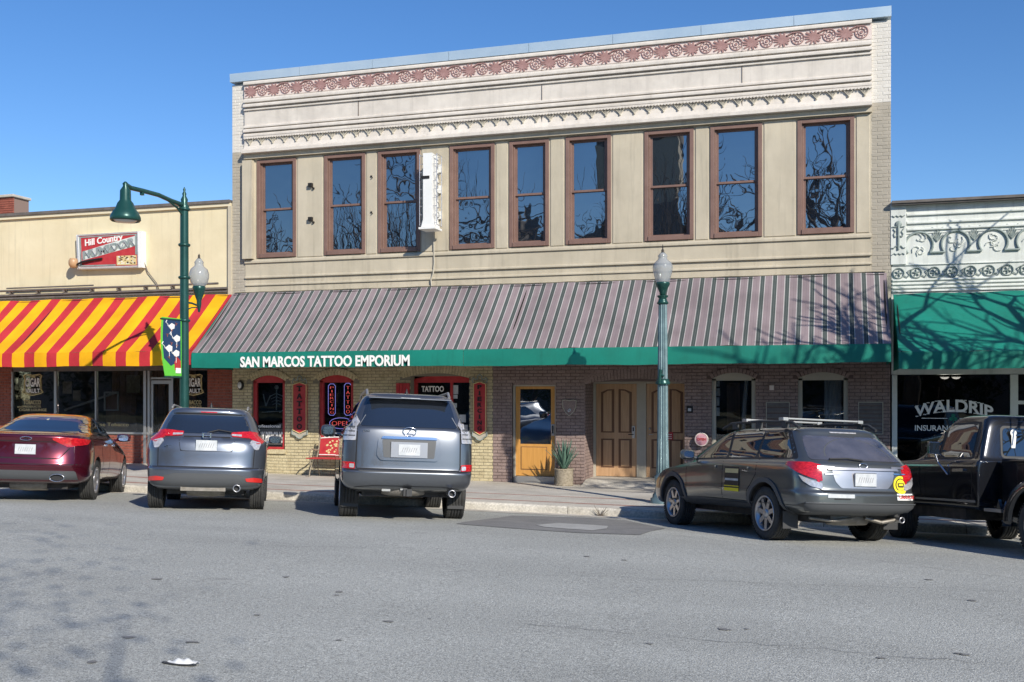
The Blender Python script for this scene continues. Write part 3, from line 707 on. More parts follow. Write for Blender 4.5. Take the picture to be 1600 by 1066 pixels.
def panel_door(x0, x1, z0, z1, Y, handle_side=1):
    d = MB(); t = .05
    d.box(x0, x1, Y, Y + t, z0, z1)
    o = d.build('double_door_leaf', 'wood', main, bevel=.003)
    w = x1 - x0; h = z1 - z0; st_ = .115; mx = .10; zmid = z0 + h * .43
    cols = [(x0 + st_, x0 + w / 2 - mx / 2), (x0 + w / 2 + mx / 2, x1 - st_)]
    for a, c_ in cols:
        for (za, zb, arch) in ((z0 + .20, zmid - .05, 0), (zmid + .09, z1 - .19, 1)):
            top = [(c_, zb), (a, zb)]
            if arch:
                left = (a < x0 + w / 2 - .2)
                hi = .07
                top = [(c_, zb + (hi if left else 0)), (lerp(a, c_, .5), zb + (hi * .9 if left else hi * .9)), (a, zb + (0 if left else hi))]
            pts = [(a, za), (c_, za)] + top
            cx_ = sum(p[0] for p in pts) / len(pts); cz_ = sum(p[1] for p in pts) / len(pts)
            MB().prism(pts, Y - .004, Y + .001).build('panel_groove', 'wood_dark', o)
            ins = [(cx_ + (p[0] - cx_) * (1 - .055 / max(.1, abs(p[0] - cx_))), cz_ + (p[1] - cz_) * (1 - .03 / max(.1, abs(p[1] - cz_)))) for p in pts]
            MB().prism(ins, Y - .016, Y).build('raised_panel', 'wood', o, bevel=.006)
    hx_ = x1 - .075 if handle_side > 0 else x0 + .075
    if handle_side > 0:
        MB().box(hx_ - .035, hx_ + .035, Y - .03, Y - .001, z0 + .88, z0 + 1.16).build('lock_plate', 'metal', o, bevel=.006); MB().box(hx_ - .015, hx_ + .015, Y - .034, Y - .031, z0 + 1.04, z0 + 1.13).box(hx_ - .11, hx_ + .01, Y - .06, Y - .04, z0 + .955, z0 + .975).build('handle', 'black', o)
    else:
        MB().lathe([(0, -.02), (.025, -.018), (.025, 0)], (hx_, Y, z0 + 1.1), 10, 'y').tube((hx_, Y, z0 + .97), (hx_, Y - .05, z0 + .97), .012).tube((hx_, Y - .05, z0 + .97), (hx_ + .09, Y - .05, z0 + .97), .01).build('handle', 'metal', o)
    return o
k1, k2 = wx(931.5, YD), wx(995, YD); k3, k4 = wx(1010, YD), wx(1068, YD)
zdt = wz(960, 600, YD)
panel_door(k1, k2, zt + .01, zdt, YD, 1); panel_door(k3, k3 + (k2 - k1), zt + .01, zdt, YD, -1)
MB().box(AL[0] + .002, k1 - .002, YD - .04, YD + .06, zt, zdt + .05).box(k2 + .002, k3 - .002, YD - .03, YD + .06, zt, zdt + .05).box(k1 - .002, AL[1], YD - .04, YD + .06, zdt + .002, zdt + .05).prism([(AL[0] + .002, zdt + .051)] + arc_pts(AL[0] + .002, AL[1] - .002, zdt + .06, .10) + [(AL[1] - .002, zdt + .051)], YD - .04, YD + .06).build('door_frame', 'taupe', main)
# single glazed door
Yd = YW + .12; z0 = walk_z(D1[0], YW); zd1 = wz(805, 743, Yd); zd2 = wz(835, 604, Yd)
x0, x1 = wx(806, Yd), wx(867.5, Yd)
dd = MB(); s_ = .10; gz0, gz1 = wz(835, 694, Yd), wz(835, 608, Yd)
dd.box(x0, x0 + s_, Yd, Yd + .05, zd1, zd2).box(x1 - s_, x1, Yd, Yd + .05, zd1, zd2).box(x0 + s_, x1 - s_, Yd, Yd + .05, gz1, zd2).box(x0 + s_, x1 - s_, Yd, Yd + .05, zd1, gz0)
o = dd.build('door', 'wood_yellow', main, bevel=.003)
MB().box(x0 + s_ + .02, x1 - s_ - .09, Yd - .006, Yd, zd1 + .14, gz0 - .06).build('panel_groove', 'wood_dark', o)
MB().box(x0 + s_ + .035, x1 - s_ - .105, Yd - .014, Yd - .001, zd1 + .155, gz0 - .075).build('raised_panel', 'wood_yellow', o, bevel=.006)
MB().box(x0 + s_, x1 - s_, Yd + .02, Yd + .028, gz0, gz1).build('pane', 'pane', o)
MB().box(x1 - .085, x1 - .015, Yd - .025, Yd - .001, zd1 + .92, zd1 + 1.18).build('lock_plate', 'metal', o, bevel=.005); MB().box(x1 - .068, x1 - .032, Yd - .03, Yd - .026, zd1 + .97, zd1 + 1.15).build('handle', 'black', o)
MB().box(D1[0] + .001, x0 - .003, Yd - .05, Yd + .05, z0, zd2 + .03).box(x1 + .003, D1[1] - .001, Yd - .05, Yd + .05, z0, zd2 + .03).box(x0 - .003, x1 + .003, Yd - .05, Yd + .05, zd2 + .003, zd2 + .03).build('door_frame', 'taupe', main)
MB().box(x0 - .003, x1 + .003, Yd - .10, Yd + .06, z0 - .2, zd1 - .006).build('threshold', 'alu', main)
MB().box(D1[0], D1[1], YW + .06, YW + .3, zd2 + .031, ZT).build('transom_panel', 'brick_maroon', main)
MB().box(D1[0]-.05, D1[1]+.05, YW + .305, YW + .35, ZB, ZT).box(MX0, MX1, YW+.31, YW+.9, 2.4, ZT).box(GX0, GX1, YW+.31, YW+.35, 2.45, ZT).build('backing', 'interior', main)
# ================================================================== NEIGHBOURS
# ---------------- left: cream shop with striped awning
LX0, LX1 = -27.0, XL - .01
left = thing('cigar_shop_building', 'low cream stucco shop building with red brick piers left of the tall building', 'building', ((LX0 + LX1) / 2, YW, 0), world=True)
zl0 = walk_z(-18, YW) - .04
MB().box(LX0, LX1, YW + .02, YW + .4, 2.75, 6.62).build('stucco_wall', 'cream_stucco', left)
MB().box(LX0, LX1 - .02, YW - .05, YW + .45, 6.62, 6.70).build('roof_edge', 'cream_trim', left)
MB().box(LX0, LX1 - .02, YW - .09, YW + .5, 6.702, 6.775).build('roof_cap', 'dark_cap', left)
MB().box(LX0, LX1, YW + 2.4, YW + 14, -.3, 6.5).box(LX0, LX1, YW + .41, YW + 2.39, 5.9, 6.5).box(LX0, LX0 + .3, YW + .41, YW + 2.39, -.3, 5.9).build('building_mass', 'brick_grey', left)
MB().box(wx(357) + .02, LX1 + .012, YW - .06, YW + .02, 4.3, 6.62).build('downpipe_cover', 'beige', left)
MB().box(LX0, LX1 - .1, YW - .09, YW + .02, 4.56, 4.61).tube((LX0, YW - .12, 4.70), (wx(345), YW - .12, 4.70), .028).tube((wx(15), YW - .1, 4.77), (wx(150), YW - .1, 4.77), .02).box(LX0, LX1 - .1, YW - .05, YW + .02, 4.49, 4.54).build('conduit', 'dark_cap', left)
for px in range(20, 350, 42): MB().box(wx(px) - .02, wx(px) + .02, YW - .13, YW + .02, 4.62, 4.70).build('conduit_clip', 'dark_cap', left)
# shopfront
for (pa, pb, nm) in ((-20, 18, 'pier'), (324, 351, 'pier')):
    a, c_ = wx(pa), wx(pb) if pb != 351 else XL - .012
    MB().box(a + .002, c_ - .002, YW + .012, YW + .4, -.2, 2.76).build('pier', 'mortar_red', left)
    brickwork(left, 'red_brick', [c for c in brick_cells(a, c_, -.05, 2.76, []) if c[2] > .02], YW, 'brick_red', 110 if pb == 18 else 90)
a, c_ = wx(18) + .02, wx(231)
zsl = wz(180, 677)
MB().box(a, c_, YW + .03, YW + .3, -.2, zsl - .02).build('bulkhead', 'mortar_red', left)
brickwork(left, 'red_brick', [c for c in brick_cells(a, c_, -.05, zsl - .04, []) if c[2] > .02], YW + .018, 'brick_red', 100, key=lambda c: -c[0])
MB().box(a, c_, YW - .02, YW + .3, zsl - .02, zsl + .03).build('sill', 'alu', left)
MB().box(a, LX1 - .3, YW + .02, YW + .12, 2.55, 2.76).build('header', 'dark_cap', left)
for px, w_ in ((18.5, .05), (86, .07), (149, .035), (226, .08), (232, .06)):
    X = wx(px); MB().box(X - w_ / 2, X + w_ / 2, YW + .0, YW + .09, zsl + .03 if px < 226 else -.05, 2.549).build('mullion', 'alu', left)
M['shopglass'] = clear_glass('shopglass', 1.48, (.8, .8, .78))
sg = []
for pa, pb in ((20, 84), (88, 148), (150, 224.5)):
    sg.append(MB().box(wx(pa) + .01, wx(pb) - .01, YW + .04, YW + .05, zsl + .03, 2.549).build('shop_pane', 'shopglass', left))
# door
dx0, dx1 = wx(234), wx(266); zdl = walk_z(dx0, YW) + .02
f = MB(); f.box(dx0, dx0 + .07, YW + .04, YW + .09, zdl, 2.30).box(dx1 - .07, dx1, YW + .04, YW + .09, zdl, 2.30).box(dx0 + .07, dx1 - .07, YW + .04, YW + .09, 2.21, 2.30).box(dx0 + .07, dx1 - .07, YW + .04, YW + .09, zdl, zdl + .16)
dr = f.build('glass_door', 'alu', left); MB().box(dx0 + .07, dx1 - .07, YW + .06, YW + .07, zdl + .16, 2.21).build('pane', 'shopglass', dr)
MB().tube((dx0 + .1, YW - .01, 1.05), (dx0 + .1, YW - .01, 1.45), .012).build('handle', 'metal', dr)
MB().box(dx1 + .005, dx1 + .06, YW + .03, YW + .09, -.1, 2.549).box(dx0, dx1, YW + .03, YW + .09, 2.33, 2.38).build('mullion', 'alu', left)
sg.append(MB().box(dx1 + .07, wx(323), YW + .04, YW + .05, .6, 2.549).build('shop_pane', 'shopglass', left))
MB().box(dx1 + .07, wx(323), YW + .02, YW + .3, -.1, .6).build('bulkhead', 'brick_red', left)
# dim interior with a picture rail, framed notice and counter
r = MB(); r.box(LX0, LX1, YW + 2.3, YW + 2.38, -.2, 2.76).box(LX0, LX1, YW + .41, YW + 2.3, -.15, -.1).box(LX0 + .3, LX1, YW + .41, YW + 2.3, 2.765, 2.8); r.build('room_lining', 'interior', left)
MB().box(wx(150), wx(205), YW + 1.7, YW + 2.0, -.1, .95).box(wx(90), wx(140), YW + 1.9, YW + 2.25, -.1, 1.9).build('counter', 'shop_wood', left)
for k in range(26):
    a_ = lerp(wx(88), wx(224), k / 26); MB().box(a_ + .01, a_ + .15, YW + 2.2 + (k % 3) * .015, YW + 2.28, .0, 2.6).build('wall_board', 'shop_wood', left)
for (px_, py_, w_, h_) in ((96, 606, .3, .35), (112, 618, .25, .3), (196, 600, .45, .5), (206, 640, .3, .3)):
    a_ = wx(px_, YW + 2.1); z_ = wz(px_, py_, YW + 2.1); MB().box(a_, a_ + w_, YW + 2.15, YW + 2.17, z_ - h_ / 2, z_ + h_ / 2).build('poster', 'pot', left)
pn = MB(); Yn = YW + .35
for (pa, pb, za_, zb_) in ((162, 164.5, 612, 642), (183, 185, 612, 642)): pn.box(wx(pa, Yn), wx(pb, Yn), Yn, Yn + .02, wz(pa, zb_, Yn), wz(pa, za_, Yn))
pn.box(wx(162, Yn), wx(185, Yn), Yn, Yn + .02, wz(170, 642, Yn), wz(170, 640, Yn)).box(wx(162, Yn), wx(185, Yn), Yn, Yn + .02, wz(170, 615, Yn), wz(170, 612, Yn))
pn.build('notice_frame', 'alu', left)
MB().tube(arr(101, 641, YW + .5), arr(183, 613, YW + .5), .03).build('blind_rail', 'alu', left)
Yt = YW + .032
def cigar_letters(par, cx_):
    glass_text(par, 'CIGAR', cx_, 604, 13, Yt, bold=.02, wpx=23, fn=None)
    glass_text(par, 'VAULT', cx_, 614, 6.5, Yt, bold=.02, wpx=22)
    glass_text(par, 'THE', cx_, 590.5, 3, Yt, 'gold', wpx=8, bold=.02)
    glass_text(par, 'TOBACCO', cx_ - 1, 632, 6.5, Yt, 'gold', wpx=27)
    glass_text(par, 'PRODUCTS', cx_ - 1, 637, 3.2, Yt, 'gold', wpx=27)
    glass_text(par, 'and', cx_ - 20, 637, 3.4, Yt, 'gold', wpx=8)
    glass_text(par, 'CIGAR LOUNGE', cx_, 642.5, 4, Yt, 'gold', wpx=43)
    o = MB(); k = .0162
    pts = [(-14, 587), (-10, 585), (0, 586.5), (10, 585), (14, 587), (12.5, 592), (13, 600), (13, 608), (16, 613), (12, 615), (0, 618), (-12, 615), (-16, 613), (-13, 608), (-13, 600), (-12.5, 592), (-14, 587)]
    P3 = [arr(cx_ + p[0], p[1], Yt) for p in pts]
    o.path(P3, .011, 5).path([arr(cx_ + p[0] * .86, lerp(p[1], 601, .12), Yt) for p in pts], .005, 4)
    o.build('shield_outline', 'gold', par)
cigar_letters(sg[0], 51); cigar_letters(sg[3], 302)
glass_text(sg[2], 'Pipe Tobacco', 175, 666, 5.5, Yt, 'gold', wpx=52)
# chimney beyond the roof
ch = thing('chimney', 'short red brick chimney stack with pale cap rising behind the cream parapet at far left', 'chimney', (wx(5, YW + 5), YW + 5, 6.0), world=True)
cx0, cx1 = wx(-12, YW + 5), wx(21, YW + 5); zc0, zc1 = 6.2, wz(5, 309, YW + 5)
MB().box(cx0 + .02, cx1 - .02, YW + 5.02, YW + 5.7, zc0, zc1).build('stack', 'mortar_red', ch)
brickwork(ch, 'brick', brick_cells(cx0, cx1, zc0 + .3, zc1 - .01, []), YW + 5.0, 'brick_red', 60)
MB().box(cx0 - .05, cx1 + .05, YW + 4.93, YW + 5.75, zc1, zc1 + .09).build('cap', 'concrete', ch, bevel=.02)

# ---------------- right: white pressed metal shop
RX0, RX1 = XR + .012, 9.0
right = thing('insurance_office_building', 'low white pressed metal fronted office building right of the tall building', 'building', ((RX0 + RX1) / 2, YW, 0), world=True)
MB().box(RX0, RX1, YW + .03, YW + .4, 2.35, 5.80).build('front_panel', 'pressed_white', right)
MB().box(RX0, RX1, YW - .12, YW + .5, 5.80, 5.83).box(RX0, RX1, YW - .15, YW + .5, 5.832, 5.885).build('roof_cap', 'dark_cap', right)
MB().box(RX0, RX1, YW + 2.4, YW + 14, -.4, 5.6).box(RX0, RX1, YW + .41, YW + 2.39, 5.1, 5.6).build('building_mass', 'brick_grey', right)
q = lambda py: wz(1450, py)      # rough height scale at the left of the panel
MB().lathe([(.12, 0), (.12, .18), (.2, .2), (.2, .28), (.05, .34), (0, .34)], (wx(1453, YW + 2), YW + 2, 5.62), 12).build('roof_vent', 'dark_cap', right)
def rl(py): return wz(1500, py)
for py in (331.5, 344.5, 355): mold(rl(py) - .03, rl(py) + .03, .05, 'pressed_white', wx(1417), RX1, YW + .03, 'lap_board', right)
for py in (361.5,): MB().box(wx(1417), RX1, YW + .015, YW + .03, rl(py) - .01, rl(py) + .004).build('fascia_line', 'pressed_white', right)
for py in (435, 441, 447, 452.5): mold(rl(py) - .022, rl(py) + .022, .04, 'pressed_white', RX0 + .02, RX1, YW + .03, 'lower_moulding', right)
mold(rl(411) - .015, rl(411) + .012, .03, 'pressed_white', RX0 + .02, RX1, YW + .03, 'band_moulding', right)
# left pilaster panel
pa, pb = wx(1391.5), wx(1416)
MB().box(pa, pb, YW - .02, YW + .031, wz(1400, 414), wz(1400, 316)).build('pilaster', 'pressed_white', right, bevel=.01)
orn = MB(); cxp = (pa + pb) / 2; Yo = YW - .035
def sp(mb, pts, r=.011): mb.path([(cxp + u, Yo, v) for u, v in pts], r, 5)
for s in (-1, 1):
    sp(orn, [(0, 5.57), (s * .04, 5.60), (s * .08, 5.57), (s * .12, 5.60)], .009); sp(orn, [(0, 4.83), (s * .04, 4.80), (s * .08, 4.83), (s * .12, 4.80)], .009)
    sp(orn, [(0, 4.95), (s * .05, 4.98), (s * .09, 4.93), (s * .13, 4.94)]); sp(orn, [(0, 5.20), (s * .07, 5.16), (s * .09, 5.22), (s * .06, 5.27), (s * .10, 5.33)]); sp(orn, [(0, 5.36), (s * .12, 5.37)])
sp(orn, [(0, 4.9), (0, 5.1), (0, 5.36), (0, 5.44)], .026)
orn.lathe([(0, -.02), (.05, -.015), (.07, 0), (0, .01)], (cxp, Yo, 5.42), 8, 'y')
orn.build('urn_ornament', 'relief_dark', right)
# horseshoe arches, fans and swirl row
cxs = []
p = (wx(1515) - wx(1436 + 3)); X = wx(1439) - 0; k = 0
pitch = wx(1493.5) - wx(1436)
X = wx(1436)
while X < RX1 - .5:
    r_ = .265; zc = 4.985; mb = MB()
    A = [(X - r_ * 1.0 * cos(t) , zc + r_ * .98 * sin(t)) for t in [radians(-38 + i * (256) / 20) for i in range(21)]]
    mb.path([(u, YW + .014, v) for u, v in A], .026, 6)
    mb.build('horseshoe_arch', 'relief_dark', right)
    if X + pitch < RX1 - .5:
        xa, xb = X + r_ * cos(radians(38)), X + pitch - r_ * cos(radians(38))
        MB().path([(xa, YW, zc - .163), (xb, YW, zc - .163)], .022, 6).build('arch_link', 'relief_dark', right)
        fm_ = MB(); xm = X + pitch / 2
        for a in range(-3, 4): fm_.path([(xm, YW + .01, zc + .06), (xm + .13 * sin(a * .33), YW + .01, zc + .08 + .20 * cos(a * .33))], .010, 4)
        fm_.path([(xm - .17, YW + .01, zc + .31), (xm - .10, YW, zc + .34), (xm, YW, zc + .30), (xm + .10, YW, zc + .34), (xm + .17, YW + .01, zc + .31)], .012, 4)
        fm_.build('shell_ornament', 'relief_dark', right)
    rr = random.Random(int(X * 100))
    for j in range(5):
        sw = MB()
        c0 = (X + rr.uniform(-.12, .12), zc + rr.uniform(-.16, .15)); q0 = rr.uniform(0, 6)
        sw.path([(c0[0] + (.02 + .012 * i) * cos(q0 + i * .7), YW + .012, c0[1] + (.02 + .012 * i) * sin(q0 + i * .7)) for i in range(8)], .010, 4).build('scroll_relief', 'pressed_white', right)
    X += pitch
X = RX0 + .14; pr = wx(1462) - wx(1434)
while X < RX1 - .1:
    mb = MB(); zc = rl(424)
    mb.path([(X + .105 * cos(i * pi / 8), YW + .01, zc + .105 * sin(i * pi / 8)) for i in range(17)], .013, 5)
    for a in range(5): mb.path([(X, YW + .012, zc), (X + .07 * cos(a * 1.256 + X), YW + .012, zc + .07 * sin(a * 1.256 + X))], .014, 5)
    mb.path([(X + .10, YW + .01, zc - .05), (X + .17, YW + .01, zc - .09), (X + .21, YW + .01, zc - .02), (X + .17, YW + .01, zc + .03), (X + .24, YW + .01, zc + .07)], .010, 4)
    mb.build('vine_rosette', 'relief_dark', right); X += pr
# office window
gx0, gx1 = wx(1402), wx(1579); zb0 = .35
MB().box(RX0 + .01, gx0, YW + .02, YW + .12, -.3, 2.34).box(gx1, gx1 + .14, YW + .02, YW + .12, -.3, 2.34).box(gx1 + .55, RX1, YW + .02, YW + .12, -.3, 2.34).box(gx0, gx1, YW + .02, YW + .12, -.3, zb0).box(gx1 + .14, gx1 + .55, YW + .03, YW + .1, 1.75, 1.82).build('window_frame', 'pressed_white', right)
M['officeglass'] = clear_glass('officeglass', 1.62, (.5, .5, .5))
og = MB().box(gx0, gx1, YW + .06, YW + .07, zb0, 2.34).build('office_pane', 'officeglass', right)
MB().box(gx1 + .14, gx1 + .55, YW + .06, YW + .07, -.1, 2.34).build('office_pane', 'officeglass', right)
MB().box(RX0, RX1, YW + 1.9, YW + 1.95, -.3, 2.6).box(RX0, RX0 + .05, YW + .13, YW + 1.9, -.3, 2.6).box(RX0, RX1, YW + .41, YW + 1.9, 2.5, 2.55).build('room_lining', 'interior', right)
bl = MB()
for i in range(60): bl.box(gx0 + .02, gx1 - .02, YW + .14, YW + .165, zb0 + .05 + i * .032, zb0 + .054 + i * .032)
bl.build('blind_slats', 'black', right, kind='stuff')
for px in (1476, 1494): MB().lathe([(0, 0), (.09, 0), (.06, -.03), (0, -.05)], (wx(px, YW + .25), YW + .25, 2.30), 10).build('ceiling_light', 'lamp_lit', right)
Yr = YW + .052
cxo, kk = wx(1490, Yr), (wx(1551, Yr) - wx(1428, Yr))
def bend(u, v):
    t = 2 * u / kk
    return (u, v * (1.0 + .12 * (1 - t * t)) + .115 * (1 - t * t))
zt_ = wz(1490, 650, Yr) 
text_mb('WALDRIP', .21, .006, 1, .028, x=cxo, y=Yr, z=wz(1490, 652, Yr), align='CENTER', width=kk, fn=bend).build('lettering', 'white_letter', og)
ser = MB()   # serifs
for u in (-.47, -.37, -.325, -.22, -.185, -.14, .045, .10, .145, .21, .27, .315, .36):
    for top in (0, 1):
        p = bend(u * kk, .21 if top else 0); ser.box(cxo + p[0] - .028, cxo + p[0] + .028, Yr - .001, Yr + .005, wz(1490, 652, Yr) + p[1] - .008, wz(1490, 652, Yr) + p[1] + .008)
ser.build('lettering_serif', 'white_letter', og)
glass_text(og, 'INSURANCE AGENCY', 1490, 673.5, 8.5, Yr, bold=.015, wpx=122)
ln = MB(); 
for pa, pb in ((1440, 1480), (1499, 1541)): ln.box(wx(pa, Yr), wx(pb, Yr), Yr, Yr + .006, wz(1490, 654.5, Yr), wz(1490, 653.5, Yr))
ln.build('lettering_rule', 'white_letter', og)
cl = MB(); X, Z = wx(1489.5, Yr), wz(1489.5, 653, Yr)
for a in (90, 210, 330): cl.prism([(X + .045 * cos(radians(a)) + .04 * cos(t), Z + .045 * sin(radians(a)) + .04 * sin(t)) for t in [i * pi / 5 for i in range(10)]], Yr - .002, Yr + .004)
cl.box(X - .008, X + .008, Yr - .002, Yr + .004, Z - .12, Z); cl.build('clover_emblem', 'green_dark', og)

# ================================================================== AWNINGS
def awning(name, label, x0, x1, z_top, z_vt, z_vb, proj, cloth, valance, n=60, side=None, seams=(), sag=.06):
    t = thing(name, label, 'awning', ((x0 + x1) / 2, YW, z_vb), world=True)
    vs = []; fs = []; m = 8
    for j in range(m + 1):
        v = j / m
        for i in range(n + 1):
            u = i / n; x = lerp(x0, x1, u)
            bow = -sag * sin(pi * v) * (.6 + .4 * cos(2 * pi * u * (x1 - x0) / 1.9)) + .010 * sin(x * 4.1 + v * 3) + .007 * sin(x * 9.7 - v * 5) * v
            vs.append((x, YW - .07 - (proj - .07) * v, lerp(z_top, z_vt, v) + bow))
    fs = [(j * (n + 1) + i, j * (n + 1) + i + 1, (j + 1) * (n + 1) + i + 1, (j + 1) * (n + 1) + i) for j in range(m) for i in range(n)]
    MB().add(vs, fs, True).build('canopy', cloth, t)
    yv = YW - proj
    xs = [x0] + list(seams) + [x1]
    for a, c_ in zip(xs[:-1], xs[1:]):
        k = max(8, int((c_ - a) / .25)); V = []; Fs = []
        for i in range(k + 1):
            x = lerp(a + .003, c_ - .003, i / k); w_ = .008 * sin(x * 3.3) + .005 * sin(x * 9.1)
            V += [(x, yv + w_ * .3, z_vt + .004), (x, yv - .012 + w_, (z_vt + z_vb) / 2), (x, yv + w_ * 1.3, z_vb + .008 * sin(x * 2.1) + .004 * sin(x * 7))]
        Fs = [(3 * i + r_, 3 * i + 3 + r_, 3 * i + 4 + r_, 3 * i + 1 + r_) for i in range(k) for r_ in (0, 1)]
        MB().add(V, Fs, True).build('valance', valance, t)
    for x in (x0 + .003, x1 - .003):
        MB().add([(x, YW - .05, z_top), (x, yv, z_vt), (x, yv, z_vb), (x, YW - .05, z_vb)], [(0, 1, 2, 3)]).build('end_flap', side or valance, t)
    fr_ = MB(); k = max(2, int((x1 - x0) / 2.2))
    fr_.tube((x0 + .05, yv + .03, z_vt - .03), (x1 - .05, yv + .03, z_vt - .03), .018).tube((x0 + .05, YW - .1, z_top - .05), (x1 - .05, YW - .1, z_top - .05), .018).tube((x0 + .05, yv + .03, z_vb + .02), (x1 - .05, yv + .03, z_vb + .02), .014)
    for i in range(k + 1):
        x = lerp(x0 + .06, x1 - .06, i / k); fr_.tube((x, yv + .03, z_vt - .04), (x, YW - .1, z_top - .07), .015).tube((x, yv + .03, z_vb + .02), (x, YW - .02, z_vb + .1), .015).tube((x, yv + .03, z_vb + .02), (x, yv + .03, z_vt - .03), .012)
    fr_.build('awning_frame', 'metal' if False else 'dark_metal', t)
    return t, yv
AP = .252
mv = (.25, .203, .212); mv2 = (.218, .176, .186); dg = (.06, .078, .074); wh = (.54, .51, .49); gr = (.15, .155, .152)
M['awn_main'] = stripes('awn_main', AP, .12, [(0, mv), (.22, mv2), (.27, mv), (.50, wh), (.54, gr), (.60, dg), (.72, gr), (.75, dg), (.86, gr), (.90, wh), (.94, mv)])
aw, yv = awning('awning', 'long mauve and dark green pinstriped awning with green valance across the tall building', wx(366) + .0, wx(1385), 4.44, 2.90, 2.55, 1.8, M['awn_main'], 'green_cloth', 120, seams=(wx(724, YW - 1.8),))
Yv_ = yv - .03
tb = text_mb('SAN MARCOS TATTOO EMPORIUM', .225, .012, 1, .03, x=wx(504, Yv_), y=Yv_, z=wz(504, 572.2, Yv_), align='CENTER', width=wx(636, Yv_) - wx(372, Yv_), fn=None)
tb.build('lettering', 'white_letter', aw)
red = (.50, .035, .045); yel = (.84, .42, .01)
M['awn_left'] = stripes('awn_left', .665, 0, [(0, yel), (.55, red)])
awl, _ = awning('awning', 'red and yellow broad striped awning over the cream shop at left', LX0, wx(364), 4.43, 2.95, 2.62, 1.77, M['awn_left'], M['awn_left'], 80, side=M['awn_left'])
awr, _ = awning('awning', 'plain green awning over the office window right of the tall building', RX0 + .03, RX1, 3.99, 2.74, 2.42, 1.8, 'green_cloth', 'green_cloth', 50)

# ================================================================== SIGNS ON THE UPPER FRONTS
# humidor sign: tilted-look boxed sign with pipe
sg_ = thing('shop_sign', 'boxed red and white cigar shop sign with a brown pipe on the cream wall', 'sign', (wx(170), YW, 5.3), world=True)
Ys = YW - .15
q0, q1, q2, q3 = [(wx(a, Ys), wz(a, b_, Ys)) for a, b_ in ((119, 367), (221, 361), (222, 418), (121, 421))]
MB().prism([q3, q2, q1, q0], Ys, YW + .02).build('sign_box', 'white_paint', sg_)
def sq(u, v): 
    t0 = (lerp(q0[0], q1[0], u), lerp(q0[1], q1[1], u)); t1 = (lerp(q3[0], q2[0], u), lerp(q3[1], q2[1], u)); return (lerp(t1[0], t0[0], v), lerp(t1[1], t0[1], v))
def sqp(pts, m, d, nm): MB().prism([sq(*p) for p in pts], Ys - d, Ys + .001).build(nm, m, sg_)
sqp([(.05, .06), (.93, .06), (.93, .95), (.05, .95)], 'red_paint', .006, 'sign_face')
sqp([(.09, .25), (.92, .60), (.92, .88), (.55, .72), (.09, .50)], 'pressed_white', .010, 'sign_band')
sqp([(.62, .08), (.92, .08), (.92, .34), (.62, .34)], 'gold', .012, 'tobacco_panel')
def qtext(body, u0, u1, v0, v1, m, rise=0.0, bold=.03):
    tm = text_mb(body, 1.0, .01, 1, bold, align='LEFT', width=1.0)
    V = []
    for (x, y, z) in tm.v: p = sq(lerp(u0, u1, x), lerp(v0, v1, z) + rise * x); V.append((p[0], Ys - .022 + y, p[1]))
    tm.v = V; return tm.build('lettering', m, sg_)
qtext('Hill Country', .14, .72, .66, .84, 'white_letter', .12, .02); qtext('HUMIDOR', .10, .91, .29, .50, 'relief_dark', .33, .05)
rq = random.Random(77)
for i in range(46):      # printed tobacco flakes
    u_, v_ = rq.uniform(.64, .90), rq.uniform(.10, .31); sqp([(u_, v_), (u_ + .022, v_ + .004), (u_ + .018, v_ + .03), (u_ - .004, v_ + .022)], 'wood_dark' if i % 3 else 'white_letter', .015, 'printed_flake')
for e_ in ([(.05, .90), (.93, .90), (.93, .93), (.05, .93)], [(.05, .07), (.60, .07), (.60, .11), (.05, .11)], [(.05, .11), (.075, .11), (.075, .90), (.05, .90)], [(.905, .36), (.93, .36), (.93, .90), (.905, .90)]): sqp(e_, 'relief_dark', .013, 'sign_border')
sg_tube = MB(); sg_tube.path([(lambda q_: (q_[0], Ys - .035, q_[1]))(sq(.10 + .05 * k, .30 + .02 * k + (.17 if k % 2 else 0))) for k in range(17)], .008, 5); sg_tube.build('neon_tube', 'lens_clear', sg_)
nb_ = MB(); pts = [sq(*p) for p in ((.03, .03), (.95, .03), (.95, .98), (.03, .98), (.03, .03))]
nb_.path([(p[0], Ys - .03, p[1]) for p in pts], .010, 6); nb_.build('neon_border', 'lens_clear', sg_)
pipe = MB(); bx, bz = wx(118, Ys), wz(118, 412, Ys)
pipe.lathe([(0, -.13), (.08, -.11), (.12, -.03), (.12, .06), (.09, .12), (.06, .12), (.06, .05), (0, .05)], (bx, Ys - .08, bz), 14); pipe.build('pipe_bowl', 'wood', sg_)
MB().path([(bx + .08, Ys - .08, bz - .05), (bx + .25, Ys - .07, bz + .02), (bx + .5, Ys - .05, bz + .06), (bx + .85, Ys - .04, bz + .09)], .028, 8).build('pipe_stem', 'black', sg_)
MB().path([(wx(223), YW - .05, wz(223, 398)), (wx(232), YW - .03, wz(232, 425)), (wx(246), YW - .03, wz(246, 443)), (wx(250), YW - .06, wz(250, 452))], .012, 6).build('cable', 'dark_cap', sg_)
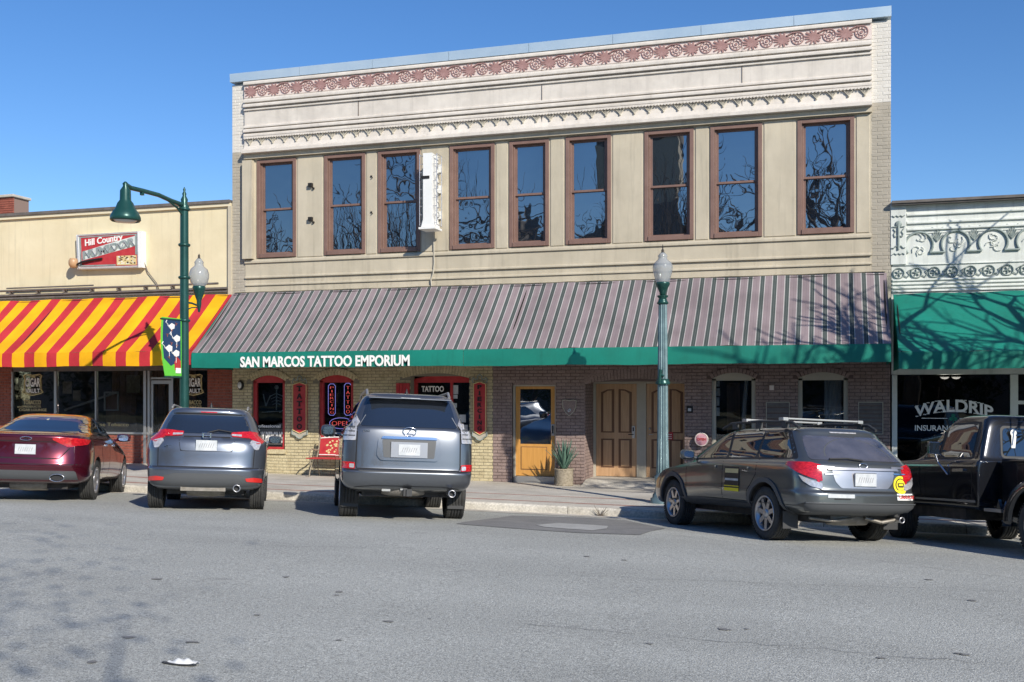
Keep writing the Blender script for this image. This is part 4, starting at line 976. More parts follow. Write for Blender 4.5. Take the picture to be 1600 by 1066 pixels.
# blade sign
bs = thing('blade_sign', 'tall narrow white neon blade sign projecting between the third and fourth upper windows', 'sign', (wx(680), YW, 5.4), world=True)
xb0, xb1 = wx(668), wx(684.5); Yb0, Yb1 = YW - .62, YW - .22
zb_, zt2 = wz(670, 356, YW - .5), wz(670, 241, YW - .5)
xb0, xb1 = wx(661, Yb0) , wx(675, Yb0)
MB().prism([(xb0, zt2), (xb0, zb_ + .18), (xb0 - .05, zb_), (xb1 + .05, zb_), (xb1, zb_ + .18), (xb1, zt2)], Yb0, Yb1).build('sign_box', 'white_paint', bs)
MB().box(xb0 - .09, xb1 + .09, Yb0 - .05, Yb1, zb_ - .05, zb_ - .003).build('sign_base', 'white_paint', bs)
for s, x in ((-1, xb0), (1, xb1)):
    cg = MB(); xx = x + s * .10
    for k in range(9):
        z = lerp(zb_ + .1, zt2 - .05, k / 8); cg.tube((x, Yb0 + .05, z), (xx, Yb0 + .05, z), .007, n=5).tube((x, Yb1 - .1, z), (xx, Yb1 - .1, z), .007, n=5)
    cg.path([(xx, Yb0 + .04, zb_ + .05), (xx, Yb0 + .04, zt2 - .02), (xx, Yb1 - .06, zt2 - .02), (xx, Yb1 - .06, zb_ + .05), (xx, Yb0 + .04, zb_ + .05)], .010, 6)
    cg.build('neon_border', 'lens_clear', bs)
    lt = MB()
    for k, chh in enumerate('TATTOO'):
        tm = text_mb(chh, .15, .008, 1, -.02, align='CENTER', width=.17)
        zz = lerp(zt2 - .35, zb_ + .22, k / 5)
        lt.add([(x + s * (.06 + (v[1])), (Yb0 + Yb1) / 2 + s * v[0], zz + v[2]) for v in tm.v], tm.f)
    lt.build('lettering', 'plastic_grey', bs)
for z in (zb_ + .35, zb_ + .95, zt2 - .25): MB().box((xb0 + xb1) / 2 - .03, (xb0 + xb1) / 2 + .03, Yb1, YW, z - .03, z + .03).box((xb0 + xb1) / 2 - .07, (xb0 + xb1) / 2 + .12, YW - .09, YW - .002, z - .09, z + .09).build('wall_bracket', 'white_paint', bs)
MB().box(xb0 - .04, xb1 - .06, Yb0 - .02, Yb0 - .003, zt2 - .58, zt2 - .52).build('clamp', 'dark_metal', bs)
MB().path([(wx(679), YW - .06, zb_), (wx(679.5), YW - .05, 5.0), (wx(678), YW - .05, 4.75), (wx(674.5), YW - .05, 4.62), (wx(675.5), YW - .05, 4.47)], .016, 6).build('cable', 'taupe', bs)

# ================================================================== SHOP SIGNS AT STREET LEVEL
def vert_sign(px0, px1, py0, py1, word, label):
    Y = YW - .06
    x0, x1 = wx(px0, Y), wx(px1, Y); z0, z1 = wz(px0, py1, Y), wz(px0, py0, Y); c = (x0 + x1) / 2; w = x1 - x0
    t = thing('shop_sign', label, 'sign', (c, YW, z0), world=True)
    pts = [(x0, z0), (c, z0 - .08), (x1, z0), (x1, z1), (c, z1 + .05), (x0, z1)]
    MB().prism(pts, Y, YW + .01).build('sign_board', 'red_paint', t)
    e = MB(); e.path([(p[0], Y - .004, p[1]) for p in pts + [pts[0]]], .011, 6); e.build('sign_edge', 'gold', t)
    n = len(word)
    tm = MB()
    for i, chh in enumerate(word):
        hh = (z1 - z0) / n * .66; zz = z1 - (i + .86) * (z1 - z0) / n
        text_mb(chh, hh, .014, 1, .035, x=c, y=Y - .016, z=zz, align='CENTER', width=min(w * .62, hh * 1.15) if chh != 'I' else hh * .35, mb=tm)
        if chh in 'TI': tm.box(c - hh * .3, c + hh * .3, Y - .016, Y - .002, zz, zz + hh * .12)
    tm.build('lettering', 'black', t)
    sc = MB(); rr = .013
    for s in (-1, 1):
        sc.path([(c, Y, z1 + .22), (c + s * .06, Y, z1 + .17), (c + s * .04, Y, z1 + .12), (c + s * .11, Y, z1 + .10), (c + s * .15, Y, z1 + .15), (c + s * .19, Y, z1 + .08), (c + s * w * .5, Y, z1 + .02)], rr, 6)
        sc.path([(c + s * (w / 2 + .02), Y, z0), (c + s * (w / 2 + .03), Y, z0 - .10), (c + s * .10, Y, z0 - .14), (c + s * .06, Y, z0 - .19), (c, Y, z0 - .21)], rr, 6)
    sc.build('scrollwork', 'relief_dark', t)
    MB().prism([(x0 - .02, z0 - .02), (x0 - .02, z0 - .12), (c - .08, z0 - .15), (c, z0 - .23), (c + .08, z0 - .15), (x1 + .02, z0 - .12), (x1 + .02, z0 - .02), (c, z0 - .1)], Y + .01, YW + .005).build('base_plaque', 'taupe', t)
vert_sign(457.5, 478.5, 601, 672, 'TATTOO', 'narrow red vertical sign lettered TATTOO between the two red arched windows')
vert_sign(740, 759, 600, 674, 'PIERCING', 'narrow red vertical sign lettered PIERCING on the cream brick beside the shop door')
# neon signs inside second window
def neon(word, pxc, py0, py1, pxw, label, vertical=True):
    Y = YW + .16; t = thing('neon_sign', label, 'neon sign', (wx(pxc, Y), Y, 1.6), world=True)
    x0, x1 = wx(pxc - pxw / 2, Y), wx(pxc + pxw / 2, Y); z0, z1 = wz(pxc, py1, Y), wz(pxc, py0, Y); c = (x0 + x1) / 2
    r = .05
    if vertical:
        MB().path([(x0, Y, z0 + r), (x0, Y, z1 - r), (x0 + r, Y, z1), (x1 - r, Y, z1), (x1, Y, z1 - r), (x1, Y, z0 + r), (x1 - r, Y, z0), (x0 + r, Y, z0), (x0, Y, z0 + r)], .007, 6).build('neon_tube', 'neon_blue', t)
        tm = MB(); n = len(word)
        for i, chh in enumerate(word):
            hh = (z1 - z0 - .08) / n * .72; text_mb(chh, hh, .012, 1, -.024, x=c, y=Y, z=z1 - .05 - (i + .85) * (z1 - z0 - .08) / n, align='CENTER', width=(x1 - x0) * (.5 if chh != 'I' else .1), mb=tm)
        tm.build('lettering', 'neon_red', t)
    else:
        MB().path([(c + (x1 - x0) / 2 * cos(a), Y, (z0 + z1) / 2 + (z1 - z0) / 2 * sin(a)) for a in [i * pi / 14 for i in range(29)]], .007, 6).build('neon_tube', 'neon_blue', t)
        text_mb(word, (z1 - z0) * .42, .012, 1, -.022, x=c, y=Y, z=(z0 + z1) / 2 - (z1 - z0) * .22, align='CENTER', width=(x1 - x0) * .82).build('lettering', 'neon_red', t)
    return t
neon('PIERCING', 518.5, 600, 649, 11, 'blue outlined neon sign spelling PIERCING downwards in red, left side of the window')
neon('TATTOO', 543.5, 599, 649, 11, 'blue outlined neon sign spelling TATTOO downwards in red, right side of the window')
neon('OPEN', 533, 653, 670, 36, 'oval neon OPEN sign low in the red arched window', False)
glass_text(w2, '512-392', 527, 687, 7.5, YW + .10, bold=.03, wpx=46)
glass_text(do, 'TATTOO', 676, 612, 8.5, YW + .29, bold=.035, wpx=35)
for (pa, pb, a_, c_) in ((705, 716, 602, 616), (706, 715, 617, 623), (708, 714, 630, 637), (718, 728, 648, 660), (723, 731, 664, 676)):
    Y = YW + .30; MB().box(wx(pa, Y), wx(pb, Y), Y - .012, Y - .004, wz(pa, c_, Y), wz(pa, a_, Y)).build('sticker', 'plate', do)
# ================================================================== STREET LAMPS
YL = 18.75
def globe_parts(t, c, z0, s=1.0, fit='lamp_green', top='lamp_green'):
    """acorn globe with fitter below and finial above; z0 = bottom of the fitter"""
    x, y = c
    MB().lathe([(.05 * s, z0), (.075 * s, z0 + .03), (.075 * s, z0 + .07), (.12 * s, z0 + .16), (.165 * s, z0 + .25), (.17 * s, z0 + .29), (.15 * s, z0 + .30)], (x, y, 0), 20).build('globe_fitter', fit, t)
    pr = [(.15 * s, z0 + .301), (.185 * s, z0 + .40), (.225 * s, z0 + .56), (.232 * s, z0 + .64), (.21 * s, z0 + .72), (.15 * s, z0 + .78), (.105 * s, z0 + .82), (.10 * s, z0 + .86), (.115 * s, z0 + .89), (.07 * s, z0 + .95), (.04 * s, z0 + .97)]
    MB().lathe(pr, (x, y, 0), 32, flute=1).build('globe', 'globe', t)
    MB().lathe([(.045 * s, z0 + .971), (.03 * s, z0 + 1.0), (.035 * s, z0 + 1.02), (.012 * s, z0 + 1.06), (.018 * s, z0 + 1.09), (.0, z0 + 1.17)], (x, y, 0), 10).build('finial', 'dark_metal', t)
# right: patinated fluted post with acorn globe
Xr = wx(1035.5, YL); zr = walk_z(Xr, YL)
lr = thing('street_lamp', 'blue green fluted cast iron lamp post with acorn globe standing by the double doors', 'street lamp', (Xr, YL, zr), world=True)
zt = wz(1035, 462, YL)
MB().lathe([(.225, zr - .02), (.225, zr + .09), (.19, zr + .10), (.185, zr + .15), (.155, zr + .19), (.135, zr + .30), (.14, zr + .42), (.155, zr + .45), (.155, zr + .49), (.12, zr + .52), (.125, zr + .56)], (Xr, YL, 0), 16).build('base', 'lamp_patina', lr)
MB().lathe([(.118, zr + .561), (.10, zr + 1.2), (.095, zr + 2.15)], (Xr, YL, 0), 28, flute=1.6, sm=False).build('lower_shaft', 'lamp_patina', lr)
MB().lathe([(.13, zr + 2.151), (.135, zr + 2.19), (.11, zr + 2.22), (.12, zr + 2.25)], (Xr, YL, 0), 20).build('collar', 'lamp_green', lr)
MB().lathe([(.092, zr + 2.251), (.085, zr + 3.0), (.078, zt - .16)], (Xr, YL, 0), 28, flute=1.6, sm=False).build('upper_shaft', 'lamp_patina', lr)
MB().lathe([(.085, zt - .159), (.11, zt - .14), (.085, zt - .10), (.07, zt - .05), (.10, zt - .02), (.10, zt)], (Xr, YL, 0), 20).build('capital', 'lamp_green', lr)
gl = wz(1035, 381, YL) - zt
globe_parts(lr, (Xr, YL), zt, gl / 1.17 if False else 1.0)
for o in lr.children:
    if o.name.split('.')[0] in ('globe_fitter', 'globe', 'finial'):
        o.matrix_parent_inverse = Matrix.Translation(-lr.location); k = gl / 1.17
        for v in o.data.vertices: v.co.z = zt + (v.co.z - zt) * k; v.co.x = Xr + (v.co.x - Xr) * k * .98; v.co.y = YL + (v.co.y - YL) * k * .98
        o.data.update()
MB().tube((Xr - .04, YL - .12, zr + 2.16), (Xr - .02, YL - .12, zr + 2.42), .03).tube((Xr + .04, YL - .12, zr + 2.3), (Xr - .05, YL - .12, zr + 2.35), .02).build('outlet_box', 'lamp_green', lr)
# left: dark green post with bell shade arm, side globe and banner
Xl = wx(288, YL); zl = walk_z(Xl, YL)
ll = thing('street_lamp', 'tall dark green street lamp with bell shade arm and side globe by the cream shop', 'street lamp', (Xl, YL, zl), world=True)
Z = lambda py: wz(290, py, YL)
MB().lathe([(.24, zl - .02), (.24, zl + .12), (.19, zl + .2), (.17, zl + .5), (.13, zl + .62), (.14, zl + .66), (.10, zl + .7)], (Xl, YL, 0), 16).build('base', 'lamp_green', ll)
MB().lathe([(.098, zl + .701), (.092, Z(480)), (.085, Z(330))], (Xl, YL, 0), 16).build('shaft', 'lamp_green', ll)
for py in (502, 435, 384, 328): MB().lathe([(.10, Z(py) - .02), (.125, Z(py)), (.125, Z(py) + .03), (.09, Z(py) + .05)], (Xl, YL, 0), 16).build('collar', 'lamp_green', ll)
MB().lathe([(.095, Z(328) + .02), (.10, Z(322)), (.06, Z(318)), (.075, Z(312)), (.035, Z(306)), (.045, Z(303)), (.02, Z(299)), (.03, Z(296.5)), (.0, Z(291.5))], (Xl, YL, 0), 14).build('finial', 'lamp_green', ll)
# the arm reaches out over the kerb, square to the shop fronts
def yx(px):
    r = (px - 800) / F; return Xl * (CT + r * ST) / (r * CT - ST)
def ap(px, py): y = yx(px); return (Xl, y, CH - (py - HY) / F * (y * CT - Xl * ST))
MB().path([(Xl, YL, Z(321)), ap(268, 314), ap(248, 305), ap(222, 298), ap(205, 294), ap(197, 289)], .045, 10).build('arm', 'lamp_green', ll)
MB().path([ap(288, 352), ap(285, 336), ap(277, 325), ap(262, 313)], .022, 8).build('scroll_brace', 'lamp_green', ll)
MB().path([ap(286, 335), ap(284, 328), ap(280, 322)], .015, 6).build('scroll_brace', 'lamp_green', ll)
Yb = yx(196); B = lambda py: ap(196, py)[2]
MB().lathe([(.02, B(284)), (.055, B(287)), (.045, B(291)), (.10, B(298)), (.105, B(313)), (.15, B(318)), (.185, B(326)), (.24, B(332)), (.28, B(339)), (.285, B(344)), (.26, B(346)), (.24, B(342))], (Xl, Yb, 0), 28).build('bell_shade', 'lamp_green', ll)
MB().lathe([(.235, B(343)), (.18, B(347)), (0, B(348))], (Xl, Yb, 0), 20).build('lens', 'lens_white', ll)
q = ap(222, 303); MB().box(q[0] - .03, q[0] + .03, q[1] - .03, q[1] + .03, q[2] - .03, q[2] + .03).build('sensor', 'lamp_green', ll)
Yg_ = yx(311); G = lambda py: ap(311, py)[2]
MB().lathe([(.02, G(488)), (.03, G(484)), (.05, G(476)), (.05, G(470)), (.09, G(462)), (.13, G(453)), (.14, G(449)), (.12, G(447))], (Xl, Yg_, 0), 18).build('globe_fitter', 'lamp_green', ll)
MB().lathe([(.12, G(448)), (.18, G(442)), (.21, G(434)), (.21, G(428)), (.18, G(421)), (.10, G(416)), (.09, G(413)), (.10, G(410)), (.05, G(405)), (.03, G(404))], (Xl, Yg_, 0), 28, flute=1).build('globe', 'globe', ll)
MB().lathe([(.035, G(404)), (.02, G(402)), (.025, G(400)), (0, G(396))], (Xl, Yg_, 0), 10).build('finial', 'dark_metal', ll)
MB().path([(Xl, YL, Z(472)), ap(300, 474), ap(310, 478)], .022, 8).build('globe_bracket', 'lamp_green', ll)
MB().path([(Xl, YL, Z(486)), ap(299, 481), ap(310, 480)], .014, 6).build('globe_bracket', 'lamp_green', ll)
MB().tube((Xl, YL, Z(501)), ap(251, 498), .018).build('flag_rod', 'lamp_green', ll)
MB().tube((Xl, YL, Z(590)), ap(257, 589), .018).build('flag_rod', 'lamp_green', ll)
# banner hangs in the same plane as the arm
bn = thing('banner', 'green edged navy banner with white wading birds hanging on the left lamp post', 'banner', (Xl, yx(270), Z(590)), world=True)
def bpt(u, v):
    px = lerp(lerp(257.5, 252.5, v) - 3.5 * sin(pi * v), 283.5, u); y = yx(px); return (y, lerp(Z(588), Z(499), v))
def bpoly(pts, m, d, nm): return MB().prism([bpt(*p) for p in pts], Xl - d, Xl + d, 'yz').build(nm, m, bn)
edge = [(0, i / 10) for i in range(11)] + [(1, 1), (1, 0)]
M['banner_green'] = mat('banner_green', (.12, .55, .05), rough=.7); M['navy'] = mat('navy', (.012, .045, .12), rough=.7)
bpoly(edge, 'banner_green', .003, 'cloth')
bpoly([(.09, .30)] + [(.09, v) for v in (.4, .5, .6, .7, .8, .9, .965)] + [(.95, .965), (.95, .26), (.55, .20), (.42, .17)], 'navy', .006, 'printed_panel')
P3b = lambda u, v: (lambda q: (Xl + .009, q[0], q[1]))(bpt(u, v))
def heron(u, v, s, flip=1):
    bd = MB()
    bd.path([P3b(u + a * s, v + b_ * s * .45) for a, b_ in ((-.18, .22), (-.24, .14), (-.12, .05), (-.1, -.02), (0, -.06))], .008, 5)
    bd.prism([bpt(u + a * s, v + b_ * s * .45) for a, b_ in ((-.10, -.02), (.1, .12), (.26, .06), (.24, -.10), (.06, -.16))], Xl - .010, Xl + .010, 'yz')
    bd.path([P3b(u + .1 * s, v - .06 * s), P3b(u + .08 * s, v - .17 * s)], .006, 4)
    bd.build('printed_bird', 'white_letter', bn)
heron(.42, .86, .9); heron(.66, .66, 1.0); heron(.28, .48, 1.0); heron(.62, .40, 1.0)
for u, v in ((.72, .90), (.30, .70), (.5, .56), (.75, .52), (.35, .32), (.7, .32), (.5, .78)):
    fl = MB(); p = P3b(u, v)
    for a in range(3): fl.path([p, (p[0], p[1] + .04 * cos(a * 2.1 + u * 9), p[2] + .04 * sin(a * 2.1 + u * 9))], .009, 4)
    fl.build('printed_flower', 'brick_red', bn)
bpoly([(.62, .10), (.95, .10), (.95, .26), (.78, .33), (.62, .24)], 'red_paint', .009, 'emblem'); bpoly([(.66, .05), (.95, .05), (.95, .14), (.66, .14)], 'white_letter', .011, 'emblem_caption')

# ================================================================== SHOPFRONT FITTINGS
def sl(name, label, cat, mb, m, loc=None, bevel=0, **k):
    o = mb.build(name, m, None, bevel); tag(o, label, cat, **k); return o
X, Zz = wx(377), wz(377, 602)
t = thing('bulkhead_lamp', 'black oval bulkhead lamp on the cream brick left of the first red window', 'wall lamp', (X, YW, Zz), world=True)
MB().lathe([(.075, 0), (.085, -.03), (.07, -.07), (.05, -.08)], (0, 0, 0), 18, 'y').build('housing', 'black', t)
MB().lathe([(.055, -.081), (.045, -.10), (0, -.11)], (0, 0, 0), 18, 'y').build('lens', 'lens_white', t)
for o in t.children:
    for v in o.data.vertices: v.co = (X + v.co.x * 1.0, YW + v.co.y, Zz + v.co.z * 1.5)
# wooden shutter piece beside shop door
x0, x1 = wx(620), wx(641)
t = thing('red_shutter', 'open dark red wooden shutter board behind the silver four wheel drive', 'shutter', (x0, YW, 1.2), world=True)
for i in range(4):
    a = lerp(x0, x1, i / 4); MB().box(a + .004, lerp(x0, x1, (i + 1) / 4) - .004, YW - .05, YW - .015, .9, wz(630, 599)).build('board', 'red_paint', t)
# plaques, shield, alarm, keypad
X, Zz = wx(890), wz(890, 636)
t = thing('shield_plaque', 'small outlined shield plaque on the maroon pier beside the glazed door', 'plaque', (X, YW, Zz), world=True)
sh = [(-.16, .14), (-.10, .16), (0, .145), (.10, .16), (.16, .14), (.15, .0), (.10, -.10), (0, -.2), (-.10, -.10), (-.15, 0)]
MB().prism([(X + u, Zz + v) for u, v in sh], YW - .02, YW + .0).build('shield', 'brick_maroon', t)
MB().path([(X + u, YW - .024, Zz + v) for u, v in sh + [sh[0]]], .010, 5).build('shield_rim', 'taupe', t)
MB().path([(X - .03, YW - .024, Zz - .07), (X + .02, YW - .024, Zz - .04), (X + .03, YW - .024, Zz - .08), (X - .02, YW - .024, Zz - .11), (X - .03, YW - .024, Zz - .07)], .012, 5).build('emblem', 'plate', t)
t = thing('card_reader', 'small black card reader on the maroon wall right of the double doors', 'card reader', (wx(1077.5), YW, wz(1077, 640)), world=True)
MB().box(wx(1073), wx(1082.5), YW - .04, YW, wz(1077, 645), wz(1077, 635)).build('housing', 'black', t, bevel=.006); MB().box(wx(1075.3), wx(1080.3), YW - .046, YW - .041, wz(1077, 642.5), wz(1077, 638)).build('key_face', 'plate', t)
M['pink'] = mat('pink', (.50, .22, .28), (.62, .36, .40), scale=14, rough=.5)
X, Zz = wx(1097), wz(1097, 686.5)
t = thing('round_sign', 'small round pink and red sign standing off the maroon wall above the black wagon bonnet', 'sign', (X, YW, Zz), world=True)
MB().lathe([(.135, -.10), (.145, -.11), (.135, -.12), (0, -.12)], (X, YW, Zz), 28, 'y').build('disc', 'pink', t)
MB().lathe([(.142, -.10), (.15, -.112), (.142, -.126), (.125, -.124)], (X, YW, Zz), 28, 'y').build('rim', 'frieze', t)
text_mb('OPEN', .05, .004, 1, .03, x=X, y=YW - .127, z=Zz - .02, align='CENTER', width=.19).build('lettering', 'red_paint', t)
MB().tube((X, YW - .1, Zz), (X, YW, Zz), .02).build('stem', 'metal', t)
t = thing('notice_plate', 'small red notice plate fixed to the right door leaf behind the lamp post', 'sign', (wx(1047, YD), YD, wz(1047, 681, YD)), world=True)
MB().box(wx(1041.5, YD), wx(1052, YD), YD - .024, YD - .017, wz(1047, 687.5, YD), wz(1047, 675, YD)).build('plate', 'red_paint', t)
for py in (679, 682, 685): MB().box(wx(1043, YD), wx(1050, YD), YD - .026, YD - .0245, wz(1047, py + .5, YD), wz(1047, py - .3, YD)).build('printed_line', 'white_letter', t)
X, Zz = wx(1206), wz(1206, 606)
t = thing('fire_alarm', 'small red and white alarm strobe on the maroon wall between the two taupe windows', 'alarm', (X, YW, Zz), world=True)
MB().box(X - .065, X + .065, YW - .05, YW, Zz - .08, Zz + .08).build('housing', 'brick_maroon', t, bevel=.008); MB().box(X - .045, X + .045, YW - .075, YW - .051, Zz - .05, Zz + .05).build('strobe', 'frieze', t, bevel=.006)
M['grille_grey'] = mat('grille_grey', (.12, .105, .095), (.17, .15, .14), scale=6, rough=.6)
for (a, c_, top, bot, lab) in ((1197, 1234, 628, 700, 'square framed wall grille between the two taupe arched windows'), (1341, 1380, 628, 678.5, 'square framed wall grille right of both taupe arched windows')):
    x0, x1, z0, z1 = wx(a), wx(c_), wz(a, bot), wz(a, top)
    t = thing('wall_grille', lab, 'vent', (x0, YW, z0), world=True)
    MB().box(x0, x1, YW - .012, YW + .001, z0, z1).build('backing', 'mortar_maroon', t)
    e = .016
    MB().box(x0, x0 + e, YW - .03, YW - .0121, z0, z1).box(x1 - e, x1, YW - .03, YW - .0121, z0, z1).box(x0 + e, x1 - e, YW - .03, YW - .0121, z0, z0 + e).box(x0 + e, x1 - e, YW - .03, YW - .0121, z1 - e, z1).build('frame', 'taupe', t)
    k = 8
    for i in range(k): MB().prism([(YW - .013, lerp(z0, z1, (i + .12) / k)), (YW - .022, lerp(z0, z1, (i + .3) / k)), (YW - .013, lerp(z0, z1, (i + .9) / k))], x0 + .02, x1 - .02, 'yz').build('slat', 'taupe' if False else 'grille_grey', t)

# agave in a rough round pot
Ya = YW - .42; Xa = wx(881, Ya); za_ = walk_z(Xa, Ya)
pt = thing('plant_pot', 'round rough stone-coloured planter on the pavement beside the glazed door', 'planter', (Xa, Ya, za_), world=True)
pm = [(.205, 0), (.215, .03)]
for i in range(7): pm += [(.212, .035 + i * .045), (.198, .057 + i * .045)]
pm += [(.217, .35), (.217, .38), (.185, .38), (.185, .34), (0, .34)]
MB().lathe([(0, 0)] + pm, (Xa, Ya, za_), 26).build('pot', 'pot', pt)
MB().lathe([(.184, .345), (0, .36)], (Xa, Ya, za_), 16).build('soil', 'earth', pt)
ag = thing('agave_plant', 'spiky blue green agave growing in the round planter by the glazed door', 'plant', (Xa, Ya, za_ + .39), world=True)
rnd = random.Random(4)
for i in range(30):
    a = i * 2.399 + rnd.uniform(-.2, .2); ti = .06 + .62 * (i / 30) ** .9 + rnd.uniform(-.05, .05); L = (.74 - .2 * (i / 30)) * rnd.uniform(.82, 1.05); w = .034
    mb = MB(); vs = []; ns = 6
    d = Vector((cos(a), sin(a), 0)); s_ = Vector((-sin(a), cos(a), 0))
    for j in range(ns + 1):
        t = j / ns; ang = ti * (.75 + .35 * t); p = Vector((Xa, Ya, za_ + .34)) + d * (.04 + L * t * sin(ang)) + Vector((0, 0, L * t * cos(ang)))
        ww = w * (1 - t ** 1.7) * (.7 + 1.0 * t * (1 - t) * 2) + .001; cup = d * (-.02 * (1 - t))
        vs += [p - s_ * ww, p + cup + d * .012 * (1 - t), p + s_ * ww]
    fs = []
    for j in range(ns):
        k = 3 * j; fs += [(k, k + 1, k + 4, k + 3), (k + 1, k + 2, k + 5, k + 4)]
    mb.add(vs, fs, True); o = mb.build('leaf', 'agave', ag)
    so = o.modifiers.new('s', 'SOLIDIFY'); so.thickness = .008

# red bench
Ybn = YW - .62; x0, x1 = wx(484, Ybn), wx(531, Ybn) + .75; zb = walk_z(x0, Ybn)
bt = thing('bench', 'red metal bench with painted backrest and curled iron legs under the neon window', 'bench', ((x0 + x1) / 2, Ybn, zb), world=True)
for i in range(5): MB().box(x0, x1, Ybn - .20 + i * .088, Ybn - .125 + i * .088, zb + .43, zb + .455).build('seat_slat', 'lens_bright' if False else 'red_paint', bt, bevel=.004)
bk_ = MB(); 
def tilt(mb): 
    mb.v = [(x, y + (z - zb - .5) * .28, z) for x, y, z in mb.v]; return mb
tilt(MB().box(x0 + .12, x1 - .05, Ybn + .23, Ybn + .25, zb + .48, zb + .92)).build('backrest', 'red_paint', bt)
ed = MB(); xm = (x0 + .12 + x1 - .05) / 2
fl = MB()
rr_ = random.Random(8)
for i in range(44):
    u = x0 + .3 + rr_.random() * .62; v = zb + .55 + rr_.random() * .30
    fl.prism([(u + .035 * cos(t_) * rr_.uniform(.4, 1.3), v + .028 * sin(t_) * rr_.uniform(.5, 1.2)) for t_ in [k * pi / 3 for k in range(6)]], Ybn + .221, Ybn + .229)
tilt(fl).build('painted_flowers', 'gold', bt)
tilt(MB().path([(x0 + .12, Ybn + .228, zb + .90), (x0 + .5, Ybn + .228, zb + .925), (x1 - .05, Ybn + .228, zb + .90)], .014, 6).path([(x0 + .12, Ybn + .228, zb + .51), (x1 - .05, Ybn + .228, zb + .51)], .012, 6)).build('backrest_trim', 'white_letter', bt)
for xx in (x0 + .09, x1 - .09):
    g = MB()
    g.path([(xx, Ybn - .20, zb), (xx, Ybn - .17, zb + .12), (xx, Ybn - .10, zb + .25), (xx, Ybn - .16, zb + .42), (xx, Ybn - .2, zb + .6), (xx, Ybn - .05, zb + .66), (xx, Ybn + .1, zb + .62), (xx, Ybn + .26, zb + .62)], .016, 6)
    g.path([(xx, Ybn + .34, zb), (xx, Ybn + .22, zb + .2), (xx, Ybn + .18, zb + .43), (xx, Ybn + .27, zb + .62), (xx, Ybn + .36, zb + .95)], .016, 6)
    g.path([(xx, Ybn - .10, zb + .25), (xx, Ybn + .06, zb + .17), (xx, Ybn + .22, zb + .2)], .012, 6).path([(xx, Ybn - .14, zb + .43), (xx, Ybn + .2, zb + .43)], .016, 6)
    g.path([(xx, Ybn + .05 + .05 * cos(i * .8), zb + .30 + .05 * sin(i * .8)) for i in range(8)], .01, 5)
    g.build('leg', 'pot', bt)
# white rolled litter on the road
gx, gy = gpt(285, 1037); gz = street_z(gx, gy)
lt = thing('litter', 'flattened white wrapper with dark edge lying on the near road surface', 'litter', (gx, gy, gz + .004))
vs = []; n = 12
for j in range(6):
    for i in range(n + 1):
        u = i / n; v = j / 5; x = (u - .5) * .20; y = (v - .5) * .09 * (sin(pi * (.15 + .7 * u))) ; z = .006 + .022 * sin(pi * u) * sin(pi * v) + .010 * sin(u * 17 + v * 6)* sin(pi * v)
        vs.append((x + v * .02, y, max(z, .002)))
MB().add(vs, [(j * (n + 1) + i, j * (n + 1) + i + 1, (j + 1) * (n + 1) + i + 1, (j + 1) * (n + 1) + i) for j in range(5) for i in range(n)], True).build('wrapper', 'white_paint', lt)
MB().prism([(.13 * cos(a) - .005, .032 * sin(a) - .028) for a in [k * pi / 8 for k in range(16)]], .001, .006, 'xy').build('dark_tray', 'plastic', lt)
for k_, (px, py, lab) in enumerate(((938, 804.5, 'withered weed growing at the foot of the sunlit kerb'),)):
    gx, gy = wx(938, CY - .03), CY - .03; gz = street_z(gx, gy); mb = MB(); rr_ = random.Random(2)
    for i in range(16):
        a = rr_.uniform(0, 6.28); r_ = rr_.uniform(.05, .16); h = rr_.uniform(.02, .2)
        mb.tube((gx, gy, gz), (gx + r_ * cos(a), gy - abs(r_ * sin(a)) * .5, gz + h), .006, .002, 5)
    tag(mb.build('weed', 'tree_bark'), lab, 'weed')

# ================================================================== BARE TREES (outside the frame: they cast the branch shadows and show in the windows)
def inframe(p):
    D = p.y * CT - p.x * ST
    if D < 1: return False
    px = 800 + F * (p.x * CT + p.y * ST) / D; py = HY - (p.z - CH) * F / D
    return -60 < px < 1660 and -60 < py < 1120
def tree(name, label, x, y, h, seed, r0=.28, spread=.55, levels=6, lean=(0, 0), trunk_h=.3, parent_group='bare street trees'):
    rnd = random.Random(seed); t = thing(name, label, 'tree', (x, y, -.1), group=parent_group)
    tr = MB(); cr = MB()
    def grow(p, d, L, r, lev):
        n = 3; q = p; dd = d.copy()
        for i in range(n):
            dd = (dd + Vector((rnd.uniform(-1, 1), rnd.uniform(-1, 1), rnd.uniform(-.4, .7))) * .15).normalized()
            q2 = q + dd * L / n
            if inframe(q2 + Vector((x, y, 0))): return
            ra = r * (1 - .28 * i / n); rb = r * (1 - .28 * (i + 1) / n)
            (tr if lev == 0 else cr).tube(q, q2, ra, rb, 8 if lev < 2 else (5 if lev < 4 else 3), caps=False); q = q2
            if lev > 0 and lev < levels and rnd.random() < .5:
                a = rnd.uniform(0, 6.28); s = dd.orthogonal().normalized(); s.rotate(Matrix.Rotation(a, 3, dd)); nd = (dd * .6 + s * .8).normalized(); grow(q, nd, L * .55, rb * .5, lev + 1)
        if lev < levels:
            k = 3 if lev < 2 else 2
            a0 = rnd.uniform(0, 6.28)
            for j in range(k):
                s = dd.orthogonal().normalized(); s.rotate(Matrix.Rotation(a0 + j * 6.28 / k + rnd.uniform(-.4, .4), 3, dd))
                nd = (dd * rnd.uniform(.75, 1.1) + s * spread * rnd.uniform(.7, 1.3) + Vector((lean[0] * .15, lean[1] * .15, .10))).normalized()
                grow(q, nd, L * rnd.uniform(.70, .88), r * .62, lev + 1)
    grow(Vector((0, 0, 0)), Vector((lean[0] * .1, lean[1] * .1, 1)).normalized(), h * trunk_h, r0, 0)
    tr.build('trunk', 'tree_bark', t); cr.build('crown', 'tree_bark', t)
    return t
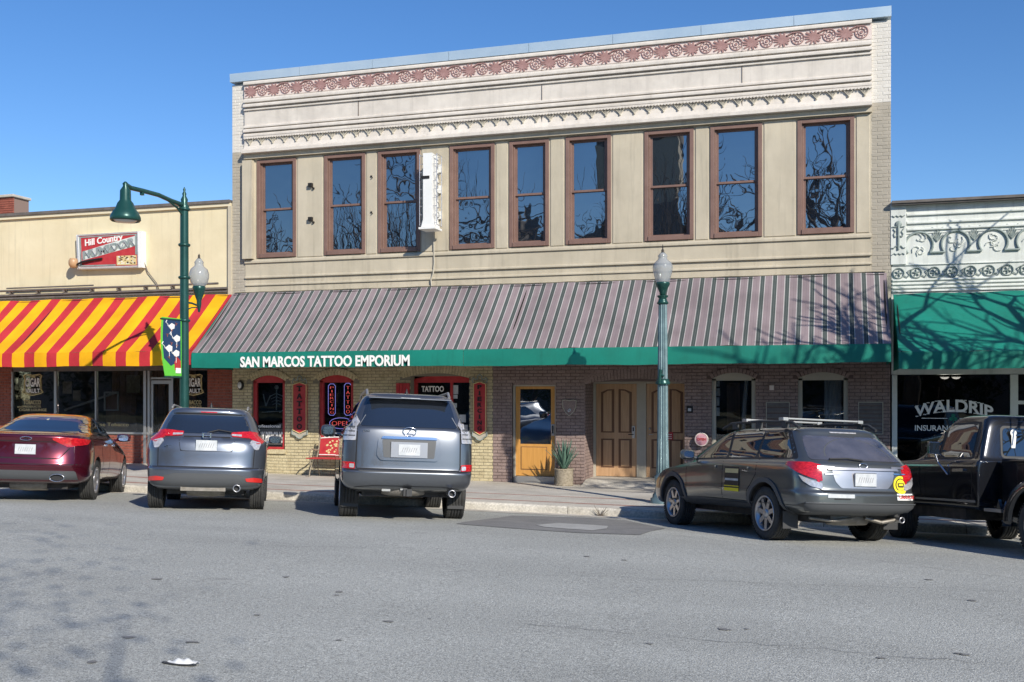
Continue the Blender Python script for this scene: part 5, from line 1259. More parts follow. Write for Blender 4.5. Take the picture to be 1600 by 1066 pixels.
tree('bare_tree', 'leafless street tree on the kerb beyond the right edge of the picture', 7.0, 16.6, 9.5, 5, .30, .7, 5, (-1.2, 0), .27)
tree('bare_tree', 'leafless street tree on the pavement nearest the green awning, beyond the right edge', 5.3, 18.1, 8.5, 44, .26, .72, 5, (-1.4, 0), .27)
tree('bare_tree', 'second leafless street tree, nearer the road, beyond the right edge of the picture', 8.2, 14.6, 11, 33, .34, .65, 5, (-1.0, 0), .26)

for i, (x, y, h, s, lb) in enumerate(((-31, -16, 16, 21, 'slim leafless tree at the left of the square'), (-26.5, -18, 19, 22, 'tallest leafless tree on the left of the square'), (-21, -20, 13, 23, 'short leafless tree left of the courthouse front'), (-7.5, -17, 18, 25, 'tall leafless tree right of the courthouse tower'), (.5, -14, 18, 26, 'broad leafless tree at the right of the square'))):
    tree('bare_tree', lb, x, y, h, s, .52, .5, 6, (0, 0), .24, 'tall bare trees on the square')
# unseen evergreen oaks round the square, added so the shop glass mirrors dark
def oak(lb, x, y, h, w, seed):
    rnd = random.Random(seed); t = thing('evergreen_oak', lb, 'tree', (x, y, -.1), group='evergreen oaks on the square')
    small = w < 4; n_leaf = 800 if small else 4200
    tr = MB().tube((0, 0, 0), (.1, 0, h * .4), .38, .25, 10); 
    for a in range(6): tr.tube((.1, 0, h * .36), (cos(a * 1.05) * w * .5, sin(a * 1.05) * w * .5, h * .75), .18 if w > 4 else .05, .05 if w > 4 else .01, 6)
    tr.build('trunk', 'tree_bark', t); lf = MB()
    blobs = [(rnd.uniform(-1, 1) * w * .62, rnd.uniform(-1, 1) * w * .5, h * rnd.uniform(.16, .85), rnd.uniform(.22, .36) * w) for _ in range(20)]
    for k in range(n_leaf):
        bx_, by_, bz_, r_ = rnd.choice(blobs); v = Vector((rnd.gauss(0, 1), rnd.gauss(0, 1), rnd.gauss(0, 1))).normalized() * r_ * rnd.uniform(.6, 1.05) ** .5
        p = Vector((bx_, by_, bz_ + v.z * .7)) + Vector((v.x, v.y, 0)); a = Vector((rnd.uniform(-1, 1), rnd.uniform(-1, 1), rnd.uniform(-1, 1))).normalized(); b_ = a.orthogonal().normalized(); q_ = rnd.uniform(.03, .075) if small else rnd.uniform(.10, .2)
        if small: p = Vector((rnd.gauss(0, .9), rnd.gauss(0, .9), h * rnd.uniform(.55, .95))) + p * .25
        lf.add([p - a * q_, p + b_ * q_ * .6, p + a * q_, p - b_ * q_ * .6], [(0, 1, 2, 3)])
    lf.build('crown', 'oak_leaf', t)
M['oak_leaf'] = mat('oak_leaf', (.022, .035, .014), (.05, .07, .03), scale=1.5, rough=.8)
for i, (x, y, h, w, lb) in enumerate(((-84, -30, 9, 8, 'outermost added evergreen oak at the far left of the square'), (-73, -28, 9, 7.5, 'second added evergreen oak from the far left'), (-62, -30, 9, 7.5, 'third added evergreen oak from the far left'), (-52, -28, 8, 6, 'far left added evergreen oak of the square'), (-42, -30, 9, 7, 'wide added evergreen oak left of centre'), (-33, -33, 8, 6.5, 'added evergreen oak left of the courthouse'), (-23, -36, 8, 6.5, 'added evergreen oak before the courthouse'), (-13, -38, 8.5, 6.5, 'added evergreen oak in front of the courthouse door'), (-3, -34, 9, 7, 'added evergreen oak right of the courthouse'), (7, -30, 8, 6.5, 'added evergreen oak at the right of the square'), (17, -27, 9, 7, 'far right added evergreen oak of the square'))): oak(lb, x, y, h, w, 60 + i)
for x0_, x1_, h_, lb in ((-120, -75, 9, 'long added brown brick shop row beyond the left of the square'), (-74, -40, 11, 'added brown brick shop block left of the courthouse'), (5, 34, 10, 'added brown brick shop block right of the courthouse'), (35, 70, 9, 'added brown brick shop row beyond the right of the square')):  # unseen shop rows, added to darken the horizon mirrored in the shop glass
    sb = thing('added_shop_block', lb, 'building', ((x0_ + x1_) / 2, -88, 0), group='added shop rows across the square', world=True)
    MB().box(x0_, x1_, -98, -88, -1, h_).build('wall', 'brick_maroon', sb)
    MB().box(x0_ - .3, x1_ + .3, -98.3, -87.6, h_ + .01, h_ + .6).build('cornice', 'brick_grey', sb)
    k = int((x1_ - x0_) / 4)
    for i in range(k):
        MB().box(x0_ + 1 + i * 4, x0_ + 2.4 + i * 4, -87.99, -87.95, 5, 7.6).build('window', 'black', sb)
oak('small thin evergreen oak on the near kerb behind the viewpoint', 3.4, -3.6, 10.5, 3.2, 91)
# courthouse on the square, mirrored in the upper windows
cb = thing('courthouse', 'stone courthouse with domed clock tower behind the viewpoint, seen only in window reflections', 'building', (-17, -66, 0), world=True)
MB().box(-36, 2, -80, -64, -1, 15).box(-27, -8, -64, -60, -1, 16).build('wall', 'dark_cap', cb)
MB().prism([(-28, 16.01), (-7.5, 16.01), (-13, 21.5), (-22, 21.5)], -72, -60.2).build('roof', 'dark_cap', cb)
MB().box(-23, -13.5, -72, -62, 21.6, 28.5).build('tower', 'brick_grey', cb)
MB().lathe([(5.2, 28.6), (5.3, 29.2), (4.8, 31), (3.6, 33.5), (2.0, 35.5), (1, 36), (.8, 38), (.2, 40), (0, 41)], (-18.2, -67, 0), 20).build('dome', 'dark_cap', cb)
MB().lathe([(3.6, 15.1), (3.4, 17), (2.4, 18.6), (.9, 19.6), (.7, 21), (.25, 21.8), (0, 24)], (-32.2, -68, 0), 16).build('corner_cupola', 'dark_cap', cb)
MB().tube((-34, -68, 22.3), (-30.4, -68, 22.3), .12).build('weather_vane', 'dark_cap', cb)
# ================================================================== VEHICLES
def mono(xs, n):
    """monotone cubic through equally spaced values, n steps per span"""
    m = len(xs); d = [xs[i + 1] - xs[i] for i in range(m - 1)]; t = [d[0]] + [0 if d[i - 1] * d[i] <= 0 else 2 * d[i - 1] * d[i] / (d[i - 1] + d[i]) for i in range(1, m - 1)] + [d[-1]]
    out = []
    for i in range(m - 1):
        for k in range(n):
            s = k / n; h00 = 2 * s**3 - 3 * s**2 + 1; h10 = s**3 - 2 * s**2 + s; h01 = -2 * s**3 + 3 * s**2; h11 = s**3 - s**2
            out.append(h00 * xs[i] + h10 * t[i] + h01 * xs[i + 1] + h11 * t[i + 1])
    return out + [xs[-1]]
def sstep(a, b_, x): t = max(0, min(1, (x - a) / (b_ - a))); return t * t * (3 - 2 * t)
class Car:
    def __init__(s, name, label, L, rings, paint_m, axles, R, tw, track, W, nexp=3.2, cat='car', arch=.06, sub=4):
        s.L = L; s.axles = axles; s.R = R; s.tw = tw; s.track = track; s.W = W
        s.root = thing(name, label, cat)
        cols = [mono([r[i] for r in rings], sub) for i in range(7)]; K, Ms = 14, 26; e = 2 / nexp
        mb = MB(); N = None
        for (zr, zf, yr, yf, w, Lr, Lf) in zip(*cols):
            h = []
            for i in range(K):
                a = (pi / 2) * (i / K); h.append((w * sin(a) ** e if a else 0, yr + Lr * (1 - cos(a) ** e)))
            for i in range(Ms + 1): h.append((w, lerp(yr + Lr, yf - Lf, i / Ms)))
            for i in range(1, K + 1):
                a = (pi / 2) * (1 - i / K); h.append((w * (sin(a) ** e) if a > 1e-6 else 0, yf - Lf * (1 - (cos(a) ** e if i else 1))))
            loop = h + [(-x, y) for x, y in h[-2:0:-1]]
            N = len(loop)
            mb.v += [(x, y, lerp(zr, zf, sstep(.45 * L, .97 * L, y))) for x, y in loop]
        nr = len(cols[0])
        for j in range(nr - 1):
            for i in range(N): mb.f.append((j * N + i, j * N + (i + 1) % N, (j + 1) * N + (i + 1) % N, (j + 1) * N + i)); mb.smooth.append(True)
        hl = N // 2
        for base in (0, (nr - 1) * N):      # caps as quad strips
            for i in range(hl):
                a, b_, c, d = i, i + 1, (N - i - 1) % N, (N - i) % N
                q = [base + a, base + b_, base + c, base + d]; q2 = []
                for k in q:
                    if k not in q2: q2.append(k)
                if len(q2) > 2: mb.f.append(tuple(q2)); mb.smooth.append(True)
        me = mb.mesh('body'); bm = bmesh.new(); bm.from_mesh(me); bmesh.ops.remove_doubles(bm, verts=bm.verts, dist=1e-5); bmesh.ops.recalc_face_normals(bm, faces=bm.faces)
        s.bvh = BVHTree.FromBMesh(bm); bm.to_mesh(me); bm.free()
        me.materials.append(paint_m); me.materials.append(M['under'])
        ob = bpy.data.objects.new('body', me); COL.objects.link(ob)
        cm = MB(); Ra = R + arch
        for ay in axles:
            for sx in (-1, 1): cm.lathe([(0, sx * (W / 2 - tw - .12)), (Ra, sx * (W / 2 - tw - .12)), (Ra, sx * (W / 2 + .25)), (0, sx * (W / 2 + .25))], (0, ay, R + .01), 40, 'x')
        cme = cm.mesh('cut'); cme.materials.append(paint_m); cme.materials.append(M['under'])
        for p in cme.polygons: p.material_index = 1
        cbm = bmesh.new(); cbm.from_mesh(cme); bmesh.ops.remove_doubles(cbm, verts=cbm.verts, dist=1e-5); bmesh.ops.recalc_face_normals(cbm, faces=cbm.faces); cbm.to_mesh(cme); cbm.free()
        cut = bpy.data.objects.new('cut', cme); COL.objects.link(cut)
        md = ob.modifiers.new('b', 'BOOLEAN'); md.operation = 'DIFFERENCE'; md.object = cut; md.solver = 'EXACT'
        dg = bpy.context.evaluated_depsgraph_get(); nm = bpy.data.meshes.new_from_object(ob.evaluated_get(dg)); ob.modifiers.clear(); ob.data = nm
        bpy.data.objects.remove(cut); nm.shade_smooth(); nm.set_sharp_from_angle(angle=radians(38)); nm.name = 'body'
        ob.parent = s.root; s.body = ob; s.paint = paint_m
    def ray(s, view, u, v):
        o, d = {'rear': ((u, -3, v), (0, 1, 0)), 'left': ((-3, u, v), (1, 0, 0)), 'right': ((3, u, v), (-1, 0, 0)), 'top': ((u, v, 5), (0, 0, -1)), 'front': ((u, 9, v), (0, -1, 0)), 'rl': ((.7071 * u - 3.5, -.7071 * u - 3.5, v), (.7071, .7071, 0)), 'rr': ((-.7071 * u + 3.5, -.7071 * u - 3.5, v), (-.7071, .7071, 0))}[view]
        d = Vector(d); h = s.bvh.ray_cast(Vector(o), d)
        if h[0] is None:
            o2 = Vector(o) + d * (3 if view != 'top' else 3.5); h = s.bvh.find_nearest(o2)
        return h[0], h[1], d
    def patch(s, name, poly, m, view='rear', off=.004, parent=None, step=.05, depth=.012):
        bm = bmesh.new(); f = bm.faces.new([bm.verts.new((p[0], p[1], 0)) for p in poly])
        xs = [p[0] for p in poly]; ys = [p[1] for p in poly]
        for ax, a, b_ in ((0, min(xs), max(xs)), (1, min(ys), max(ys))):
            k = max(1, int((b_ - a) / step))
            for i in range(1, k):
                co = [0, 0, 0]; no = [0, 0, 0]; co[ax] = a + (b_ - a) * i / k; no[ax] = 1
                bmesh.ops.bisect_plane(bm, geom=bm.verts[:] + bm.edges[:] + bm.faces[:], plane_co=co, plane_no=no)
        d = None; be = [e for e in bm.edges if len(e.link_faces) == 1]
        for v in bm.verts:
            p, n_, d = s.ray(view, v.co.x, v.co.y)
            if n_.dot(d) > 0: n_ = -n_
            v.co = p + (n_ * .55 - d * .45).normalized() * off
        ex = bmesh.ops.extrude_edge_only(bm, edges=be)
        for v in [g for g in ex['geom'] if isinstance(g, bmesh.types.BMVert)]: v.co = v.co + d * (depth + off)
        bmesh.ops.recalc_face_normals(bm, faces=bm.faces)
        me = bpy.data.meshes.new(name); bm.to_mesh(me); bm.free(); me.shade_smooth(); me.set_sharp_from_angle(angle=radians(50)); me.materials.append(M[m] if isinstance(m, str) else m)
        return link(name, me, parent or s.root)
    def both(s, name, poly, m, **k):
        a = s.patch(name, poly, m, 'left', **k); b_ = s.patch(name, poly, m, 'right', **k); return a, b_
    def wrap(s, name, poly, m, **k):
        """lamp round both rear corners: u = how far round (negative = on to the side), measured at 45 degrees"""
        return s.patch(name, poly, m, 'rl', **k), s.patch(name, poly, m, 'rr', **k)
    def mir(s, name, poly, m, **k):
        return s.patch(name, poly, m, 'rear', **k), s.patch(name, [(-u, v) for u, v in poly][::-1], m, 'rear', **k)
    def seam(s, pts, view='rear', w=.011, name='panel_gap', m='seam', off=.0012):
        mb = MB(); P = []
        for (a, b_) in zip(pts[:-1], pts[1:]):
            k = max(1, int(math.dist(a, b_) / .05))
            for i in range(k): P.append((lerp(a[0], b_[0], i / k), lerp(a[1], b_[1], i / k)))
        P.append(pts[-1]); V = []
        for i, p in enumerate(P):
            q = P[min(i + 1, len(P) - 1)]; r = P[max(i - 1, 0)]; t = Vector((q[0] - r[0], q[1] - r[1])).normalized(); nn = (-t.y * w / 2, t.x * w / 2)
            for sg in (-1, 1):
                h, n_, d = s.ray(view, p[0] + sg * nn[0], p[1] + sg * nn[1])
                if n_.dot(d) > 0: n_ = -n_
                V.append(h + n_ * off)
        mb.add(V, [(2 * i, 2 * i + 1, 2 * i + 3, 2 * i + 2) for i in range(len(P) - 1)])
        return mb.build(name, m, s.root)
    def wheels(s, style=7, turn=0, rim_m='rim_silver', names=True):
        R, tw = s.R, s.tw; rr = R * .66
        for ai, ay in enumerate(s.axles):
            for sx in (-1, 1):
                cx = sx * (s.track / 2); oX = tw / 2
                ty = MB(); g = .007
                pr = [(rr, -oX + .01), (rr + .03, -oX - .004), (R - .05, -oX - .006), (R - .018, -oX + .006), (R, -oX + .022)]
                k = 5
                for i in range(k):
                    a = lerp(-oX + .022, oX - .022, (i + .12) / k); b_ = lerp(-oX + .022, oX - .022, (i + .88) / k); pr += [(R, a), (R, b_)]
                    if i < k - 1: c_ = lerp(-oX + .022, oX - .022, (i + 1) / k); pr += [(R - .012, c_ - .004), (R - .012, c_ + .004)]
                pr += [(R, oX - .022), (R - .018, oX - .006), (R - .05, oX + .006), (rr + .03, oX + .004), (rr, oX - .01)]
                ty.lathe(pr, (0, 0, 0), 44, 'x')
                for i in range(54):      # shoulder tread blocks
                    a = 2 * pi * i / 54
                    for e_ in (-1, 1): 
                        c0 = Vector((e_ * (oX - .016), (R - .004) * cos(a), (R - .004) * sin(a))); t_ = Vector((0, -sin(a), cos(a))) * .011; n_ = Vector((0, cos(a), sin(a))) * .007; x_ = Vector((.013, 0, 0))
                        vs = [c0 + i_ * x_ + j_ * t_ + k_ * n_ for k_ in (-1, 1) for i_, j_ in ((-1, -1), (1, -1), (1, 1), (-1, 1))]
                        ty.add(vs, [(4, 5, 6, 7), (0, 1, 5, 4), (1, 2, 6, 5), (2, 3, 7, 6), (3, 0, 4, 7)])
                rm_ = MB(); o = sx * oX
                rm_.lathe([(rr - .004, -sx * oX * .8), (rr - .03, -sx * oX * .5), (rr - .03, sx * (oX - .03)), (rr + .004, sx * (oX - .006)), (rr + .006, sx * (oX + .004)), (rr - .012, sx * (oX + .004)), (rr - .02, sx * (oX - .02))], (0, 0, 0), 40, 'x')
                fx = sx * (oX - .018); hubr = .062
                rm_.lathe([(0, fx + sx * .012), (hubr * .6, fx + sx * .010), (hubr, fx), (hubr, fx - sx * .05)], (0, 0, 0), 20, 'x')
                if style > 0:
                    for i in range(style):
                        a = 2 * pi * i / style + .2
                        for (r0, w0, r1, w1) in ((hubr * .7, .034, rr - .024, .026 if style > 6 else .034),):
                            tt = Vector((0, -sin(a), cos(a))); nn = Vector((0, cos(a), sin(a)))
                            q = [nn * r0 - tt * w0, nn * r0 + tt * w0, nn * r1 + tt * w1, nn * r1 - tt * w1]
                            vs = [p + Vector((fx - sx * .004 + sx * .006 * (k_ > 1), 0, 0)) for k_, p in enumerate(q)] + [p * 1 + Vector((fx - sx * .035, 0, 0)) for p in q]
                            rm_.add(vs, [(0, 1, 2, 3), (0, 4, 5, 1), (1, 5, 6, 2), (2, 6, 7, 3), (3, 7, 4, 0)])
                else:
                    rm_.lathe([(0, fx + sx * .02), (.06, fx + sx * .02), (.07, fx), (rr * .55, fx - sx * .015), (rr * .75, fx - sx * .04), (rr - .02, fx - sx * .01)], (0, 0, 0), 32, 'x')
                w_o = rm_.build('wheel', rim_m, s.root); w_o.location = (cx, ay, R)
                t_o = ty.build('tyre', 'rubber', w_o)
                bd = MB().lathe([(0, fx - sx * .06), (rr - .035, fx - sx * .06), (rr - .035, -fx)], (0, 0, 0), 24, 'x').build('brake', 'dark_metal', w_o)
                if turn and ai == 1: w_o.rotation_euler = (0, 0, turn)
    def mirror(s, sx, y, z, w=.22, h=.15, m=None, stalk=.12, x=None):
        h0, n_, d = s.ray('left' if sx < 0 else 'right', y, z - .02)
        x0 = abs(h0.x); c = Vector((sx * (x0 + stalk + w / 2 - .04), y, z + .03))
        mb = MB(); nseg = 16; prof = [(.0, .70), (.03, .96), (.07, 1.0), (.11, .85), (.14, .5), (.15, .0)]
        rings_ = []
        for (dy, k) in prof:
            rings_.append([c + Vector((k * w / 2 * math.copysign(abs(cos(a)) ** .6, cos(a)), dy - .03, k * h / 2 * math.copysign(abs(sin(a)) ** .6, sin(a)))) for a in [2 * pi * i / nseg for i in range(nseg)]])
        vs = [p for r in rings_ for p in r]
        mb.add(vs, [(j * nseg + i, j * nseg + (i + 1) % nseg, (j + 1) * nseg + (i + 1) % nseg, (j + 1) * nseg + i) for j in range(len(prof) - 1) for i in range(nseg)] , True)
        mb.tube((sx * (x0 - .02), y + .03, z - .03), (c.x - sx * w * .3, y + .03, c.z - h * .2), .028, .022, 8)
        o = mb.build('wing_mirror', m or s.paint, s.root)
        g = MB().add([c + Vector((.92 * w / 2 * .75 * math.copysign(abs(cos(a)) ** .6, cos(a)), -.028, .92 * h / 2 * .75 * math.copysign(abs(sin(a)) ** .6, sin(a)))) for a in [2 * pi * i / nseg for i in range(nseg)]], [tuple(range(nseg))]).build('mirror_glass', 'chrome', o)
        return o
    def plate(s, u, v, w=.305, h=.155, off=.02):
        p, n_, d = s.ray('rear', u, v); pts = [(u - w / 2, v - h / 2), (u + w / 2, v - h / 2), (u + w / 2, v + h / 2), (u - w / 2, v + h / 2)]
        y = p.y - off
        o = MB().prism(pts, y - .004, y + .004).build('license_plate', 'plate', s.root)
        MB().box(u - w / 2 - .006, u + w / 2 + .006, y + .0041, y + .012, v - h / 2 - .006, v + h / 2 + .006).build('plate_frame', 'chrome', o)
        rr_ = random.Random(5); sm = MB()
        for i in range(7):
            a = u - w * .36 + i * w * .105; b_ = v - h * .22; sm.add([(a, y - .0055, b_), (a + .008, y - .0055, b_), (a + .030, y - .0055, b_ + h * .42), (a + .020, y - .0055, b_ + h * .42)], [(0, 1, 2, 3)])
        sm.build('plate_smudge', 'lens_clear', o)
        return o
    def place(s, L, D, psi, mid_axle=0):
        """rear axle centre at camera-space (L right, D deep); psi = heading turned left of the view axis"""
        X, Y = cam2w(L, D); ang = TH + psi
        fw = Vector((-sin(ang), cos(ang), 0)); rt = Vector((cos(ang), sin(ang), 0))
        zs = {}
        for ay in s.axles:
            for sx in (-1, 1):
                q = Vector((X, Y, 0)) + fw * (ay - s.axles[0]) + rt * sx * s.track / 2; zs[(ay, sx)] = street_z(q.x, q.y)
        wb = s.axles[1] - s.axles[0]
        zr_ = (zs[(s.axles[0], -1)] + zs[(s.axles[0], 1)]) / 2; zf_ = (zs[(s.axles[1], -1)] + zs[(s.axles[1], 1)]) / 2
        roll = ((zs[(s.axles[0], 1)] - zs[(s.axles[0], -1)]) + (zs[(s.axles[1], 1)] - zs[(s.axles[1], -1)])) / 2 / s.track
        f3 = (fw + Vector((0, 0, (zf_ - zr_) / wb))).normalized(); r3 = (rt + Vector((0, 0, roll))).normalized(); u3 = r3.cross(f3).normalized(); r3 = f3.cross(u3).normalized()
        m = Matrix((r3, f3, u3)).transposed().to_4x4(); org = Vector((X, Y, zr_)) - f3 * s.axles[0]
        s.root.matrix_world = Matrix.Translation(org) @ m
def rp(pts, r=.03, n=4):
    """round the corners of a polygon"""
    out = []; m = len(pts)
    for i in range(m):
        p = Vector(pts[i]); a = Vector(pts[i - 1]); b_ = Vector(pts[(i + 1) % m]); da = (a - p); db = (b_ - p); k = min(r, da.length * .45, db.length * .45)
        pa = p + da.normalized() * k; pb = p + db.normalized() * k
        for j in range(n + 1):
            t = j / n; q = pa * (1 - t) ** 2 + p * 2 * t * (1 - t) + pb * t * t; out.append((q.x, q.y))
    return out
def exhaust(c, x, z, y0=-.02, r=.04):
    o = MB().tube((x, y0, z), (x, y0 + .3, z), r, r, 14, caps=False).tube((x, y0 + .003, z), (x, y0 + .3, z), r * .85, r * .85, 14, caps=False).build('exhaust_tip', 'rim_silver', c.root)
    MB().path([(x + r * cos(a), y0 - .002, z + r * sin(a)) for a in [i * pi / 9 for i in range(19)]], .009, 6).build('exhaust_lip', 'rim_silver', o)
    MB().tube((x, y0 + .05, z), (x, y0 + .06, z), r * .84, r * .84, 12).build('exhaust_bore', 'black', o); return o
def underside(c, z0=.2, muff=True):
    W2 = c.W / 2; mb = MB(); mb.box(-W2 + .32, W2 - .32, .35, c.L - .5, z0, z0 + .12); mb.tube((-W2 + .3, c.axles[0], c.R), (W2 - .3, c.axles[0], c.R), .045); mb.tube((-W2 + .3, c.axles[1], c.R), (W2 - .3, c.axles[1], c.R), .04)
    mb.build('chassis', 'under', c.root)
    if muff: MB().lathe([(0, -.3), (.09, -.28), (.10, 0), (.09, .28), (0, .3)], (.0, .42, z0 + .06), 16, 'x').build('muffler', 'muffler', c.root)
cars = {}
# ---------------------------------------------------------------- grey compact crossover (directly behind)
M['paint_bluegrey'] = paint('paint_bluegrey', (.15, .17, .205), None, .75, .3)
c = Car('parked_car', 'blue grey compact crossover seen squarely from behind, red lamps wrapped round the tailgate', 4.29, [
 (.30,.25,.28,4.0,.64,.35,.6),(.35,.26,.10,4.1,.78,.4,.8),(.46,.36,.02,4.22,.85,.45,.9),(.62,.50,.0,4.27,.872,.5,1.0),(.65,.54,.03,4.27,.876,.5,1.0),(.78,.62,.05,4.25,.884,.5,1.0),(.90,.70,.06,4.2,.886,.5,1.0),
 (1.0,.78,.08,4.1,.876,.5,1.0),(1.07,.83,.11,3.95,.855,.5,1.0),(1.10,.87,.14,3.3,.81,.5,.6),(1.15,1.0,.17,3.15,.77,.48,.5),(1.30,1.25,.27,2.75,.71,.45,.5),(1.43,1.42,.34,2.45,.65,.42,.5),(1.49,1.495,.33,2.3,.61,.4,.5),(1.545,1.54,.36,2.1,.555,.4,.5),(1.575,1.575,.62,1.8,.42,.4,.4),(1.59,1.59,1.0,1.5,.15,.2,.2)],
 M['paint_bluegrey'], (.80, 3.41), .335, .215, 1.51, 1.772)
underside(c, .24)
c.patch('rear_window', rp([(-.65,1.165),(.65,1.165),(.60,1.30),(.525,1.445),(-.525,1.445),(-.60,1.30)],.04), 'car_glass_rear', off=.006)
c.seam([(-.52,1.465),(.52,1.465)], w=.02); 
c.patch('high_brake_light', [(-.12,1.485),(.12,1.485),(.12,1.50),(-.12,1.50)], 'lens_red', off=.008)
c.mir('tail_light', rp([(-.72,1.10),(-.36,1.125),(-.34,1.19),(-.62,1.215),(-.74,1.20)],.02), 'lens_red', off=.012)
c.wrap('corner_lamp', rp([(-.78,1.04),(-.66,1.02),(-.57,1.13),(-.55,1.20),(-.66,1.21),(-.92,1.10)],.02), 'lens_red', off=.014)
c.wrap('lamp_lens', rp([(-.74,1.04),(-.60,1.08),(-.555,1.04),(-.60,.94),(-.66,.93)],.02), 'lens_clear', off=.012)
c.mir('lamp_stripe', [(-.50,1.13),(-.355,1.14),(-.355,1.165),(-.50,1.16)], 'lens_clear', off=.016)
c.patch('plate_recess', rp([(-.37,.90),(.37,.90),(.40,1.07),(.36,1.105),(-.36,1.105),(-.40,1.07)],.04), 'paint_bluegrey', off=.006); 
c.seam([(-.40,1.06),(-.37,.90),(.37,.90),(.40,1.06)], w=.014); c.seam([(-.34,1.115),(.34,1.115)], w=.018)
c.plate(0,.985)
o = MB().path([(-.05,.055,1.105),(-.05,.055,1.165)],.008).path([(.05,.055,1.105),(.05,.055,1.165)],.008).path([(-.05,.055,1.135),(.05,.055,1.135)],.007).path([(-.06,.058,1.10),(.06,.058,1.10),(.07,.058,1.17),(-.07,.058,1.17),(-.06,.058,1.10)],.005); o.build('emblem','chrome',c.root)
p0 = c.ray('rear', -.6, 1.0)[0]
text_mb('HR-V', .03, .004, 1, .01, x=-.61, y=c.ray('rear',-.55,.98)[0].y-.012, z=.945).build('badge','chrome',c.root)
c.seam([(-.70,.93),(-.69,.66),(.69,.66),(.70,.93)], w=.013); c.seam([(-.86,.655),(.86,.655)], w=.013)
c.patch('bumper_cladding', rp([(-.84,.33),(.84,.33),(.86,.47),(.60,.52),(.45,.565),(-.45,.565),(-.60,.52),(-.86,.47)],.03), 'plastic_grey', off=.010)
c.mir('reflector', rp([(-.83,.44),(-.60,.455),(-.58,.50),(-.70,.515),(-.82,.50)],.015), 'lens_bright', off=.018)
exhaust(c, .47, .355, -.06, .05)
MB().box(-.35,.30,.10,.30,.30,.36).build('rear_silencer','muffler',c.root)
wip = MB().path([(.0,c.ray('rear',0,1.19)[0].y-.03,1.18),(.16,c.ray('rear',0,1.22)[0].y-.03,1.225),(.36,c.ray('rear',.3,1.2)[0].y-.03,1.195)],.010); wip.build('wiper','black',c.root)
c.both('side_window', rp([(.75,1.17),(3.0,1.12),(2.45,1.44),(1.2,1.47)],.05), 'car_glass', off=.004)
for x_ in (-.56,.56): MB().path([(x_,.55,1.56),(x_,.75,1.60),(x_,2.0,1.60),(x_,2.2,1.56)],.016).build('roof_rail','alu',c.root)
MB().lathe([(.03,1.58),(.02,1.61),(.004,1.66)],(0,.75,0),8).build('antenna','black',c.root)
c.wheels(5); c.mirror(1,2.75,1.08,.23,.15); c.mirror(-1,2.75,1.08,.23,.15)
cars['hrv'] = c
# ---------------------------------------------------------------- silver grey large four wheel drive
M['paint_silver'] = paint('paint_silver', (.15, .162, .18), None, .8, .3)
c = Car('parked_car', 'large silver grey four wheel drive with clear tall tail lamps and wide plate housing', 4.80, [
 (.40,.34,.35,4.4,.72,.35,.6),(.45,.36,.12,4.55,.86,.4,.8),(.56,.45,.02,4.65,.928,.35,.9),(.69,.58,.0,4.72,.940,.34,1.0),(.73,.62,.045,4.72,.942,.34,1.0),(.88,.72,.055,4.7,.944,.34,1.0),(1.05,.85,.065,4.65,.940,.34,1.0),
 (1.20,.98,.08,4.55,.925,.34,1.0),(1.30,1.05,.10,4.4,.895,.34,.9),(1.345,1.10,.13,3.5,.86,.34,.6),(1.40,1.25,.16,3.3,.815,.33,.5),(1.58,1.54,.25,2.95,.745,.32,.5),(1.72,1.73,.31,2.7,.685,.3,.5),(1.775,1.80,.33,2.5,.64,.3,.5),(1.82,1.84,.38,2.35,.57,.3,.5),(1.85,1.865,.7,2.1,.4,.3,.4),(1.86,1.87,1.2,1.8,.12,.2,.2)],
 M['paint_silver'], (1.0, 3.79), .385, .265, 1.585, 1.885, nexp=4.2, arch=.07)
underside(c, .34, False)
c.patch('rear_window', rp([(-.70,1.34),(.70,1.34),(.64,1.58),(.59,1.735),(-.59,1.735),(-.64,1.58)],.05), 'car_glass_rear', off=.006)
o = MB().prism([(.34,1.79),(.16,1.765),(.15,1.745),(.32,1.74)], -.60, .60, 'yz'); o.build('spoiler', 'paint_silver', c.root, bevel=.01)
MB().box(-.14,.14,.145,.155,1.752,1.764).build('high_brake_light','lens_clear',c.root)
c.mir('tail_light', rp([(-.925,1.13),(-.755,1.13),(-.735,1.45),(-.755,1.53),(-.80,1.53),(-.88,1.32)],.02), 'lens_clear', off=.020)
for zz in (1.19,1.25,1.31,1.38): c.mir('lamp_band', [(-.905,zz),(-.765,zz),(-.765,zz+.014),(-.90,zz+.014)], 'plastic_grey', off=.026)
c.mir('reflector', rp([(-.93,.735),(-.755,.725),(-.755,.82),(-.93,.83)],.015), 'lens_red', off=.012)
c.mir('reflector_lens', rp([(-.83,.745),(-.765,.74),(-.765,.80),(-.83,.80)],.01), 'lens_clear', off=.016)
c.patch('plate_housing', rp([(-.40,.86),(.40,.86),(.46,.93),(.44,1.16),(.40,1.20),(-.40,1.20),(-.44,1.16),(-.46,.93)],.03), 'paint_silver', off=.022, depth=.03)
c.patch('housing_recess', rp([(-.36,.90),(.36,.90),(.385,1.155),(-.385,1.155)],.02), 'plastic_grey', off=.026, depth=.002)
c.patch('garnish_bar', rp([(-.40,1.165),(.40,1.165),(.38,1.20),(-.38,1.20)],.015), 'chrome', off=.040)
pr_ = c.plate(0,1.015,.305,.155,.05); MB().box(-.26,.26,c.ray('rear',0,1.0)[0].y-.045,c.ray('rear',0,1.0)[0].y-.030,.905,1.125).build('plate_backing','rim_silver',c.root)
ey = c.ray('rear',0,1.28)[0].y-.012
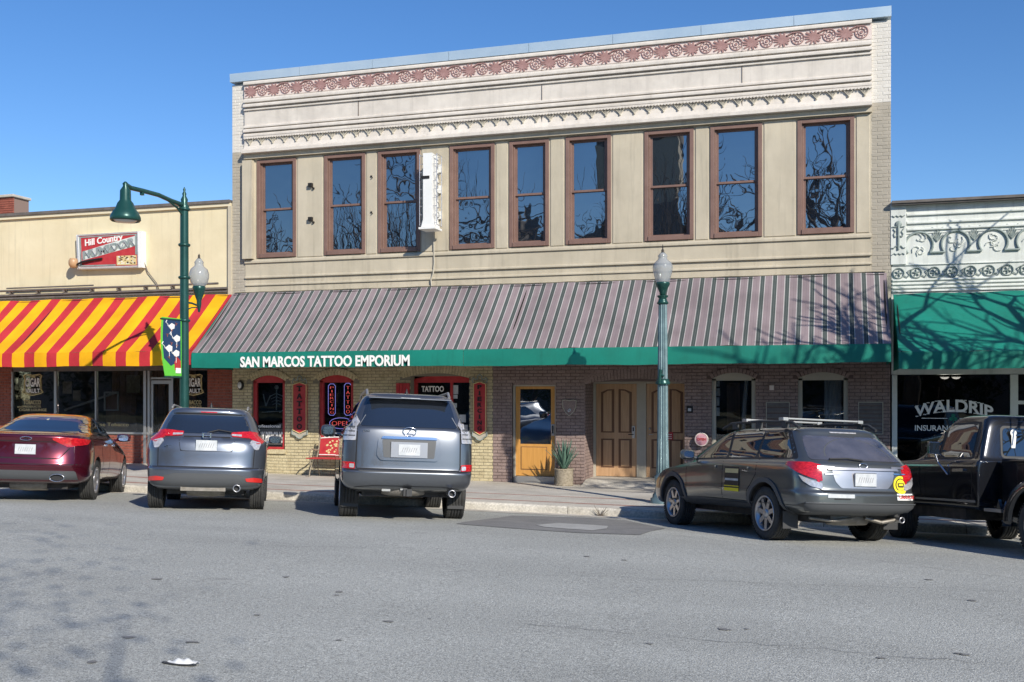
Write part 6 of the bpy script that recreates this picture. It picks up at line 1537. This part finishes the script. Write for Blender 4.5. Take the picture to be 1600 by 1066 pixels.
MB().path([(.095*cos(a),ey,1.275+.062*sin(a)) for a in [i*pi/12 for i in range(25)]],.009,6).path([(-.035,ey,1.245),(.055,ey,1.245)],.008,6).path([(-.035,ey,1.245),(.03,ey,1.32)],.008,6).build('emblem','chrome',c.root)
text_mb('GX 460',.028,.004,1,.01,x=.47,y=c.ray('rear',.6,1.25)[0].y-.02,z=1.245).build('badge','chrome',c.root)
text_mb('LEXUS',.024,.004,1,.01,x=-.66,y=c.ray('rear',-.6,1.27)[0].y-.02,z=1.262).build('badge','chrome',c.root)
c.seam([(-.735,1.45),(-.745,.78),(-.73,.735),(.73,.735),(.745,.78),(.735,1.45)], w=.018); 
c.seam([(-.90,.715),(.90,.715)], w=.01); c.patch('bumper_step', rp([(-.70,.695),(.70,.695),(.70,.71),(-.70,.71)],.005), 'plastic_grey', off=.008)
c.patch('lower_valance', rp([(-.80,.40),(.80,.40),(.74,.47),(.50,.50),(-.50,.50),(-.74,.47)],.02), 'plastic', off=.008)
o = MB().lathe([(0,.34),(.25,.35),(.34,.37),(.37,.42),(.37,.5)], (-.04,.50,0), 28); o.build('spare_wheel','muffler',c.root)
MB().box(-.06,.06,.02,.2,.36,.46).box(-.02,.02,-.01,.1,.36,.46).build('tow_receiver','plastic',c.root)
MB().box(-.36,-.24,.12,.2,.42,.47).box(-.1,0,.1,.18,.44,.48).build('tow_bracket','alu',c.root)
exhaust(c,.63,.41,-.01,.048)
for sx in (-1,1): MB().box(sx*.66,sx*.90,.66,.675,.16,.42).build('mud_flap','plastic',c.root)
c.both('side_window', rp([(.55,1.36),(3.2,1.33),(2.7,1.70),(.75,1.74)],.05), 'car_glass', off=.004)
for x_ in (-.60,.60): MB().path([(x_,.45,1.80),(x_,.6,1.875),(x_,2.3,1.89),(x_,2.5,1.83)],.020).build('roof_rail','alu',c.root)
MB().lathe([(.03,1.85),(.02,1.88),(.003,1.93)],(0,.8,0),8).build('antenna','black',c.root)
c.wheels(6); c.mirror(-1,3.05,1.27,.24,.20,stalk=.14); c.mirror(1,3.05,1.27,.24,.20,stalk=.14)
for x0_, x1_ in ((-.62,-.70),(.62,.70)): c.seam([(x0_,1.50),(x1_,1.36)], w=.008, m='alu', off=.008, name='heater_line')
cars['lexus'] = c
# ---------------------------------------------------------------- dark red saloon
M['paint_red'] = paint('paint_red', (.10, .009, .022), None, .6, .25)
c = Car('parked_car', 'dark red saloon at the far left edge with wide red lamps and chrome exhaust', 4.845, [
 (.27,.22,.32,4.4,.70,.4,.7),(.32,.24,.12,4.6,.83,.45,.9),(.44,.35,.03,4.72,.895,.55,1.1),(.58,.48,.0,4.78,.912,.6,1.2),(.66,.54,.02,4.8,.915,.6,1.2),(.80,.62,.05,4.78,.913,.6,1.2),(.93,.68,.06,4.7,.90,.6,1.2),
 (1.02,.74,.045,4.6,.872,.6,1.2),(1.065,.78,.07,4.45,.84,.6,1.1),(1.085,.84,.55,3.6,.79,.5,.7),(1.11,.95,.72,3.45,.75,.45,.6),(1.23,1.2,1.12,3.05,.67,.45,.5),(1.345,1.36,1.50,2.75,.61,.4,.5),(1.405,1.42,1.72,2.6,.545,.35,.4),(1.44,1.45,1.95,2.45,.42,.25,.3),(1.455,1.46,2.15,2.3,.15,.05,.05)],
 M['paint_red'], (1.04, 3.835), .33, .215, 1.59, 1.83, nexp=3.0)
underside(c, .2)
c.patch('rear_window', rp([(-.62,.78),(.62,.78),(.50,1.42),(-.50,1.42)],.06), 'car_glass_rear', 'top', off=.006)
c.mir('tail_light', rp([(-.76,1.02),(-.74,.90),(-.62,.875),(-.40,.985),(-.385,1.015),(-.60,1.03)],.025), 'lens_red', off=.012)
c.wrap('corner_lamp', rp([(-.98,1.0),(-.86,.925),(-.68,.905),(-.57,.905),(-.56,1.01),(-.70,1.02)],.03), 'lens_red', off=.015)
c.patch('boot_recess', rp([(-.50,.70),(.50,.70),(.62,.86),(.56,.94),(-.56,.94),(-.62,.86)],.05), 'paint_red', off=.003)
c.seam([(-.55,.955),(.55,.955)], w=.014); c.seam([(-.64,.86),(-.50,.69),(.50,.69),(.64,.86)], w=.016)
c.plate(0,.83)
ey = c.ray('rear',0,1.0)[0].y-.012
MB().path([(.085*cos(a),ey,1.0+.028*sin(a)) for a in [i*pi/10 for i in range(21)]],.007,5).build('emblem_ring','chrome',c.root)
text_mb('KIA',.028,.004,1,.012,x=0,y=ey,z=.986,align='CENTER').build('emblem','chrome',c.root)
c.seam([(-.86,.60),(.86,.60)], w=.012, m='seam')
c.patch('bumper_crease', rp([(-.84,.575),(-.5,.545),(.5,.545),(.84,.575),(.84,.60),(.5,.575),(-.5,.575),(-.84,.60)],.01), 'paint_red', off=.012)  # raised strip in the plain body colour
c.patch('diffuser', rp([(-.78,.30),(.78,.30),(.74,.50),(-.74,.50)],.04), 'plastic_grey', off=.008)
for sx in (-1,1):
    o = MB().add([(sx*.50+.10*cos(a), -.01 if k==0 else .12, .39+.052*sin(a)) for k in (0,1) for a in [i*pi/10 for i in range(20)]], [(i,(i+1)%20,20+(i+1)%20,20+i) for i in range(20)], True).build('exhaust_tip','chrome',c.root)
    MB().prism([(sx*.50+.092*cos(a), .39+.045*sin(a)) for a in [i*pi/10 for i in range(20)]], .02,.03).build('exhaust_bore','black',o)
    MB().path([(sx*.50+.108*cos(a), -.012, .39+.058*sin(a)) for a in [i*pi/10 for i in range(21)]],.008,6).build('exhaust_trim','chrome',c.root)
for view in ('left','right'):
    c.patch('window_trim', rp([(.78,1.105),(3.35,.985),(2.72,1.375),(2.2,1.405),(1.55,1.365),(1.15,1.25)],.05), 'chrome', view, off=.002)
    c.patch('side_window', rp([(1.52,1.105),(2.10,1.07),(2.10,1.385),(1.60,1.35),(1.42,1.28)],.03), 'car_glass', view, off=.005)
    c.patch('side_window', rp([(2.18,1.07),(3.20,1.0),(2.68,1.355),(2.18,1.385)],.03), 'car_glass', view, off=.005)
    c.patch('quarter_window', rp([(.90,1.12),(1.43,1.11),(1.36,1.28),(1.20,1.235)],.02), 'car_glass', view, off=.005)
    c.seam([(1.44,1.10),(1.40,.80),(1.55,.62),(1.55,.32),(3.3,.32),(3.33,.98)], view, .012); c.seam([(2.14,1.07),(2.16,.32)], view, .012); c.seam([(.3,1.0),(3.35,.90)], view, .012, 'trim_line', 'paint_red', .004)
    for y_ in (1.75, 2.5): c.patch('door_handle', rp([(y_,.90),(y_+.2,.895),(y_+.2,.925),(y_,.93)],.01), 'chrome', view, off=.03)
c.wheels(10); c.mirror(1,3.02,1.03,.25,.16,stalk=.10); c.mirror(-1,3.02,1.03,.25,.16,stalk=.10)
cars['kia'] = c
# ---------------------------------------------------------------- dark grey estate with roof bars
M['paint_slate'] = paint('paint_slate', (.135, .147, .15), None, .7, .28)
k_ = 1.03
RG = [(.36,.28,.3,4.4,.68,.35,.7),(.41,.30,.07,4.6,.80,.35,.9),(.50,.40,.0,4.70,.862,.38,1.0),(.62,.52,.0,4.74,.876,.40,1.1),(.68,.58,.04,4.74,.870,.40,1.1),(.80,.66,.055,4.7,.872,.40,1.1),(.90,.74,.07,4.6,.866,.40,1.1),
 (.985,.80,.10,4.45,.846,.40,1.0),(1.015,.86,.13,3.5,.81,.38,.6),(1.06,.98,.17,3.35,.77,.36,.5),(1.20,1.2,.34,3.0,.705,.33,.5),(1.34,1.36,.50,2.7,.645,.3,.5),(1.40,1.43,.54,2.5,.60,.3,.5),(1.44,1.47,.62,2.3,.50,.3,.5),(1.46,1.485,1.1,2.0,.2,.2,.3)]
c = Car('parked_car', 'dark grey estate car with roof bars and a round yellow sticker on its tailgate', 4.80, [(a*k_,b_*k_,*r) for a,b_,*r in RG], M['paint_slate'], (.98, 3.65), .345, .225, 1.49, 1.77, nexp=3.6, arch=.065)
underside(c, .27)
c.patch('rear_window', rp([(-.69,1.065),(.69,1.065),(.64,1.22),(.575,1.375),(-.575,1.375),(-.64,1.22)],.05), 'dusty_glass', off=.006)
c.patch('high_brake_light', [(-.20,1.415),(.20,1.415),(.20,1.43),(-.20,1.43)], 'lens_clear', off=.010)
for view in ('left','right'):
    c.patch('window_trim', rp([(.34,1.07),(3.28,1.015),(2.72,1.41),(2.2,1.455),(.74,1.435)],.05), 'black', view, off=.002)
    c.patch('side_window', rp([(.46,1.08),(1.30,1.075),(1.32,1.425),(.80,1.415)],.04), 'car_glass', view, off=.005)
    c.patch('side_window', rp([(1.36,1.075),(2.06,1.062),(2.16,1.435),(1.38,1.43)],.03), 'car_glass', view, off=.005)
    c.patch('side_window', rp([(2.13,1.066),(3.16,1.035),(2.68,1.385),(2.22,1.42)],.03), 'car_glass', view, off=.005)
    c.seam([(2.10,1.06),(2.10,.40)], view, .014); c.seam([(3.22,1.0),(3.20,.60),(3.15,.40),(1.45,.40),(1.42,.62),(1.20,.85),(1.20,1.06)], view, .014)
    c.seam([(.62,.90),(3.7,.84)], view, .014, 'crease_line', 'paint_slate', .006)
    c.patch('sill_cladding', rp([(1.36,.335),(3.23,.30),(3.23,.44),(1.36,.46)],.03), 'plastic_grey', view, off=.014)
    for y_ in (1.38, 2.28): c.patch('door_handle', rp([(y_,.905),(y_+.2,.90),(y_+.2,.94),(y_,.945)],.012), 'paint_slate', view, off=.032)
    for ay in c.axles:   # cladding round the arches
        a0, a1, Ri, Ro = -.15, pi + .15, c.R + .065, c.R + .125
        poly = [(ay + Ro * cos(a), c.R + Ro * sin(a)) for a in [lerp(a0, a1, i / 20) for i in range(21)]] + [(ay + Ri * cos(a), c.R + Ri * sin(a)) for a in [lerp(a1, a0, i / 20) for i in range(21)]]
        c.patch('arch_trim', poly, 'plastic_grey', view, off=.016)
c.wrap('tail_light', rp([(-.97,1.0),(-.93,1.03),(-.62,1.03),(-.50,1.0),(-.475,.80),(-.60,.84),(-.76,.90)],.02), 'lens_red', off=.014)
c.mir('lamp_inner', rp([(-.66,.995),(-.63,.995),(-.625,.745),(-.66,.76)],.008), 'lens_red', off=.011)
c.wrap('lamp_lens', rp([(-.755,.875),(-.60,.815),(-.475,.775),(-.475,.70),(-.60,.735),(-.70,.80)],.015), 'lens_clear', off=.016)
c.patch('plate_recess', rp([(-.34,.72),(.34,.72),(.42,.80),(.46,.945),(-.46,.945),(-.42,.80)],.03), 'rim_silver', off=.006)
c.patch('garnish_bar', rp([(-.52,.945),(.52,.945),(.50,.975),(-.50,.975)],.012), 'rim_silver', off=.028)
c.plate(0,.83,.31,.16,.03)
ey = c.ray('rear',0,1.01)[0].y-.016
MB().path([(.06*cos(a),ey,1.005+.03*sin(a)) for a in [i*pi/10 for i in range(21)]],.006,5).build('emblem','chrome',c.root)
def stick(name, u0,u1,v0,v1,m,off=.014): return c.patch(name, [(u0,v0),(u1,v0),(u1,v1),(u0,v1)], m, off=off, depth=.001)
stick('badge',-.64,-.42,.955,.985,'rim_silver'); stick('badge',.42,.62,.975,1.0,'rim_silver'); stick('badge',-.56,-.36,.885,.90,'rim_silver'); stick('badge',.44,.64,.905,.918,'chrome')
c.patch('round_sticker', [(.545+.115*cos(a),.775+.115*sin(a)) for a in [i*pi/14 for i in range(28)]], 'yellow', off=.010, depth=.001)
c.patch('sticker_print', [(.545+.085*cos(a),.775+.085*sin(a)) for a in [i*pi/14 for i in range(28)]], 'black', off=.012, depth=.001)
c.patch('sticker_centre', [(.545+.072*cos(a),.775+.072*sin(a)) for a in [i*pi/14 for i in range(28)]], 'yellow', off=.014, depth=.001)
c.patch('sticker_print', rp([(.50,.745),(.59,.745),(.60,.80),(.49,.80)],.01), 'black', off=.016, depth=.001); c.patch('sticker_print', rp([(.51,.765),(.58,.765),(.58,.79),(.51,.79)],.005), 'yellow', off=.018, depth=.001)
stick('bumper_sticker',-.55,-.18,.60,.645,'plate',.008); stick('bumper_sticker',-.46,-.24,.578,.594,'black',.008); 
stick('bumper_sticker',.46,.74,.585,.665,'white_letter',.008)
yb = c.ray('rear',.72,.62)[0].y
text_mb('GARAGE',.038,.003,1,.02,x=.60,y=c.ray('rear',.60,.62)[0].y-.020,z=.606,align='CENTER',width=.22).build('sticker_print','lens_bright',c.root)
c.seam([(-.62,.70),(-.58,.675),(.58,.675),(.62,.70)], w=.014); c.seam([(-.63,1.0),(-.63,.72)], w=.014); c.seam([(.63,1.0),(.63,.72)], w=.014)
c.patch('bumper_lower', rp([(-.84,.375),(.84,.375),(.86,.46),(.84,.53),(-.84,.53),(-.86,.46)],.03), 'plastic_grey', off=.012)
c.patch('bumper_ridge', rp([(-.80,.525),(.80,.525),(.80,.54),(-.80,.54)],.005), 'plastic_grey', off=.022)
exhaust(c,.60,.33,.10,.035); MB().path([(.2,.3,.34),(.38,.22,.29),(.60,.2,.33)],.025).build('exhaust_pipe','muffler',c.root); MB().path([(-.6,.35,.33),(-.3,.28,.30),(0,.3,.33)],.02).build('tow_bar','muffler',c.root)
wip = MB().path([(.02,c.ray('rear',0,1.07)[0].y-.03,1.07),(-.2,c.ray('rear',-.2,1.09)[0].y-.035,1.09),(-.45,c.ray('rear',-.45,1.085)[0].y-.03,1.08)],.011); wip.build('wiper','black',c.root)
# swept arc of dust left by the wiper
c.patch('wiper_arc', [(.02+.50*cos(a),1.08+.27*sin(a)) for a in [lerp(.12,pi-.12,i/24) for i in range(25)]]+[(.02+.485*cos(a),1.08+.262*sin(a)) for a in [lerp(pi-.12,.12,i/24) for i in range(25)]], 'plastic_grey', off=.0065, depth=.001)
for x_ in (-.585,.585):
    r_ = MB().path([(x_,.62,1.475),(x_,.78,1.545),(x_,1.6,1.575),(x_,2.35,1.555),(x_,2.6,1.485)],.020)
    for y_ in (.95,1.6,2.25): r_.box(x_-.025,x_+.025,y_-.05,y_+.05,1.47,1.56)
    r_.build('roof_rail','plastic',c.root)
for y_ in (1.0,1.95): MB().box(-.60,.60,y_-.05,y_+.05,1.588,1.612).box(-.62,-.54,y_-.06,y_+.06,1.57,1.615).box(.54,.62,y_-.06,y_+.06,1.57,1.615).build('roof_bar','alu',c.root,bevel=.006)
# door magnet
c.patch('door_magnet', [(1.62,.60),(2.02,.60),(2.02,.935),(1.62,.935)], 'black', 'left', off=.008, depth=.001)
c.patch('magnet_band', [(1.62,.60),(2.02,.60),(2.02,.675),(1.62,.675)], 'yellow', 'left', off=.010, depth=.001); c.patch('magnet_band', [(1.64,.85),(2.0,.85),(2.0,.91),(1.64,.91)], 'gold', 'left', off=.010, depth=.001); c.patch('magnet_band', [(1.64,.745),(2.0,.745),(2.0,.775),(1.64,.775)], 'plate', 'left', off=.010, depth=.001)
for sx in (-1,1): MB().box(sx*(.885-.02),sx*(.885-.24),.52,.53,.18,.40).build('mud_flap','plastic',c.root)
c.wheels(7); c.mirror(-1,3.0,1.06,.23,.15,stalk=.09); c.mirror(1,3.0,1.06,.23,.15,stalk=.09)
cars['sub'] = c
# ---------------------------------------------------------------- black pickup
M['paint_black'] = paint('paint_black', (.018, .020, .026), None, .55, .2)
c = Car('parked_pickup', 'old black pickup truck with chrome door mirror at the right edge', 5.2, [
 (.50,.48,2.28,5.0,.90,.05,.3),(.55,.50,2.26,5.1,.955,.05,.3),(.70,.62,2.25,5.16,.97,.05,.25),(.95,.86,2.25,5.18,.978,.05,.25),(1.04,.98,2.25,5.17,.972,.05,.25),(1.12,1.06,2.25,5.12,.955,.05,.22),(1.145,1.10,2.26,3.75,.93,.05,.15),(1.17,1.16,2.27,3.62,.90,.06,.12),
 (1.40,1.42,2.32,3.36,.82,.08,.15),(1.62,1.64,2.37,3.15,.745,.1,.15),(1.69,1.71,2.40,3.05,.70,.12,.2),(1.73,1.745,2.48,2.93,.60,.15,.2),(1.745,1.76,2.60,2.80,.3,.1,.1)],
 M['paint_black'], (1.20, 4.15), .37, .235, 1.66, 1.96, nexp=7, cat='pickup truck', arch=.085)
MB().box(-.42,.42,.1,4.9,.40,.52).tube((-.7,1.2,.37),(.7,1.2,.37),.07).tube((-.7,4.15,.37),(.7,4.15,.37),.06).box(-.9,.9,2.6,4.0,.36,.5).build('chassis','under',c.root)
for view in ('left','right'):
    c.patch('window_trim', rp([(2.44,1.145),(3.52,1.145),(3.15,1.63),(2.48,1.64)],.04), 'black', view, off=.002)
    c.patch('side_window', rp([(2.48,1.165),(3.14,1.165),(3.11,1.60),(2.52,1.61)],.03), 'car_glass', view, off=.006)
    c.patch('quarter_window', rp([(3.20,1.165),(3.47,1.165),(3.19,1.555)],.02), 'car_glass', view, off=.006)
    c.seam([(2.40,1.68),(2.38,1.10),(2.38,.60),(3.45,.60),(3.52,.80),(3.52,1.12)], view, .016)
    c.patch('chrome_strip', rp([(2.30,1.055),(5.0,1.02),(5.0,1.045),(2.30,1.08)],.006), 'chrome', view, off=.010); c.patch('lower_strip', rp([(2.32,.60),(3.60,.585),(3.60,.61),(2.32,.63)],.006), 'alu', view, off=.010)
    c.patch('door_handle', rp([(2.52,.985),(2.74,.98),(2.74,1.02),(2.52,1.025)],.01), 'chrome', view, off=.03)
    c.patch('fender_badge', [(4.60,.86),(4.80,.855),(4.80,.885),(4.60,.89)], 'chrome', view, off=.012)
c.patch('rear_window', rp([(-.60,1.20),(.60,1.20),(.55,1.56),(-.55,1.56)],.06), 'car_glass', 'rear', off=.006)
c.patch('window_seal', rp([(-.63,1.17),(.63,1.17),(.58,1.59),(-.58,1.59)],.07), 'black', 'rear', off=.002)
y_ = c.ray('rear',0,1.4)[0].y - .02
st_ = MB().prism([(-.43+.045*cos(a), 1.50+.045*sin(a)) for a in [i*pi/7 for i in range(14)]], y_-.004,y_); st_.prism([(-.46,1.28),(-.41,1.27),(-.39,1.46),(-.46,1.47)], y_-.006,y_-.005); st_.build('window_sticker','white_letter',c.root)
text_mb('R', .10,.004,1,.01,x=-.24,y=y_-.004,z=1.47).build('window_lettering','white_letter',c.root); text_mb('YEAH', .03,.004,1,.0,x=-.34,y=y_-.004,z=1.24).build('window_lettering','white_letter',c.root)
# stepside bed: narrow box, pontoon mudguards, steps, tailgate
b_ = MB().box(-.68,-.63,.12,2.18,.62,1.13).box(.63,.68,.12,2.18,.62,1.13).box(-.629,.629,2.40,2.18,.62,1.13).box(-.629,.629,.12,2.12,.62,.66).tube((-.66,.12,1.14),(-.66,2.18,1.14),.03).tube((.66,.12,1.14),(.66,2.18,1.14),.03); b_.build('bed_box','paint_black',c.root)
MB().box(-.63,.63,.06,.115,.64,1.12).build('tailgate','paint_black',c.root,bevel=.01)
for sx in (-1,1):
    # mudguard: arch shell
    n = 22; R0 = .47; vs = []; fs = []
    secs = []
    for i in range(n+1):
        a = lerp(-.12, pi+.12, i/n); yy_ = 1.20 + (.60 if abs(cos(a))>0 else 0)*0 + R0*1.08*cos(a)*(1.32 if cos(a)>0 else 1.25); zz_ = .40 + R0*1.22*min(1,max(-.3,sin(a)))**1 if sin(a)>0 else .40 + R0*1.2*sin(a)
        secs.append((yy_, zz_))
    for (yy_, zz_) in secs:
        cyy, czz = 1.20, .40; d = Vector((yy_-cyy, zz_-czz)); dn = d.normalized()
        P = [(sx*.683, yy_, zz_), (sx*.86, yy_, zz_+.004), (sx*.95, cyy+dn.x*(d.length-.03), czz+dn.y*(d.length-.03)), (sx*.98, cyy+dn.x*(d.length-.10), czz+dn.y*(d.length-.10)), (sx*.975, cyy+dn.x*(R0*.96), czz+dn.y*(R0*.96)), (sx*.955, cyy+dn.x*(R0*.93), czz+dn.y*(R0*.93))]
        vs += P
    m_ = 6
    fs = [(j*m_+i, j*m_+i+1, (j+1)*m_+i+1, (j+1)*m_+i) for j in range(n) for i in range(m_-1)]
    o = MB().add(vs, fs, True).build('rear_mudguard','paint_black',c.root); so = o.modifiers.new('s','SOLIDIFY'); so.thickness = .012
    MB().box(sx*.69,sx*.93,1.88,2.20,.50,.54).build('step','alu',c.root); MB().prism([(1.90,.54),(1.98,.54),(1.94,.66)], sx*.88, sx*.92, 'yz').build('step_bracket','chrome',c.root)
# chrome door mirror on a long brace
for sx in (-1,1):
    x_ = sx*1.10; g = MB()
    g.box(x_-.075,x_+.075,2.98,3.03,1.21,1.37); g.path([(sx*1.08,3.0,1.21),(sx*1.05,2.98,1.10),(sx*.985,2.86,.94)],.012,8).path([(sx*1.05,3.0,1.23),(sx*.93,3.02,1.17)],.012,8)
    o = g.build('wing_mirror','chrome',c.root,bevel=.008); MB().box(x_-.065,x_+.065,2.974,2.979,1.22,1.36).build('mirror_glass','car_glass',o)
c.wheels(0, turn=-.25); cars['truck'] = c
# ---------------------------------------------------------------- parking positions (rear axle centre, camera space) and headings
r_ = radians
cars['kia'].place(-7.93, 17.35, r_(11.5))
cars['hrv'].place(-4.78, 16.25, r_(12.5))
cars['lexus'].place(-1.68, 15.65, r_(11))
cars['sub'].place(4.12, 13.85, r_(17.5))
cars['truck'].place(7.05, 12.25, r_(12))
